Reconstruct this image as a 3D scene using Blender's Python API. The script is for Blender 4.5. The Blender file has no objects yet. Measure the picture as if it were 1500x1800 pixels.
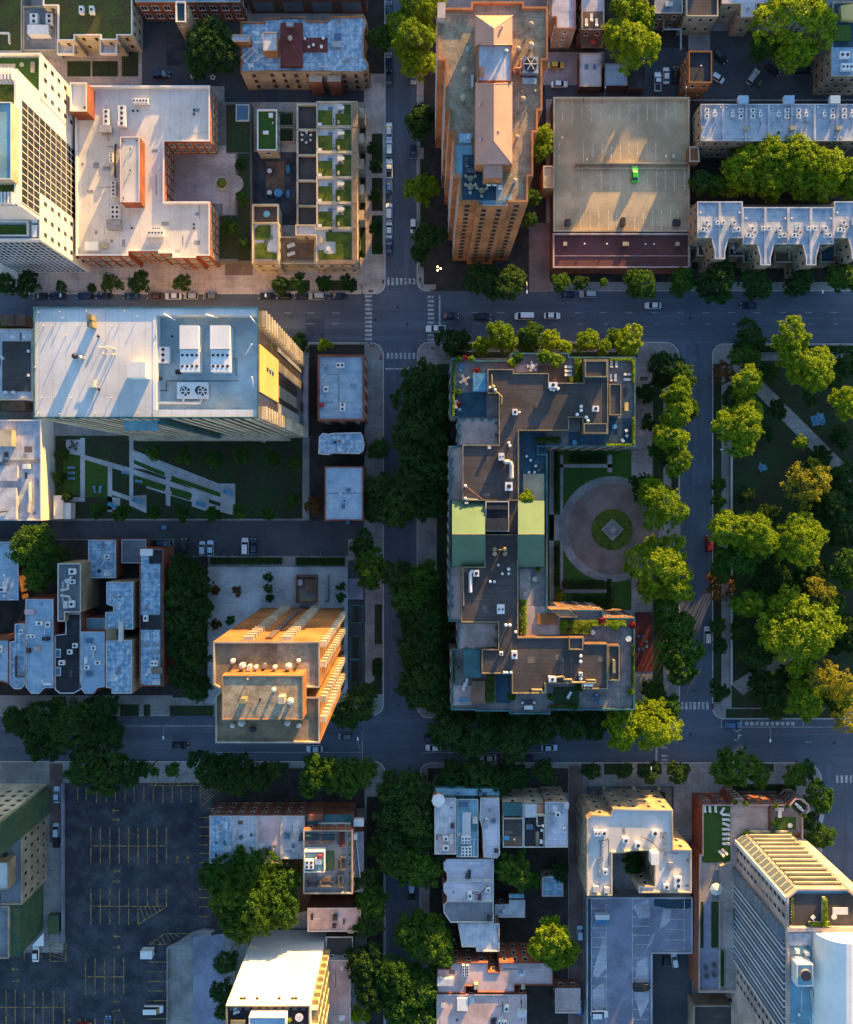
import bpy, math, random
import numpy as np
from mathutils import Vector
random.seed(7)
SC = bpy.context.scene
COL = SC.collection
H, S, NX, NY = 230.0, 6.3, 752.0, 864.0      # camera height (m), survey scale (px per m at ground), point straight below
R_ = math.radians

def W(px, py, z=0.0):
    k = (H - z) / H / S
    return ((px - NX) * k, (NY - py) * k)

def RC(x0, y0, x1, y1):
    return [(x0, y0), (x1, y0), (x1, y1), (x0, y1)]

# ------------------------------------------------------------------ materials
MATS = {}
def M(name, c, rough=.85, var=.22, sc=.35, c2=None, stain=0., seam=None, metal=0., brick=None, spec=.3, grain=.25, rnd=0., streak=None):
    m = bpy.data.materials.new(name); m.use_nodes = True
    nt = m.node_tree; N = nt.nodes; L = nt.links
    b = N['Principled BSDF']
    b.inputs['Roughness'].default_value = rough; b.inputs['Metallic'].default_value = metal
    b.inputs['Specular IOR Level'].default_value = spec
    geo = N.new('ShaderNodeNewGeometry'); pos = geo.outputs['Position']
    def mix(fac, a, d, mode='MIX'):
        n = N.new('ShaderNodeMix'); n.data_type = 'RGBA'; n.blend_type = mode; n.clamp_factor = True
        for s, v in ((n.inputs[0], fac), (n.inputs[6], a), (n.inputs[7], d)):
            if hasattr(v, 'is_linked'): L.new(v, s)
            elif isinstance(v, (int, float)): s.default_value = v
            else: s.default_value = (*v, 1)
        return n.outputs[2]
    def noise(scale, det=5, ro=.6, dist=0.):
        n = N.new('ShaderNodeTexNoise'); n.inputs['Scale'].default_value = scale
        n.inputs['Detail'].default_value = det; n.inputs['Roughness'].default_value = ro
        n.inputs['Distortion'].default_value = dist
        L.new(pos, n.inputs['Vector']); return n.outputs['Fac']
    def rng(v, a, d, lo=0., hi=1.):
        n = N.new('ShaderNodeMapRange'); L.new(v, n.inputs[0])
        for i, x in enumerate((a, d, lo, hi)): n.inputs[i + 1].default_value = x
        return n.outputs[0]
    def math_(op, a, d=None):
        n = N.new('ShaderNodeMath'); n.operation = op
        for s, v in ((n.inputs[0], a), (n.inputs[1], d)):
            if v is None: continue
            if hasattr(v, 'is_linked'): L.new(v, s)
            else: s.default_value = v
        return n.outputs[0]
    c2 = c2 or tuple(x * (1 - var * 1.7) for x in c)
    col = mix(rng(noise(sc), .4, .61), c, c2)
    sep = None
    def xyz():
        nonlocal sep
        if sep is None:
            sep = N.new('ShaderNodeSeparateXYZ'); L.new(pos, sep.inputs[0])
        return sep.outputs
    if brick:
        o = xyz(); u = math_('ADD', o[0], o[1])
        cb = N.new('ShaderNodeCombineXYZ'); L.new(u, cb.inputs[0]); L.new(o[2], cb.inputs[1])
        bt = N.new('ShaderNodeTexBrick'); L.new(cb.outputs[0], bt.inputs['Vector'])
        bt.inputs['Scale'].default_value = brick; bt.inputs['Mortar Size'].default_value = .025
        bt.inputs['Color1'].default_value = (1, 1, 1, 1); bt.inputs['Color2'].default_value = (.72, .72, .72, 1)
        bt.inputs['Mortar'].default_value = (1.15, 1.15, 1.1, 1)
        col = mix(.9, col, bt.outputs['Color'], 'MULTIPLY')
    if seam:
        sp, ax, dk = seam
        for a in ax:
            f = math_('PINGPONG', math_('ADD', xyz()['xyz'.index(a)], 1000.), sp / 2)
            col = mix(math_('MULTIPLY', rng(f, .0, .14, 1, 0), dk), col, tuple(x * .35 for x in c))
    if streak:
        vm = N.new('ShaderNodeVectorMath'); vm.operation = 'MULTIPLY'; vm.inputs[1].default_value = (*streak, 1); L.new(pos, vm.inputs[0])
        sn = N.new('ShaderNodeTexNoise'); sn.inputs['Scale'].default_value = 1; sn.inputs['Detail'].default_value = 6; sn.inputs['Roughness'].default_value = .65; L.new(vm.outputs[0], sn.inputs['Vector'])
        col = mix(rng(sn.outputs['Fac'], .42, .66, 0, .6), col, tuple(x * .55 for x in c))
        col = mix(rng(sn.outputs['Fac'], .44, .3, 0, .4), col, tuple(min(1, x * 1.45) for x in c))
    if stain:
        s = rng(noise(.16, 8, .72, .8), .56, .74); col = mix(math_('MULTIPLY', s, stain), col, tuple(x * .3 for x in c))
        s = rng(noise(.9, 7, .75, 1.5), .6, .75); col = mix(math_('MULTIPLY', s, stain * .8), col, tuple(x * .25 for x in c))
    if grain:
        n3 = rng(noise(2.6, 3, .7), .25, .75, 1 - grain, 1 + grain * .6)
        cc = N.new('ShaderNodeCombineColor')
        for i in range(3): L.new(n3, cc.inputs[i])
        col = mix(1., col, cc.outputs[0], 'MULTIPLY')
    if rnd:
        oi = N.new('ShaderNodeObjectInfo')
        hs = N.new('ShaderNodeHueSaturation'); L.new(col, hs.inputs['Color'])
        L.new(rng(oi.outputs['Random'], 0, 1, 1 - rnd, 1 + rnd), hs.inputs['Value'])
        L.new(rng(oi.outputs['Random'], 0, 1, .5 + rnd * .06, .5 - rnd * .06), hs.inputs['Hue'])
        col = hs.outputs['Color']
    L.new(col, b.inputs['Base Color'])
    MATS[name] = m
    return m

def leafmat(name, c, c2, tr=.45):
    m = M(name, c, .6, sc=.45, c2=c2, grain=.5, rnd=.22, spec=.25)
    nt = m.node_tree; N = nt.nodes; L = nt.links
    b = N['Principled BSDF']; src = b.inputs['Base Color'].links[0].from_socket
    t = N.new('ShaderNodeBsdfTranslucent'); L.new(src, t.inputs['Color'])
    mx = N.new('ShaderNodeMixShader'); mx.inputs[0].default_value = tr
    L.new(b.outputs[0], mx.inputs[1]); L.new(t.outputs[0], mx.inputs[2])
    L.new(mx.outputs[0], N['Material Output'].inputs[0])
    return m

def flat(name, c, rough=.5, metal=0., spec=.5, emit=None):
    m = bpy.data.materials.new(name); m.use_nodes = True
    b = m.node_tree.nodes['Principled BSDF']
    b.inputs['Base Color'].default_value = (*c, 1); b.inputs['Roughness'].default_value = rough
    b.inputs['Metallic'].default_value = metal; b.inputs['Specular IOR Level'].default_value = spec
    if emit:
        b.inputs['Emission Color'].default_value = (*emit[0], 1); b.inputs['Emission Strength'].default_value = emit[1]
    MATS[name] = m; return m

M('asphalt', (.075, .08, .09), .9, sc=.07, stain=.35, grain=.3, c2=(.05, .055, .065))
M('road', (.118, .142, .185), .88, sc=.06, stain=.4, grain=.3, streak=(.018, .42), c2=(.09, .108, .14))
M('road_up', (.118, .142, .185), .88, sc=.06, stain=.4, grain=.3, streak=(.42, .018), c2=(.09, .108, .14))
M('roadpatch', (.095, .112, .145), .9, sc=.3, stain=.3)
M('litpave', (.6, .5, .44), .9, sc=.15, stain=.25, seam=(1.6, 'xy', .3))  # north west concrete with warm reflected light put into its colour
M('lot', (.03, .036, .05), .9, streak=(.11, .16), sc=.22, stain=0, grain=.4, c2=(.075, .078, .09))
M('brickroad', (.2, .13, .115), .9, sc=.2, stain=.3)
M('concrete', (.33, .315, .3), .9, sc=.15, stain=.18, seam=(1.6, 'xy', .3))
M('plazaconc', (.5, .53, .55), .9, sc=.12, stain=.15, seam=(3., 'xy', .15))
M('darkconc', (.17, .165, .16), .9, sc=.15, stain=.3)
M('paver', (.44, .38, .36), .9, sc=.15, stain=.15, seam=(2.4, 'xy', .35))
M('drive', (.3, .21, .18), .9, sc=.1, stain=.2, grain=.2)
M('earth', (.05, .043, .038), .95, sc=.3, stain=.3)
M('brick_red', (.33, .105, .06), .9, brick=2.2, sc=.2)
M('brick_orange', (.37, .165, .062), .9, brick=2.2, sc=.15)
M('brick_tower', (.5, .215, .09), .9, brick=2.2, sc=.12)
M('brick_brown', (.17, .09, .06), .9, brick=2.2, sc=.2)
M('brick_tan', (.42, .31, .2), .9, brick=2.2, sc=.2)
M('stone', (.52, .44, .33), .85, sc=.2, stain=.1)
M('cream', (.62, .53, .37), .8, sc=.15, stain=.08)
M('pinkstone', (.55, .44, .39), .8, sc=.15, stain=.08)
M('whitewall', (.78, .76, .71), .7, sc=.1, var=.08, grain=.08)
M('greywall', (.3, .3, .31), .8, sc=.2)
M('tealmetal', (.06, .17, .18), .5, sc=.3, metal=.2)
M('yellowpanel', (.62, .45, .16), .6, sc=.1, var=.1, grain=.08)
M('bronzeglass', (.07, .06, .05), .15, sc=.2, spec=.7, grain=.15)
M('roof_white', (.66, .65, .63), .8, sc=.07, var=.14, stain=.26, seam=(2.7, 'x', .3), grain=.1)
M('roof_pale', (.6, .59, .6), .8, sc=.4, stain=.75, c2=(.4, .42, .47), seam=(1.1, 'x', .3), grain=.18)
M('roof_metal', (.46, .57, .66), .55, sc=.75, c2=(.13, .29, .43), stain=1., seam=(1.2, 'xy', .6), grain=.22, metal=.1)
M('roof_blue', (.36, .48, .57), .7, sc=.45, c2=(.24, .38, .5), stain=.65, seam=(1.4, 'y', .25), grain=.18)
M('roof_grey', (.25, .27, .3), .85, sc=.12, stain=.4, seam=(1.8, 'x', .3), grain=.2)
M('roof_dark', (.085, .074, .072), .9, sc=.1, stain=.5, seam=(2., 'y', .5), grain=.22)
M('roof_tar', (.03, .032, .04), .85, sc=.2, stain=.2, grain=.3)
M('roof_gravel', (.42, .34, .23), .95, sc=.4, stain=.25, grain=.5)
M('roof_brown', (.3, .22, .14), .95, sc=.25, stain=.45, grain=.3)
M('roof_maroon', (.13, .05, .05), .8, sc=.1, stain=.25, seam=(6., 'y', .3), grain=.12)
M('roof_pink', (.64, .47, .45), .85, sc=.15, stain=.35, seam=(1.8, 'x', .2), grain=.15)
M('roof_lav', (.6, .58, .64), .85, sc=.15, stain=.35, seam=(1.5, 'y', .25), grain=.15)
M('roof_teal', (.22, .42, .5), .7, sc=.12, stain=.3, seam=(4.2, 'xy', .2), grain=.12)
M('pinkmetal', (.58, .3, .22), .45, sc=.2, var=.08, seam=(.5, 'y', .3), grain=.08, metal=.15)
M('pinkmetalx', (.58, .3, .22), .45, sc=.2, var=.08, seam=(.5, 'x', .3), grain=.08, metal=.15)
M('greenmetal', (.08, .165, .1), .5, sc=.2, var=.08, seam=(.55, 'x', .3), grain=.08, metal=.1)
M('deckconc', (.56, .45, .28), .9, sc=.08, stain=.28, seam=(9., 'x', .2), grain=.2)
M('deckblue', (.3, .31, .4), .9, sc=.12, stain=.35, seam=(7., 'y', .15), grain=.2)
M('roof_row', (.46, .49, .53), .75, sc=.4, c2=(.3, .35, .41), stain=.6, seam=(1.5, 'y', .3), grain=.2)
M('patch_grey', (.3, .33, .36), .8, sc=.6, stain=.3); M('patch_pale', (.72, .73, .74), .7, sc=.6, stain=.3); M('patch_tar', (.055, .055, .062), .8, sc=.6); M('patch_blue', (.24, .38, .48), .7, sc=.6, stain=.3); M('patch_brown', (.17, .14, .12), .9, sc=.6, stain=.3)
M('plantroof', (.42, .58, .64), .7, sc=.1, stain=.35, grain=.12)
M('bluedeck', (.03, .08, .12), .7, sc=.3, seam=(1., 'xy', .3))
M('wood', (.2, .125, .08), .8, sc=.5, seam=(.35, 'x', .4), stain=.2)
M('greywood', (.27, .24, .23), .8, sc=.5, seam=(.4, 'xy', .35), stain=.2)
M('reddeck', (.16, .04, .035), .8, sc=.4, seam=(.5, 'y', .3))
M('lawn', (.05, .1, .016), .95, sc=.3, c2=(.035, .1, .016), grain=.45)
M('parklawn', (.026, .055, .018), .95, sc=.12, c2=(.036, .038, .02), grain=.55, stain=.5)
M('sedum', (.12, .15, .016), .95, sc=.5, c2=(.045, .085, .014), grain=.6)
M('oldsedum', (.075, .1, .02), .95, sc=.25, c2=(.07, .06, .025), grain=.6, stain=.3)
M('white', (.75, .74, .72), .5, sc=1., var=.06, grain=.08)
M('offwhite', (.6, .57, .52), .6, sc=.8, var=.12, grain=.1)
M('steel', (.42, .43, .44), .4, sc=.8, var=.15, metal=.5)
M('darkmetal', (.04, .04, .045), .5, sc=1.)
M('greenmesh', (.045, .1, .06), .9, sc=.3, c2=(.09, .12, .05), grain=.5)
M('brass', (.34, .28, .15), .5, sc=.6, metal=.1)
M('bark', (.1, .075, .055), .95, sc=1.5)
M('copper', (.55, .25, .15), .6, sc=.5)
M('fabric_blue', (.1, .32, .5), .8, sc=.6)
M('fabric_grey', (.1, .1, .11), .9, sc=1.)
M('fabric_white', (.72, .7, .66), .9, sc=1., var=.08)
M('fabric_red', (.45, .06, .05), .9, sc=1.)
M('paint_white', (.55, .56, .56), .8, sc=.8, c2=(.3, .31, .32), grain=.4)
M('paint_yellow', (.46, .29, .06), .8, sc=.9, c2=(.13, .09, .045), grain=.6)
M('paint_deck', (.82, .75, .6), .8, sc=.9, c2=(.42, .38, .3), grain=.3)
M('paint_red', (.2, .09, .085), .8, sc=.8)
flat('glass', (.02, .028, .035), .08, 0, .8)
flat('glasspale', (.12, .16, .2), .1, 0, .8)
flat('glassblue', (.05, .12, .2), .1, 0, .8)
flat('tire', (.012, .012, .012), .9)
flat('lamp', (.8, .75, .6), .4)
flat('lampon', (.9, .8, .4), .4, emit=((1, .75, .3), 3.))
flat('tail', (.3, .01, .01), .3)
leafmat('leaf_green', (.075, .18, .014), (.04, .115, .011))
leafmat('leaf_lime_sun', (.25, .37, .01), (.15, .265, .008))  # lime leaves for trees in sun, with the sunlight put into the colour
leafmat('leaf_dark_shade', (.05, .125, .018), (.03, .08, .015))  # darker leaf copy for shaded trees, the shade mixed into the colour
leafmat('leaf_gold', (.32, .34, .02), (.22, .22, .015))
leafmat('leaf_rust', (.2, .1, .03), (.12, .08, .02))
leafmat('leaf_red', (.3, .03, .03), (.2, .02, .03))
CARS = {k: flat('car_' + k, c, .28, .15, .6) for k, c in dict(
    white=(.75, .75, .74), silver=(.45, .46, .47), grey=(.16, .17, .18), black=(.015, .016, .018), navy=(.02, .035, .08),
    blue=(.05, .13, .3), ice=(.42, .6, .72), red=(.3, .02, .02), green=(.06, .6, .03), yellow=(.65, .4, .03), brown=(.12, .06, .04)).items()}

# ------------------------------------------------------------------ mesh building
class MB:
    def __init__(s): s.v = []; s.f = []; s.m = []; s.mats = []; s.smooth = False
    def mi(s, name):
        if name not in s.mats: s.mats.append(name)
        return s.mats.index(name)
    def face(s, pts, mat):
        n = len(s.v); s.v += [tuple(p) for p in pts]; s.f.append(tuple(range(n, n + len(pts)))); s.m.append(s.mi(mat)); return s
    def prism(s, poly, z0, z1, mat, top=None, bottom=True, cap=True):
        poly = ccw(poly); n = len(poly); a = len(s.v)
        s.v += [(x, y, z0) for x, y in poly] + [(x, y, z1) for x, y in poly]
        for i in range(n):
            j = (i + 1) % n; s.f.append((a + i, a + j, a + n + j, a + n + i)); s.m.append(s.mi(mat))
        if cap: s.f.append(tuple(range(a + n, a + 2 * n))); s.m.append(s.mi(top or mat))
        if bottom: s.f.append(tuple(range(a + n - 1, a - 1, -1))); s.m.append(s.mi(mat))
        return s
    def box(s, x0, x1, y0, y1, z0, z1, mat, top=None):
        return s.prism([(x0, y0), (x1, y0), (x1, y1), (x0, y1)], z0, z1, mat, top)
    def rbox(s, cx, cy, w, d, z0, z1, mat, ang=0., top=None):
        c, q = math.cos(ang), math.sin(ang)
        return s.prism([(cx + a * c - b * q, cy + a * q + b * c) for a, b in ((-w/2, -d/2), (w/2, -d/2), (w/2, d/2), (-w/2, d/2))], z0, z1, mat, top)
    def cyl(s, cx, cy, r, z0, z1, mat, n=10, r1=None, top=None):
        r1 = r if r1 is None else r1; a = len(s.v)
        for z, q in ((z0, r), (z1, r1)):
            s.v += [(cx + q * math.cos(i * math.tau / n), cy + q * math.sin(i * math.tau / n), z) for i in range(n)]
        for i in range(n):
            j = (i + 1) % n; s.f.append((a + i, a + j, a + n + j, a + n + i)); s.m.append(s.mi(mat))
        s.f.append(tuple(range(a + n, a + 2 * n))); s.m.append(s.mi(top or mat))
        s.f.append(tuple(range(a + n - 1, a - 1, -1))); s.m.append(s.mi(mat)); return s
    def tube(s, p, q, r0, r1, mat, n=6):
        p, q = Vector(p), Vector(q); d = (q - p).normalized()
        u = d.orthogonal().normalized(); w = d.cross(u); a = len(s.v)
        for c, r in ((p, r0), (q, r1)):
            for i in range(n):
                t = i * math.tau / n; s.v.append(tuple(c + u * (r * math.cos(t)) + w * (r * math.sin(t))))
        for i in range(n):
            j = (i + 1) % n; s.f.append((a + i, a + j, a + n + j, a + n + i)); s.m.append(s.mi(mat))
        s.f.append(tuple(range(a + n, a + 2 * n))); s.m.append(s.mi(mat))
        s.f.append(tuple(range(a + n - 1, a - 1, -1))); s.m.append(s.mi(mat)); return s
    def dome(s, cx, cy, z, r, hz, mat, n=12, k=4):
        rings = []
        for i in range(k):
            t = i / k * math.pi / 2; a = len(s.v)
            s.v += [(cx + r * math.cos(t) * math.cos(j * math.tau / n), cy + r * math.cos(t) * math.sin(j * math.tau / n), z + hz * math.sin(t)) for j in range(n)]
            rings.append(a)
        s.v.append((cx, cy, z + hz)); tip = len(s.v) - 1
        for i in range(k - 1):
            for j in range(n):
                q = (j + 1) % n; s.f.append((rings[i] + j, rings[i] + q, rings[i+1] + q, rings[i+1] + j)); s.m.append(s.mi(mat))
        for j in range(n): s.f.append((rings[-1] + j, rings[-1] + (j + 1) % n, tip)); s.m.append(s.mi(mat))
        return s
    def mesh(s, name, off=(0, 0, 0)):
        me = bpy.data.meshes.new(name)
        me.from_pydata([(x - off[0], y - off[1], z - off[2]) for x, y, z in s.v], [], s.f)
        for n in s.mats: me.materials.append(MATS[n])
        me.polygons.foreach_set('material_index', s.m)
        if s.smooth: me.polygons.foreach_set('use_smooth', [True] * len(s.f))
        me.update(); return me

def area(p): return sum(p[i][0] * p[(i+1) % len(p)][1] - p[(i+1) % len(p)][0] * p[i][1] for i in range(len(p))) / 2
def ccw(p): return list(p) if area(p) > 0 else list(p)[::-1]
def inset(poly, w):
    n = len(poly); out = []
    for i in range(n):
        a, b, c = Vector(poly[i-1]), Vector(poly[i]), Vector(poly[(i+1) % n])
        d1, d2 = (b - a).normalized(), (c - b).normalized()
        n1, n2 = Vector((-d1.y, d1.x)), Vector((-d2.y, d2.x))
        k = 1 + n1.dot(n2)
        out.append(tuple(b + (n1 + n2) * (w / max(k, .35))))
    return out
def WP(poly, z): return ccw([W(x, y, z) for x, y in poly])

def obj(name, mb, parent=None, label=None):
    off = parent.location if parent else (0, 0, 0)
    o = bpy.data.objects.new(name, mb.mesh(name, off)); COL.objects.link(o)
    if parent: o.parent = parent
    if label: o['label'] = label
    return o
def tag(o, label, cat, group=None, kind=None):
    o['label'] = label; o['category'] = cat
    if group: o['group'] = group
    if kind: o['kind'] = kind
    return o
def thing(name, label, cat, loc, rz=0., group=None):
    o = bpy.data.objects.new(name, None); COL.objects.link(o); o.empty_display_size = .5
    o.location = (loc[0], loc[1], loc[2] if len(loc) > 2 else 0.); o.rotation_euler = (0, 0, rz)
    return tag(o, label, cat, group)
def copy_tree(o, parent=None):
    c = o.copy(); COL.objects.link(c)
    if parent: c.parent = parent
    for ch in list(o.children): copy_tree(ch, c)
    return c
def struct(name, mb, label=None, cat=None):
    o = obj(name, mb); o['kind'] = 'structure'
    if label: o['label'] = label
    if cat: o['category'] = cat
    return o
ORD = ['', 'first', 'second', 'third', 'fourth', 'fifth', 'sixth', 'seventh', 'eighth', 'ninth', 'tenth', 'eleventh', 'twelfth', 'thirteenth', 'fourteenth', 'fifteenth', 'sixteenth', 'seventeenth', 'eighteenth']
# ------------------------------------------------------------------ windows and facade parts
WINC = {}
def window_mb(w, h, fr, pn):
    mb = MB(); t = .09
    mb.face([(-w/2 + t, -.02, -h/2 + t), (w/2 - t, -.02, -h/2 + t), (w/2 - t, -.02, h/2 - t), (-w/2 + t, -.02, h/2 - t)], pn)
    mb.box(-w/2, -w/2 + t, -.07, .05, -h/2, h/2, fr); mb.box(w/2 - t, w/2, -.07, .05, -h/2, h/2, fr)
    mb.box(-w/2 + t, w/2 - t, -.07, .05, h/2 - t, h/2, fr); mb.box(-w/2 + t, w/2 - t, -.07, .05, -h/2, -h/2 + t, fr)
    mb.box(-w/2 - .1, w/2 + .1, -.16, .05, -h/2 - .12, -h/2, fr)
    if w > 1.6: mb.box(-.04, .04, -.06, .05, -h/2 + t, h/2 - t, fr)
    return mb
def window_proto(w, h, fr, pn):
    k = (w, h, fr, pn)
    if k not in WINC:
        mb = window_mb(*k); WINC[k] = (mb, mb.mesh('window'))
    return WINC[k]

def vis_edges(wp):
    out = []
    for i in range(len(wp)):
        a, b = Vector(wp[i]), Vector(wp[(i + 1) % len(wp)])
        d = b - a
        if d.length < 1.8: continue
        d.normalize(); n = Vector((d.y, -d.x)); m = (a + b) / 2
        if n.dot(-m) > 2: out.append((a, b, d, n))
    return out

def windows(root, wp, z0, z1, fh=3.2, sp=2.6, w=1.2, h=1.6, fr='white', pn='glass', start=1.0, most=100, only=None):
    sites = []
    for a, b, d, n in vis_edges(wp):
        if only and not only(n): continue
        L = (b - a).length; nc = max(1, int((L - .8) / sp)); g = L / nc
        nf = max(1, int((z1 - z0 - .4) / fh))
        for f in range(nf):
            zc = z1 - .55 - h / 2 - f * (z1 - z0 - .4) / nf
            for c in range(nc): sites.append((a + d * (g * (c + .5)), zc, n))
    sites.sort(key=lambda s: -s[1])
    mb, me = window_proto(w, h, fr, pn)
    for p, z, n in sites[:most]:
        o = bpy.data.objects.new('window', me); COL.objects.link(o); o.parent = root
        o.location = (p.x - root.location.x, p.y - root.location.y, z - root.location.z)
        o.rotation_euler = (0, 0, math.atan2(n.y, n.x) + math.pi / 2)
    if len(sites) > most:
        big = MB(); big.mats = list(mb.mats)
        for p, z, n in sites[most:]:
            t = math.atan2(n.y, n.x) + math.pi / 2; c, s = math.cos(t), math.sin(t); k = len(big.v)
            big.v += [(p.x + x * c - y * s, p.y + x * s + y * c, z + q) for x, y, q in mb.v]
            big.f += [tuple(i + k for i in f) for f in mb.f]; big.m += mb.m
        o = obj('lower_windows', big, root); o['kind'] = 'stuff'

def facade_box(root, name, a, d, n, t0, t1, z0, z1, dep, mat, back=.05):
    """box on the wall line through a along d, from t0 to t1, standing out by dep along n"""
    p = [a + d * t0 - n * back, a + d * t1 - n * back, a + d * t1 + n * dep, a + d * t0 + n * dep]
    return obj(name, MB().prism([tuple(q) for q in p], z0, z1, mat), root)

# ------------------------------------------------------------------ rooftop parts
def unit(root, z, k, *a):
    mb = MB()
    def at(px, py, h=0): return W(px, py, z + h)
    K = (H - z) / H / S
    if k == 'ac':            # px,py,w,d[,h,fans x,fans y]
        px, py, w, d = a[:4]; h = a[4] if len(a) > 4 else 1.1; fx, fy = (a[5], a[6]) if len(a) > 6 else (1, 1)
        x, y = at(px, py); w *= K; d *= K
        mb.rbox(x, y, w, d, z + .15, z + h, 'white'); mb.rbox(x, y, w * .8, d * .8, z, z + .15, 'darkmetal')
        r = min(w / fx, d / fy) * .3
        o = obj('air_conditioner', mb, root); f = MB()
        for i in range(fx):
            for j in range(fy):
                f.cyl(x - w/2 + w * (i + .5) / fx, y - d/2 + d * (j + .5) / fy, r, z + h, z + h + .08, 'darkmetal', 10)
        fo = bpy.data.objects.new('fan', f.mesh('fan', root.location)); COL.objects.link(fo); fo.parent = o; return o
    if k == 'vent':
        px, py, r = a[:3]; h = a[3] if len(a) > 3 else .9; mt = a[4] if len(a) > 4 else 'white'
        x, y = at(px, py); r *= K
        mb.cyl(x, y, r * .6, z, z + h * .7, 'steel'); mb.cyl(x, y, r, z + h * .6, z + h * .85, mt, 12); mb.cyl(x, y, r, z + h * .85, z + h, mt, 12, r * .45)
        return obj('roof_vent', mb, root)
    if k == 'sky':
        px, py, w, d = a[:4]; x, y = at(px, py); w *= K; d *= K
        mb.rbox(x, y, w, d, z, z + .3, a[4] if len(a) > 4 else 'steel'); mb.rbox(x, y, w * .82, d * .82, z + .3, z + .36, 'glassblue')
        return obj('skylight', mb, root)
    if k == 'box':           # px,py,w,d,h,mat,name
        px, py, w, d, h, mt = a[:6]; x, y = at(px, py); mb.rbox(x, y, w * K, d * K, z, z + h, mt)
        mb.rbox(x, y, w * K + .1, d * K + .1, z + h, z + h + .1, a[7] if len(a) > 7 else mt)
        return obj(a[6] if len(a) > 6 else 'roof_hatch', mb, root)
    if k == 'ch':
        px, py, w, d, h, mt = a[:6]; x, y = at(px, py); mb.rbox(x, y, w * K, d * K, z - .3, z + h, mt)
        mb.rbox(x, y, w * K + .16, d * K + .16, z + h, z + h + .18, 'stone'); mb.rbox(x, y, w * K * .5, d * K * .5, z + h + .18, z + h + .4, 'darkmetal')
        return obj('chimney', mb, root)
    if k == 'pipe':          # list of px points, r, h, mat
        pts, r, h, mt = a[:4]; q = [(*at(*p), z + h) for p in pts]
        for i in range(len(q) - 1): mb.tube(q[i], q[i + 1], r, r, mt, 8)
        for p in q: mb.tube((p[0], p[1], z), p, r * .6, r * .6, mt, 6)
        return obj(a[4] if len(a) > 4 else 'roof_pipe', mb, root)
    if k == 'slab':          # px poly, h, mat, name
        poly, h, mt, nm = a; mb.prism(WP(poly, z + h), z - .02, z + h, mt); return obj(nm, mb, root)
    if k == 'house':         # px poly at its top, h, wall mat, roof mat
        poly, h, wm, rm = a[:4]; wp = WP(poly, z + h); mb.prism(wp, z - .05, z + h, wm, rm)
        ip = inset(wp, .22); n = len(wp)
        for i in range(n):
            j = (i + 1) % n
            A, B, C, D = wp[i], wp[j], ip[j], ip[i]
            mb.face([(*A, z + h + .004), (*B, z + h + .004), (*B, z + h + .25), (*A, z + h + .25)], wm)
            mb.face([(*A, z + h + .25), (*B, z + h + .25), (*C, z + h + .25), (*D, z + h + .25)], a[4] if len(a) > 4 else 'stone')
            mb.face([(*D, z + h + .25), (*C, z + h + .25), (*C, z + h + .004), (*D, z + h + .004)], wm)
        return obj('penthouse', mb, root)
    if k == 'wall':          # px points polyline, thickness m, height, mat
        pts, t, h, mt = a[:4]; q = [Vector(at(*p)) for p in pts]
        for i in range(len(q) - 1):
            d = (q[i+1] - q[i]); L = d.length; d.normalize(); c = (q[i] + q[i+1]) / 2
            mb.rbox(c.x, c.y, L + t * .9 - i * .006, t - i * .004, z - .02, z + h + i * .003, mt, math.atan2(d.y, d.x))
        return obj(a[4] if len(a) > 4 else 'parapet_wall', mb, root)

PR = random.Random(11)
def inside(p, poly):
    c = False; n = len(poly)
    for i in range(n):
        a, b = poly[i], poly[i-1]
        if (a[1] > p[1]) != (b[1] > p[1]) and p[0] < (b[0] - a[0]) * (p[1] - a[1]) / (b[1] - a[1]) + a[0]: c = not c
    return c
def patches(root, ip, z, roof):
    """repair strips and patches laid on a flat roof"""
    ms = ('patch_pale', 'patch_grey') if 'white' in roof else ('patch_blue', 'patch_pale', 'patch_grey') if roof in ('roof_metal', 'roof_blue', 'roof_row', 'roof_teal') else ('patch_tar', 'patch_brown') if roof in ('roof_dark', 'roof_tar') else ('patch_grey', 'patch_pale', 'patch_brown') if roof in ('roof_pale', 'roof_pink', 'roof_lav', 'roof_grey') else ()
    if not ms: return
    own = len(ip) > 12 or roof == 'roof_white'; xs, ys = [p[0] for p in ip], [p[1] for p in ip]; A = abs(area(ip)); mb = MB(); k = 0
    for _ in range(int(min(60, A / (7 if 'metal' in roof else 18)))):
        w, d = (PR.uniform(.12, .3), PR.uniform(2, 6)) if PR.random() < .55 else (PR.uniform(.5, 1.8), PR.uniform(.5, 2.2))
        if PR.random() < .5: w, d = d, w
        x, y = PR.uniform(min(xs), max(xs)), PR.uniform(min(ys), max(ys))
        q = [(x - w/2, y - d/2), (x + w/2, y - d/2), (x + w/2, y + d/2), (x - w/2, y + d/2)]
        if not all(inside(p, ip) for p in q + [(x, y)]): continue
        k += 1; mb.face([(*p, z + .004 + .0013 * k) for p in q], PR.choice(ms))
        if own: obj('roof_patch', mb, root); mb = MB()
    if k and not own: obj('roof_patches', mb, root)  # repair patches of one roof joined in one mesh

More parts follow.
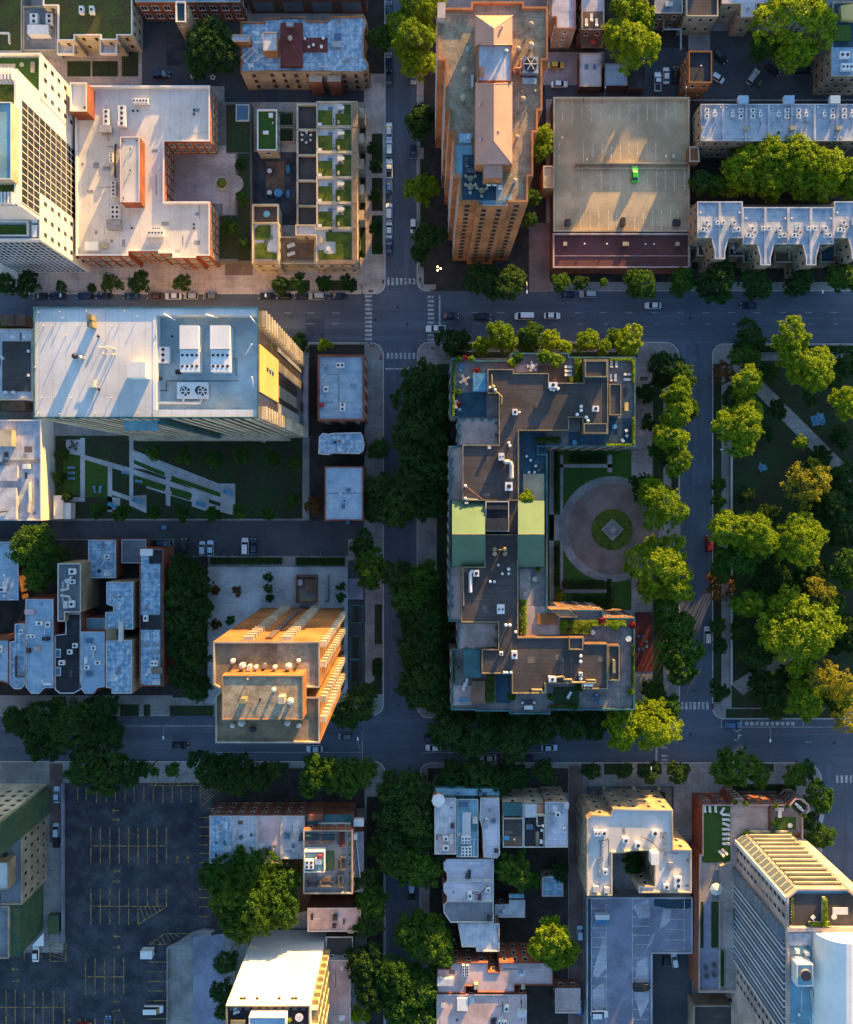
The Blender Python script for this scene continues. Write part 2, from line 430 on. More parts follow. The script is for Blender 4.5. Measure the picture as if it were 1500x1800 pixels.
def building(name, label, cat, poly, z, wall, roof, z0=0., par=.7, pw=.3, cop='stone', win=None, units=(), group=None, roofs=None, hole=None, winonly=None):
    wp = WP(poly, z); zt = z + par
    cx = sum(p[0] for p in wp) / len(wp); cy = sum(p[1] for p in wp) / len(wp)
    root = thing(name, label, cat, (cx, cy, z0), 0, group)
    mb = MB(); n = len(wp)
    for i in range(n):
        a, b = wp[i], wp[(i + 1) % n]
        mb.face([(*a, z0), (*b, z0), (*b, zt), (*a, zt)], wall)
    obj('wall', mb, root)
    ip = inset(wp, pw)
    if par > 0:
        mb = MB()
        for i in range(n):
            j = (i + 1) % n
            mb.face([(*wp[i], zt), (*wp[j], zt), (*ip[j], zt), (*ip[i], zt)], cop)
            mb.face([(*ip[i], zt), (*ip[j], zt), (*ip[j], z), (*ip[i], z)], cop)
        obj('parapet', mb, root)
    if roofs is None:
        mb = MB(); q = ip if par > 0 else wp
        mb.face([(*p, z) for p in q], roof); obj('roof', mb, root); patches(root, q, z, roof)
    else:
        for pl, zz, mt in roofs: obj('roof', MB().face([(*p, zz) for p in WP(pl, zz)], mt), root)
    if win: windows(root, wp, z0, z, only=winonly, **win)
    for u in units: unit(root, z, *u)
    return root

# ------------------------------------------------------------------ cars
def car_proto(kind):
    root = bpy.data.objects.new('parked_car', None); COL.objects.link(root)
    L, wd, ht, belt, a, b, c, d = dict(
        sedan=(4.6, .91, 1.45, .92, 1.15, -1.75, .35, -1.1), suv=(4.75, .97, 1.75, 1.05, 1.2, -2.25, .5, -1.95),
        van=(5.3, 1.0, 2.15, 1.2, 1.75, -2.6, 1.05, -2.5), hatch=(4.0, .88, 1.5, .95, 1.15, -1.85, .45, -1.5),
        pickup=(5.5, .98, 1.85, 1.1, 1.2, -.75, .5, -.5))[kind]
    mb = MB()
    st = [(L/2, .72, .6, .3), (L/2 - .12, .86, belt - .3, .24), (L/2 - .45, .95, belt - .16, .22), (a + .1, 1, belt - .04, .2), (a - .4, 1, belt, .2),
          (b + .3, 1, belt, .2), (b - .02, .98, belt - .03, .22), (-L/2 + .3, .95, belt - .08, .24), (-L/2 + .08, .88, belt - .2, .27), (-L/2, .78, .6, .34)]
    if kind == 'pickup': st[5:] = [(b, 1, belt, .2), (-L/2 + .12, .98, belt - .05, .24), (-L/2, .95, belt - .07, .3)]
    n = 8; base = 0
    for x, f, zt, zb in st:
        w = wd * f
        mb.v += [(x, -w * .9, zb), (x, -w, zb + .15), (x, -w, zt - .14), (x, -w * .9, zt), (x, w * .9, zt), (x, w, zt - .14), (x, w, zb + .15), (x, w * .9, zb)]
    for i in range(len(st) - 1):
        for j in range(n):
            k = (j + 1) % n; mb.f.append((i*n + j, i*n + k, (i+1)*n + k, (i+1)*n + j)); mb.m.append(mb.mi('car_white'))
    mb.f.append(tuple(range(n - 1, -1, -1))); mb.m.append(0); e = (len(st) - 1) * n; mb.f.append(tuple(range(e, e + n))); mb.m.append(0)
    if kind == 'pickup': mb.box(-L/2 + .2, b - .1, -wd * .78, wd * .78, belt - .04, belt + .006, 'darkmetal')
    body = obj('body', mb, root)
    g, w1, w0 = belt - .03, wd * .9, wd * .7
    q = lambda pts: MB().face(pts, 'glass')
    fl, fr_, rl, rr = (a, w1, g), (a, -w1, g), (b, w1, g), (b, -w1, g)
    tl, tr, ul, ur = (c, w0, ht - .06), (c, -w0, ht - .06), (d, w0, ht - .06), (d, -w0, ht - .06)
    obj('windscreen', q([fl, tl, tr, fr_]), root); obj('rear_window', q([rl, rr, ur, ul]), root)
    obj('side_window', q([fl, rl, ul, tl]), root); obj('side_window', q([fr_, tr, ur, rr]), root)
    rf = MB(); rf.v = [(c + .05, -w0 - .02, ht - .06), (d - .05, -w0 - .02, ht - .06), (d - .05, w0 + .02, ht - .06), (c + .05, w0 + .02, ht - .06),
                       (c - .08, -w0 + .1, ht), (d + .08, -w0 + .1, ht), (d + .08, w0 - .1, ht), (c - .08, w0 - .1, ht)]
    rf.f = [(3, 2, 1, 0)[::-1], (4, 7, 6, 5), (0, 4, 5, 1), (1, 5, 6, 2), (2, 6, 7, 3), (3, 7, 4, 0)]; rf.m = [rf.mi('car_white')] * 6
    obj('roof', rf, root)
    for sx in (L * .3, -L * .3):
        for sy in (1, -1):
            w = MB(); w.tube((sx, sy * (wd - .2), .33), (sx, sy * (wd + .012), .33), .33, .33, 'tire', 14); w.tube((sx, sy * (wd + .012), .33), (sx, sy * (wd + .025), .33), .2, .18, 'steel', 10)
            obj('wheel', w, root)
    for sy in (1, -1):
        obj('headlight', MB().rbox(L/2 - .1, sy * wd * .62, .16, .36, belt - .34, belt - .2, 'lamp'), root)
        obj('taillight', MB().rbox(-L/2 + .06, sy * wd * .66, .12, .3, belt - .36, belt - .2, 'tail'), root)
    return root
PROTO = {}
def car(px, py, ang, kind, col, label, z=.03, group=None, cat='car'):
    x, y = W(px, py, z)
    first = kind not in PROTO
    if first: PROTO[kind] = car_proto(kind)
    o = PROTO[kind] if first else copy_tree(PROTO[kind])
    o.name = 'parked_van' if kind == 'van' else 'pickup_truck' if kind == 'pickup' else 'parked_car'
    o.location = (x, y, z); o.rotation_euler = (0, 0, R_(ang)); tag(o, label, cat)
    if 'group' in o: del o['group']
    if group: o['group'] = group
    for ch in o.children:
        if ch.name.split('.')[0] in ('body', 'roof'):
            ch.material_slots[0].link = 'OBJECT'; ch.material_slots[0].material = CARS[col]
    return o

# ------------------------------------------------------------------ foliage
def quads_mesh(name, C, Nn, size, mat, rng):
    n = len(C)
    T = rng.normal(size=(n, 3)); T -= (T * Nn).sum(1)[:, None] * Nn; T /= np.linalg.norm(T, axis=1)[:, None] + 1e-9
    B = np.cross(Nn, T); s = size[:, None]; asp = rng.uniform(.55, .9, (n, 1))
    V = np.stack([C - T * s - B * s * asp * .3, C + T * s * .2 - B * s * asp, C + T * s + B * s * asp * .3, C - T * s * .2 + B * s * asp], 1).reshape(-1, 3)
    me = bpy.data.meshes.new(name)
    me.vertices.add(4 * n); me.loops.add(4 * n); me.polygons.add(n)
    me.vertices.foreach_set('co', V.astype(np.float32).ravel())
    me.loops.foreach_set('vertex_index', np.arange(4 * n, dtype=np.int32))
    me.polygons.foreach_set('loop_start', np.arange(0, 4 * n, 4, dtype=np.int32))
    me.update(calc_edges=True); me.materials.append(MATS[mat]); return me

def unit_dirs(rng, n, up=0.):
    d = rng.normal(size=(n, 3)); d[:, 2] += up; return d / np.linalg.norm(d, axis=1)[:, None]

def crown_arrays(seed, nclump, per, cr, ls, nl=7, gap=.12, spread=.55):
    rng = np.random.default_rng(seed)
    ang = np.sort(rng.uniform(0, math.tau, nl)) ; dist = rng.uniform(spread * .7, spread * 1.15, nl)
    LC = [np.array([rng.uniform(-.08, .08), rng.uniform(-.08, .08), .12])]; LR = [.56]
    for t, q in zip(ang, dist): LC.append(np.array([q * math.cos(t), q * math.sin(t), rng.uniform(-.28, .16)])); LR.append(rng.uniform(.2, .46))
    for _ in range(nl // 2): LC.append(np.array([rng.uniform(-.35, .35), rng.uniform(-.35, .35), rng.uniform(.25, .5)])); LR.append(rng.uniform(.2, .33))
    C, Nn, Sz = [], [], []; tries = 0; k = 0; wts = np.array(LR) ** 2; wts /= wts.sum()
    while k < nclump and tries < nclump * 30:
        tries += 1; i = rng.choice(len(LC), p=wts)
        d = unit_dirs(rng, 1, .35)[0]
        if d[2] < -.55: continue
        p = LC[i] + d * LR[i] * (rng.uniform(.84, 1.08) if rng.random() > .16 else rng.uniform(1.1, 1.32))
        if any(np.linalg.norm(p - c) < r * .8 for j, (c, r) in enumerate(zip(LC, LR)) if j != i): continue
        if rng.random() < gap: continue
        r = rng.uniform(*cr); m = int(per * rng.uniform(.7, 1.2))
        dd = unit_dirs(rng, m, .25); q = p + dd * r * rng.uniform(.55, 1.08, (m, 1)) * np.array([1, 1, .8])
        nn = dd * .5 + d * .25 + rng.normal(size=(m, 3)) * .75; nn /= np.linalg.norm(nn, axis=1)[:, None]
        C.append(q); Nn.append(nn); Sz.append(rng.uniform(ls[0], ls[1], m)); k += 1
    # loose inner leaves so that gaps show depth rather than nothing
    m = nclump * 6; i = rng.choice(len(LC), m, p=wts); d = unit_dirs(rng, m, .1)
    q = np.array(LC)[i] + d * (np.array(LR)[i] * rng.uniform(.4, .9, m))[:, None]
    C.append(q); Nn.append(unit_dirs(rng, m, .8)); Sz.append(rng.uniform(ls[0], ls[1], m))
    return np.concatenate(C), np.concatenate(Nn), np.concatenate(Sz), rng
CROWN = {}
def crown_mesh(size, var, mat):
    k = (size, var, mat)
    if k not in CROWN:
        a = dict(S=(70, 44, (.1, .25), (.045, .085), 6), M=(150, 50, (.07, .18), (.03, .055), 8), L=(300, 52, (.05, .135), (.02, .036), 11),
                 X=(75, 40, (.09, .15), (.035, .05), 9))[size]
        C, Nn, Sz, rng = crown_arrays(var * 17 + ord(size), a[0], a[1], a[2], a[3], a[4], .12 if size != 'X' else .3, .55 if size != 'X' else .62)
        CROWN[k] = quads_mesh('crown', C, Nn, Sz, mat, rng)
    return CROWN[k]
TRUNK = {}
def trunk_mesh(var):
    if var not in TRUNK:
        rd = random.Random(var); mb = MB()      # unit: height 1 to crown centre, crown radius 1 in xy above
        mb.tube((0, 0, -.02), (.01, 0, .3), .05, .036, 'bark', 9); mb.tube((.01, 0, .3), (0, .01, .62), .036, .026, 'bark', 8)
        mb.tube((0, .01, .62), (.02, -.02, 1.1), .026, .01, 'bark', 7)
        for i in range(7):
            t = i * 2.4 + rd.uniform(-.4, .4); z = rd.uniform(.45, .8); r = rd.uniform(.3, .5)
            m_ = (r * .5 * math.cos(t), r * .5 * math.sin(t), z + .16); e = (r * math.cos(t + .2), r * math.sin(t + .2), z + .3)
            mb.tube((0, 0, z), m_, .017, .011, 'bark', 6); mb.tube(m_, e, .011, .005, 'bark', 5)
            mb.tube(m_, (m_[0] * 1.3, m_[1] * 1.6, m_[2] + .16), .008, .003, 'bark', 5)
        TRUNK[var] = mb.mesh('trunk')
    return TRUNK[var]
KINDS = dict(g='leaf_green', y='leaf_lime_sun', d='leaf_dark_shade', o='leaf_gold', r='leaf_rust')
TN = [0]
def tree(px, py, r, kind, label, h=None, group=None, size=None, base=0., sx=1.):
    i = TN[0]; TN[0] += 1
    rm = r / S * .93
    if h is None: h = min(5.5 + rm * 1.35, 17)
    zc = max(h - .78 * rm, h * .5) + base; rm = r * (H - zc) / H / S
    x, y = W(px, py, zc)
    small = rm < 1.6
    root = thing('shrub' if small else 'tree', label, 'shrub' if small else 'tree', (x, y, base), 0, group)
    size = size or ('S' if rm < 2.8 else 'M' if rm < 5.6 else 'L')
    c = bpy.data.objects.new('crown', crown_mesh(size, i % 4, KINDS[kind])); COL.objects.link(c); c.parent = root
    c.location = (0, 0, zc - base); c.rotation_euler = (0, 0, i * 1.97 + .3); zs = (h + base - zc) / .8
    c.scale = (rm * 1.2 * sx, rm * 1.2, max(zs, rm * .6))
    t = bpy.data.objects.new('trunk', trunk_mesh(i % 3)); COL.objects.link(t); t.parent = root
    zz = zc - base; t.scale = (max(rm * .8, zz * .35), max(rm * .8, zz * .35), zz); t.rotation_euler = (0, 0, i * 1.3)
    return root
SHR = {}
def shrub(px, py, r, z, kind, label, h=1.2, group=None, pot='stone', name='potted_shrub', cat='shrub'):
    """small plant in a pot or bed standing at height z"""
    x, y = W(px, py, z); rm = r * (H - z) / H / S; TN[0] += 1
    root = thing(name, label, cat, (x, y, z), 0, group)
    k = (kind, TN[0] % 3)
    if k not in SHR:
        C, Nn, Sz, rng = crown_arrays(300 + TN[0] % 3, 34, 40, (.2, .32), (.09, .15), 4, .05, .4)
        SHR[k] = quads_mesh('leaves', C, Nn, Sz, KINDS.get(kind, 'leaf_red' if kind == 'p' else 'leaf_green'), rng)
    o = bpy.data.objects.new('leaves', SHR[k]); COL.objects.link(o); o.parent = root
    o.location = (0, 0, h * .6); o.scale = (rm * 1.1, rm * 1.1, h * .55); o.rotation_euler = (0, 0, TN[0] * 1.1)
    if pot: obj('planter', MB().cyl(x, y, rm * .6, z, z + h * .35, pot, 10, rm * .7, 'earth'), root)
    return root
def hedge(px0, py0, px1, py1, z, h, kind, label, group=None, base=None, dens=26):
    x0, y0 = W(px0, py1, z + h * .6); x1, y1 = W(px1, py0, z + h * .6)
    rng = np.random.default_rng(abs(int(px0 * 7 + py0)))
    A = (x1 - x0) * (y1 - y0); n = int(dens * (A + 2 * h * (x1 - x0 + y1 - y0)))
    n = min(n, 9000)
    P = rng.uniform(size=(n, 3)) * [x1 - x0, y1 - y0, h]; P[:, 2] = h * np.sqrt(P[:, 2] / h)
    P[:, 2] += (np.sin(P[:, 0] * 2.3) + np.sin(P[:, 1] * 2.9 + 1)) * h * .09; P[:, 2] = np.clip(P[:, 2], .02, None)
    cx, cy = (x0 + x1) / 2, (y0 + y1) / 2
    root = thing('hedge', label, 'hedge', (cx, cy, z), 0, group)
    C = P + [x0 - cx, y0 - cy, 0]
    o = bpy.data.objects.new('foliage', quads_mesh('foliage', C, unit_dirs(rng, n, .9), rng.uniform(.1, .2, n), KINDS[kind], rng)); COL.objects.link(o); o.parent = root
    obj('planter_box', MB().box(x0 + .05, x1 - .05, y0 + .05, y1 - .05, z - .02, z + h * .35, base or 'earth'), root)
    return root

# ------------------------------------------------------------------ furniture and street things
FP = {}
def furn(kind):
    if kind in FP: return copy_tree(FP[kind])
    r = bpy.data.objects.new(kind, None); COL.objects.link(r)
    base, *var = kind.split('|'); v = var[0] if var else 'fabric_white'
    if base == 'sun_lounger':
        mb = MB().box(-1, 1, -.34, .34, .24, .3, 'offwhite')
        obj('frame', mb, r)
        for sx in (-.85, .75):
            for sy in (-.28, .28): obj('leg', MB().box(sx - .03, sx + .03, sy - .03, sy + .03, 0, .24, 'offwhite'), r)
        obj('cushion', MB().box(-.3, .98, -.32, .32, .3, .4, v), r)
        b = MB(); b.prism([(-.34, -.32), (-.26, -.32), (-.26, .32), (-.34, .32)], .3, .36, v)
        b.v = [(x - (z - .3) * 0, y, z) for x, y, z in b.v]
        b = MB(); b.face([(-.3, -.32, .34), (-.3, .32, .34), (-.92, .32, .8), (-.92, -.32, .8)][::-1], v); b.face([(-.32, -.32, .26), (-.32, .32, .26), (-.96, .32, .74), (-.96, -.32, .74)], v)
        b.face([(-.92, -.32, .8), (-.92, .32, .8), (-.96, .32, .74), (-.96, -.32, .74)], v)
        for s in (-.32, .32): b.face([(-.3, s, .34), (-.92, s, .8), (-.96, s, .74), (-.32, s, .26)], v)
        obj('backrest', b, r)
    elif base == 'terrace_chair':
        obj('seat', MB().box(-.3, .3, -.3, .3, .36, .48, v), r); obj('backrest', MB().box(-.36, -.28, -.3, .3, .48, .95, v), r)
        for sx in (-.25, .25):
            for sy in (-.25, .25): obj('leg', MB().box(sx - .03, sx + .03, sy - .03, sy + .03, 0, .36, 'darkmetal'), r)
    elif base == 'terrace_table':
        obj('tabletop', MB().cyl(0, 0, .65, .7, .76, v, 18), r); obj('leg', MB().cyl(0, 0, .06, 0, .7, 'darkmetal', 8), r); obj('foot', MB().cyl(0, 0, .32, 0, .04, 'darkmetal', 12), r)
    elif base == 'long_table':
        obj('tabletop', MB().box(-1.1, 1.1, -.5, .5, .7, .76, v), r)
        for sx in (-1, 1):
            for sy in (-.4, .4): obj('leg', MB().box(sx - .04, sx + .04, sy - .04, sy + .04, 0, .7, 'darkmetal'), r)
    elif base == 'sofa':
        obj('seat', MB().box(-.9, .9, -.4, .3, .1, .42, v), r); obj('backrest', MB().box(-.9, .9, .3, .48, .1, .8, v), r)
        for s in (-1, 1): obj('armrest', MB().box(s * 1.0 - .1, s * 1.0 + .1, -.4, .48, .1, .6, v), r)
    elif base == 'parasol':
        c = MB(); n = 8
        for i in range(n):
            a, b = i * math.tau / n, (i + 1) * math.tau / n
            c.face([(1.5 * math.cos(a), 1.5 * math.sin(a), 2.2), (1.5 * math.cos(b), 1.5 * math.sin(b), 2.2), (0, 0, 2.8)], v)
        obj('canopy', c, r); obj('pole', MB().cyl(0, 0, .035, 0, 2.85, 'offwhite', 8), r); obj('base', MB().cyl(0, 0, .3, 0, .08, 'darkmetal', 12), r)
    elif base == 'street_lamp':
        p = MB(); p.tube((0, 0, 0), (0, 0, 8.2), .1, .065, 'steel', 8); p.cyl(0, 0, .2, 0, .5, 'steel', 10)
        obj('pole', p, r); a = MB(); a.tube((0, 0, 8.1), (1.3, 0, 8.7), .045, .04, 'steel', 6); a.tube((1.3, 0, 8.7), (2.6, 0, 8.75), .04, .035, 'steel', 6); obj('arm', a, r)
        hd = MB(); hd.rbox(2.9, 0, .85, .34, 8.68, 8.84, 'white'); hd.rbox(2.95, 0, .6, .26, 8.62, 8.68, 'lamp'); obj('lamp_head', hd, r)
    elif base == 'globe_lamp':
        obj('pole', MB().tube((0, 0, 0), (0, 0, 3.4), .08, .05, 'darkmetal', 8).cyl(0, 0, .18, 0, .4, 'darkmetal', 10), r)
        for i in range(5 if v == 'lamp' else 3):
            t = i * math.tau / (5 if v == 'lamp' else 3); x, y = .55 * math.cos(t), .55 * math.sin(t)
            obj('arm', MB().tube((0, 0, 3.2), (x, y, 3.3), .03, .03, 'darkmetal', 6), r)
            obj('globe', MB().dome(x, y, 3.5, .24, .24, v, 10).cyl(x, y, .13, 3.28, 3.5, v, 10, .24), r)
    elif base == 'traffic_light':
        obj('pole', MB().tube((0, 0, 0), (0, 0, 5.6), .1, .08, 'darkmetal', 8), r); obj('arm', MB().tube((0, 0, 5.4), (4.6, 0, 5.7), .06, .045, 'darkmetal', 7), r)
        for x in (2.4, 4.5):
            obj('signal_head', MB().box(x - .17, x + .17, -.16, .16, 4.75, 5.75, 'darkmetal').box(x - .1, x + .1, -.2, -.16, 5.42, 5.6, 'tail'), r)
    elif base == 'picnic_blanket':
        m = MB(); m.prism([(-1.6, -1.1), (1.5, -1.25), (1.7, 1.1), (-1.4, 1.3)], 0, .04, 'fabric_blue'); obj('cloth', m, r)
    elif base == 'cooler_bag':
        obj('body', MB().rbox(0, 0, .55, .38, 0, .36, 'fabric_white'), r); obj('lid', MB().rbox(0, 0, .58, .4, .36, .42, 'fabric_blue'), r)
    r.name = base; FP[kind] = r
    return r
def put(kind, px, py, z, ang, label, cat, group=None, sc=1.):
    r = furn(kind); x, y = W(px, py, z + (.3 if z > .5 else 0)); r.location = (x, y, z); r.rotation_euler = (0, 0, R_(ang)); r.scale = (sc,) * 3
    r.name = kind.split('|')[0]
    for k in ('group', 'kind'):
        if k in r: del r[k]
    return tag(r, label, cat, group)
def dining(px, py, z, where, tcol='fabric_white', ccol='fabric_white', n=4, rad=1.05, gp=None):
    put('terrace_table|' + tcol, px, py, z, 0, f'round table {where}', 'table')
    K = (H - z) / H / S
    for i in range(n):
        t = i * math.tau / n + .5
        put('terrace_chair|' + ccol, px + rad * math.cos(t) / K, py - rad * math.sin(t) / K, z, math.degrees(t) + 180, f'chair drawn up to the round table {where}', 'chair', gp or f'chairs {where}')

def slab(name, poly, z, mat, z0=None, label=None, cat=None, kind='structure', zref=0.):
    wp = [W(x, y, zref) for x, y in poly]
    mb = MB()
    if z0 is None: mb.face([(*p, z) for p in ccw(wp)], mat)
    else: mb.prism(wp, z0, z, mat)
    o = obj(name, mb); o['kind'] = kind
    if label: o['label'] = label
    if cat: o['category'] = cat
    return o
def arc(cx, cy, r, a0, a1, n=8): return [(cx + r * math.cos(R_(a0 + (a1 - a0) * i / n)), cy + r * math.sin(R_(a0 + (a1 - a0) * i / n))) for i in range(n + 1)]
def bars(name, rects, z, mat, label=None, cat=None):
    mb = MB()
    for r in rects:
        if len(r) == 5:      # segment x0,y0,x1,y1,width px
            x0, y0, x1, y1, w = r; d = Vector((x1 - x0, y1 - y0)).normalized() * (w / 2); p = [(x0 - d.y, y0 + d.x), (x1 - d.y, y1 + d.x), (x1 + d.y, y1 - d.x), (x0 + d.y, y0 - d.x)]
        else: p = RC(*r)
        mb.face([(*W(x, y, z), z) for x, y in p] if area([W(x, y) for x, y in p]) > 0 else [(*W(x, y, z), z) for x, y in p[::-1]], mat)
    o = obj(name, mb); o['kind'] = 'structure'
    if label: o['label'] = label
    if cat: o['category'] = cat
    return o
def arrow(px, py, dx, dy, l=13): # marking segments of an arrow
    e = (px + dx * l / 2, py + dy * l / 2)
    return [(px - dx * l / 2, py - dy * l / 2, *e, 1.6), (e[0] - dx * 5 - dy * 3, e[1] - dy * 5 - dx * 3, *e, 1.6), (e[0] - dx * 5 + dy * 3, e[1] - dy * 5 + dx * 3, *e, 1.6)]
# ------------------------------------------------------------------ ground, streets, pavements
struct('ground', MB().face([(-2500, -2500, -.02), (2500, -2500, -.02), (2500, 2500, -.02), (-2500, 2500, -.02)], 'darkconc'), 'dark city ground stretching out beneath the streets', 'ground')
Z = .0
slab('road', RC(-900, 511, 2400, 606), .008, 'road', label='wide grey asphalt avenue with lane dashes and crosswalks', cat='road')
slab('road', RC(-900, 1254, 2400, 1344), .008, 'road', label='grey asphalt street along the south edge of the park', cat='road')
slab('road', RC(672, -900, 740, 511), .008, 'road_up', label='narrow asphalt street running up past the green roofed rowhouses', cat='road')
slab('road', RC(670, 606, 742, 1254), .008, 'road_up', label='shaded asphalt street under trees beside the big courtyard block', cat='road')
slab('road', RC(674, 1344, 744, 2600), .008, 'road_up', label='dark asphalt street tunnelled by the trees near the parking lot', cat='road')
slab('road', RC(1190, 606, 1257, 1254), .008, 'road_up', label='asphalt street between the courtyard block and the park', cat='road')
slab('road', RC(1440, 1344, 1515, 2600), .008, 'road_up', label='asphalt street curving away beside the pink tower', cat='road')
PV = [('north west', [(-900, -900), (678, -900)] + arc(660, 499, 18, 0, 90) + [(-900, 517)]),
      ('north east', [(733, -900)] + arc(750, 495, 17, 180, 90) + [(2400, 512), (2400, -900)]),
      ('west', [(-900, 602)] + arc(653, 624, 22, -90, 0) + arc(655, 1238, 20, 0, 90) + [(-900, 1258)]),
      ('courtyard block', arc(755, 623, 22, 180, 270) + arc(1168, 628, 27, -90, 0) + arc(1173, 1240, 22, 0, 90) + arc(753, 1242, 20, 90, 180)),
      ('park', arc(1272, 624, 20, 180, 270) + [(2400, 604), (2400, 1264)] + arc(1272, 1244, 20, 90, 180)),
      ('parking lot', [(-900, 1338)] + arc(658, 1358, 20, -90, 0) + [(678, 2600), (-900, 2600)]),
      ('pink tower', arc(758, 1360, 20, 180, 270) + arc(1413, 1372, 32, -90, 0) + [(1445, 2600), (738, 2600)]),
      ('south east', [(1508, 1346), (2400, 1346), (2400, 2600), (1508, 2600)])]
for nm, pl in PV:
    slab('pavement', pl, .13, 'litpave' if nm == 'north west' else 'concrete', z0=-.01, label=f'raised concrete pavement around the {nm} block', cat='pavement')
    q = inset(ccw([W(*p) for p in pl]), .22); wq = ccw([W(*p) for p in pl])
    mb = MB(); n = len(q)
    for i in range(n):
        j = (i + 1) % n; mb.face([(*wq[i], .137), (*wq[j], .137), (*q[j], .137), (*q[i], .137)], 'offwhite')
    struct('kerb', mb, f'pale kerb edging the {nm} block pavement', 'kerb')
def sheets(name, mat, rects, z=.145, label=None, cat=None):
    for i, r in enumerate(rects):
        slab(name, RC(*r) if isinstance(r[0], (int, float)) else r, z + .0007 * i, mat, label=label, cat=cat)
sheets('alley', 'asphalt', [(-900, 915, 640, 948), (306, 944, 612, 977), (958, 150, 2400, 175), (1062, 84, 1206, 158), (1248, 55, 1462, 158), (250, -200, 425, 152), (395, 130, 640, 180), (1148, 1665, 1216, 2200), (612, 985, 642, 1238)], .15, 'dark asphalt back alley and parking bay', 'alley')
sheets('alley', 'brickroad', [(1000, 1346, 1025, 2600), (88, 1342, 111, 1480)], .16, 'brown brick paved alley between the houses', 'alley')
sheets('driveway', 'drive', [(930, 392, 967, 514), (396, 425, 445, 484)], .165, 'pinkish paved driveway beside a brick building', 'driveway')
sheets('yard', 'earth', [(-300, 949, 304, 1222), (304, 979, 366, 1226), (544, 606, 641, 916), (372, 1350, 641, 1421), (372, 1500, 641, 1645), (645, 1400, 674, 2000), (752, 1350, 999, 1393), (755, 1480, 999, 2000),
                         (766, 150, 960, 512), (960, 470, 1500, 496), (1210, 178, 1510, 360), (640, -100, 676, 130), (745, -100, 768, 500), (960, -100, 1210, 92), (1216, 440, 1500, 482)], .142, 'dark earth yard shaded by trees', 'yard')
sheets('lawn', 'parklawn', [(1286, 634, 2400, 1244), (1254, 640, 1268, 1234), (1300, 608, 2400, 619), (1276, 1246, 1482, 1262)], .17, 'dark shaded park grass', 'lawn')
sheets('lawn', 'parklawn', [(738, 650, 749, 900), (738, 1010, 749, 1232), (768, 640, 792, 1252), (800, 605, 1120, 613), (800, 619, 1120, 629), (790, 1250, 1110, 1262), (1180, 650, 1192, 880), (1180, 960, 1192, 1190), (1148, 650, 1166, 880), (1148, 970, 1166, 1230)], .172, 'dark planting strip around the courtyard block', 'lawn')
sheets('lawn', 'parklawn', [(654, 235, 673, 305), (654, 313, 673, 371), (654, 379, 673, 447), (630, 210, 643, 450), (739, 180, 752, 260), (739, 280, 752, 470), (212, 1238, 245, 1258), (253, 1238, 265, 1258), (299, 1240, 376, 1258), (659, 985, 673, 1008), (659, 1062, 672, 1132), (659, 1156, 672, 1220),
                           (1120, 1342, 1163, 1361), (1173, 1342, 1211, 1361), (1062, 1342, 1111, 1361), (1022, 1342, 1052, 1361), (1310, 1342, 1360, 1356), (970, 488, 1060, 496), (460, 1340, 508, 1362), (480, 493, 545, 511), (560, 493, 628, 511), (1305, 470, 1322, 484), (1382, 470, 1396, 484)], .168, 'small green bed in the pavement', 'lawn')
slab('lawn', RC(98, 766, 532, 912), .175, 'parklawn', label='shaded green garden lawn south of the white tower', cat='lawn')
slab('lawn', RC(150, 806, 190, 874), .178, 'lawn', label='mown garden square with two deck chairs', cat='lawn')
slab('lawn', RC(112, 790, 142, 870), .179, 'lawn', label='narrow garden lawn with three deck chairs', cat='lawn')
for pl in ([(142, 770), (150, 770), (150, 880), (142, 880)], [(117, 773), (143, 773), (143, 797), (150, 802), (117, 797)], [(150, 800), (228, 822), (413, 884), (413, 892), (228, 832), (150, 808)],
           [(228, 770), (235, 770), (235, 872), (228, 872)], [(190, 818), (198, 818), (198, 900), (190, 900)], [(232, 790), (258, 800), (390, 852), (414, 862), (414, 885), (390, 878), (258, 826), (232, 822)],
           [(228, 872), (258, 870), (258, 902), (228, 888)], [(198, 862), (228, 872), (228, 880), (198, 870)], [(190, 872), (212, 876), (212, 896), (190, 896)], [(292, 834), (300, 836), (300, 890), (292, 888)],
           [(258, 858), (413, 905), (413, 898), (258, 850)], [(338, 850), (368, 862), (368, 900), (338, 890)], [(388, 850), (414, 850), (414, 906), (388, 900)], [(118, 874), (150, 874), (150, 882), (118, 882)]):
    slab('path', pl, .18 + .0004 * pl[0][0] / 10, 'plazaconc', label='pale garden path crossing the shaded lawn', cat='path')
for pl in ([(236, 808), (290, 830), (290, 838), (236, 815)], [(302, 836), (388, 866), (388, 874), (302, 844)], [(236, 836), (290, 852), (290, 864), (236, 848)], [(302, 856), (336, 866), (336, 880), (302, 870)]):
    slab('lawn', pl, .215, 'lawn', label='narrow strip of clipped lawn between garden paths', cat='lawn')
slab('plaza', RC(366, 996, 612, 1236), .5, 'plazaconc', z0=0, label='pale concrete plaza beside the orange brick tower', cat='plaza')
slab('path', [(1283, 645), (1303, 633), (1700, 1030), (1680, 1050)], .19, 'concrete', label='diagonal concrete path across the park', cat='path')
slab('path', [(1284, 1202), (1306, 1222), (1370, 1178), (1430, 1130), (1412, 1120), (1350, 1162)], .191, 'concrete', label='curving concrete path at the park corner', cat='path')
slab('lawn', RC(962, 790, 1122, 1072), .173, 'lawn', label='clipped green beds of the courtyard garden', cat='lawn')
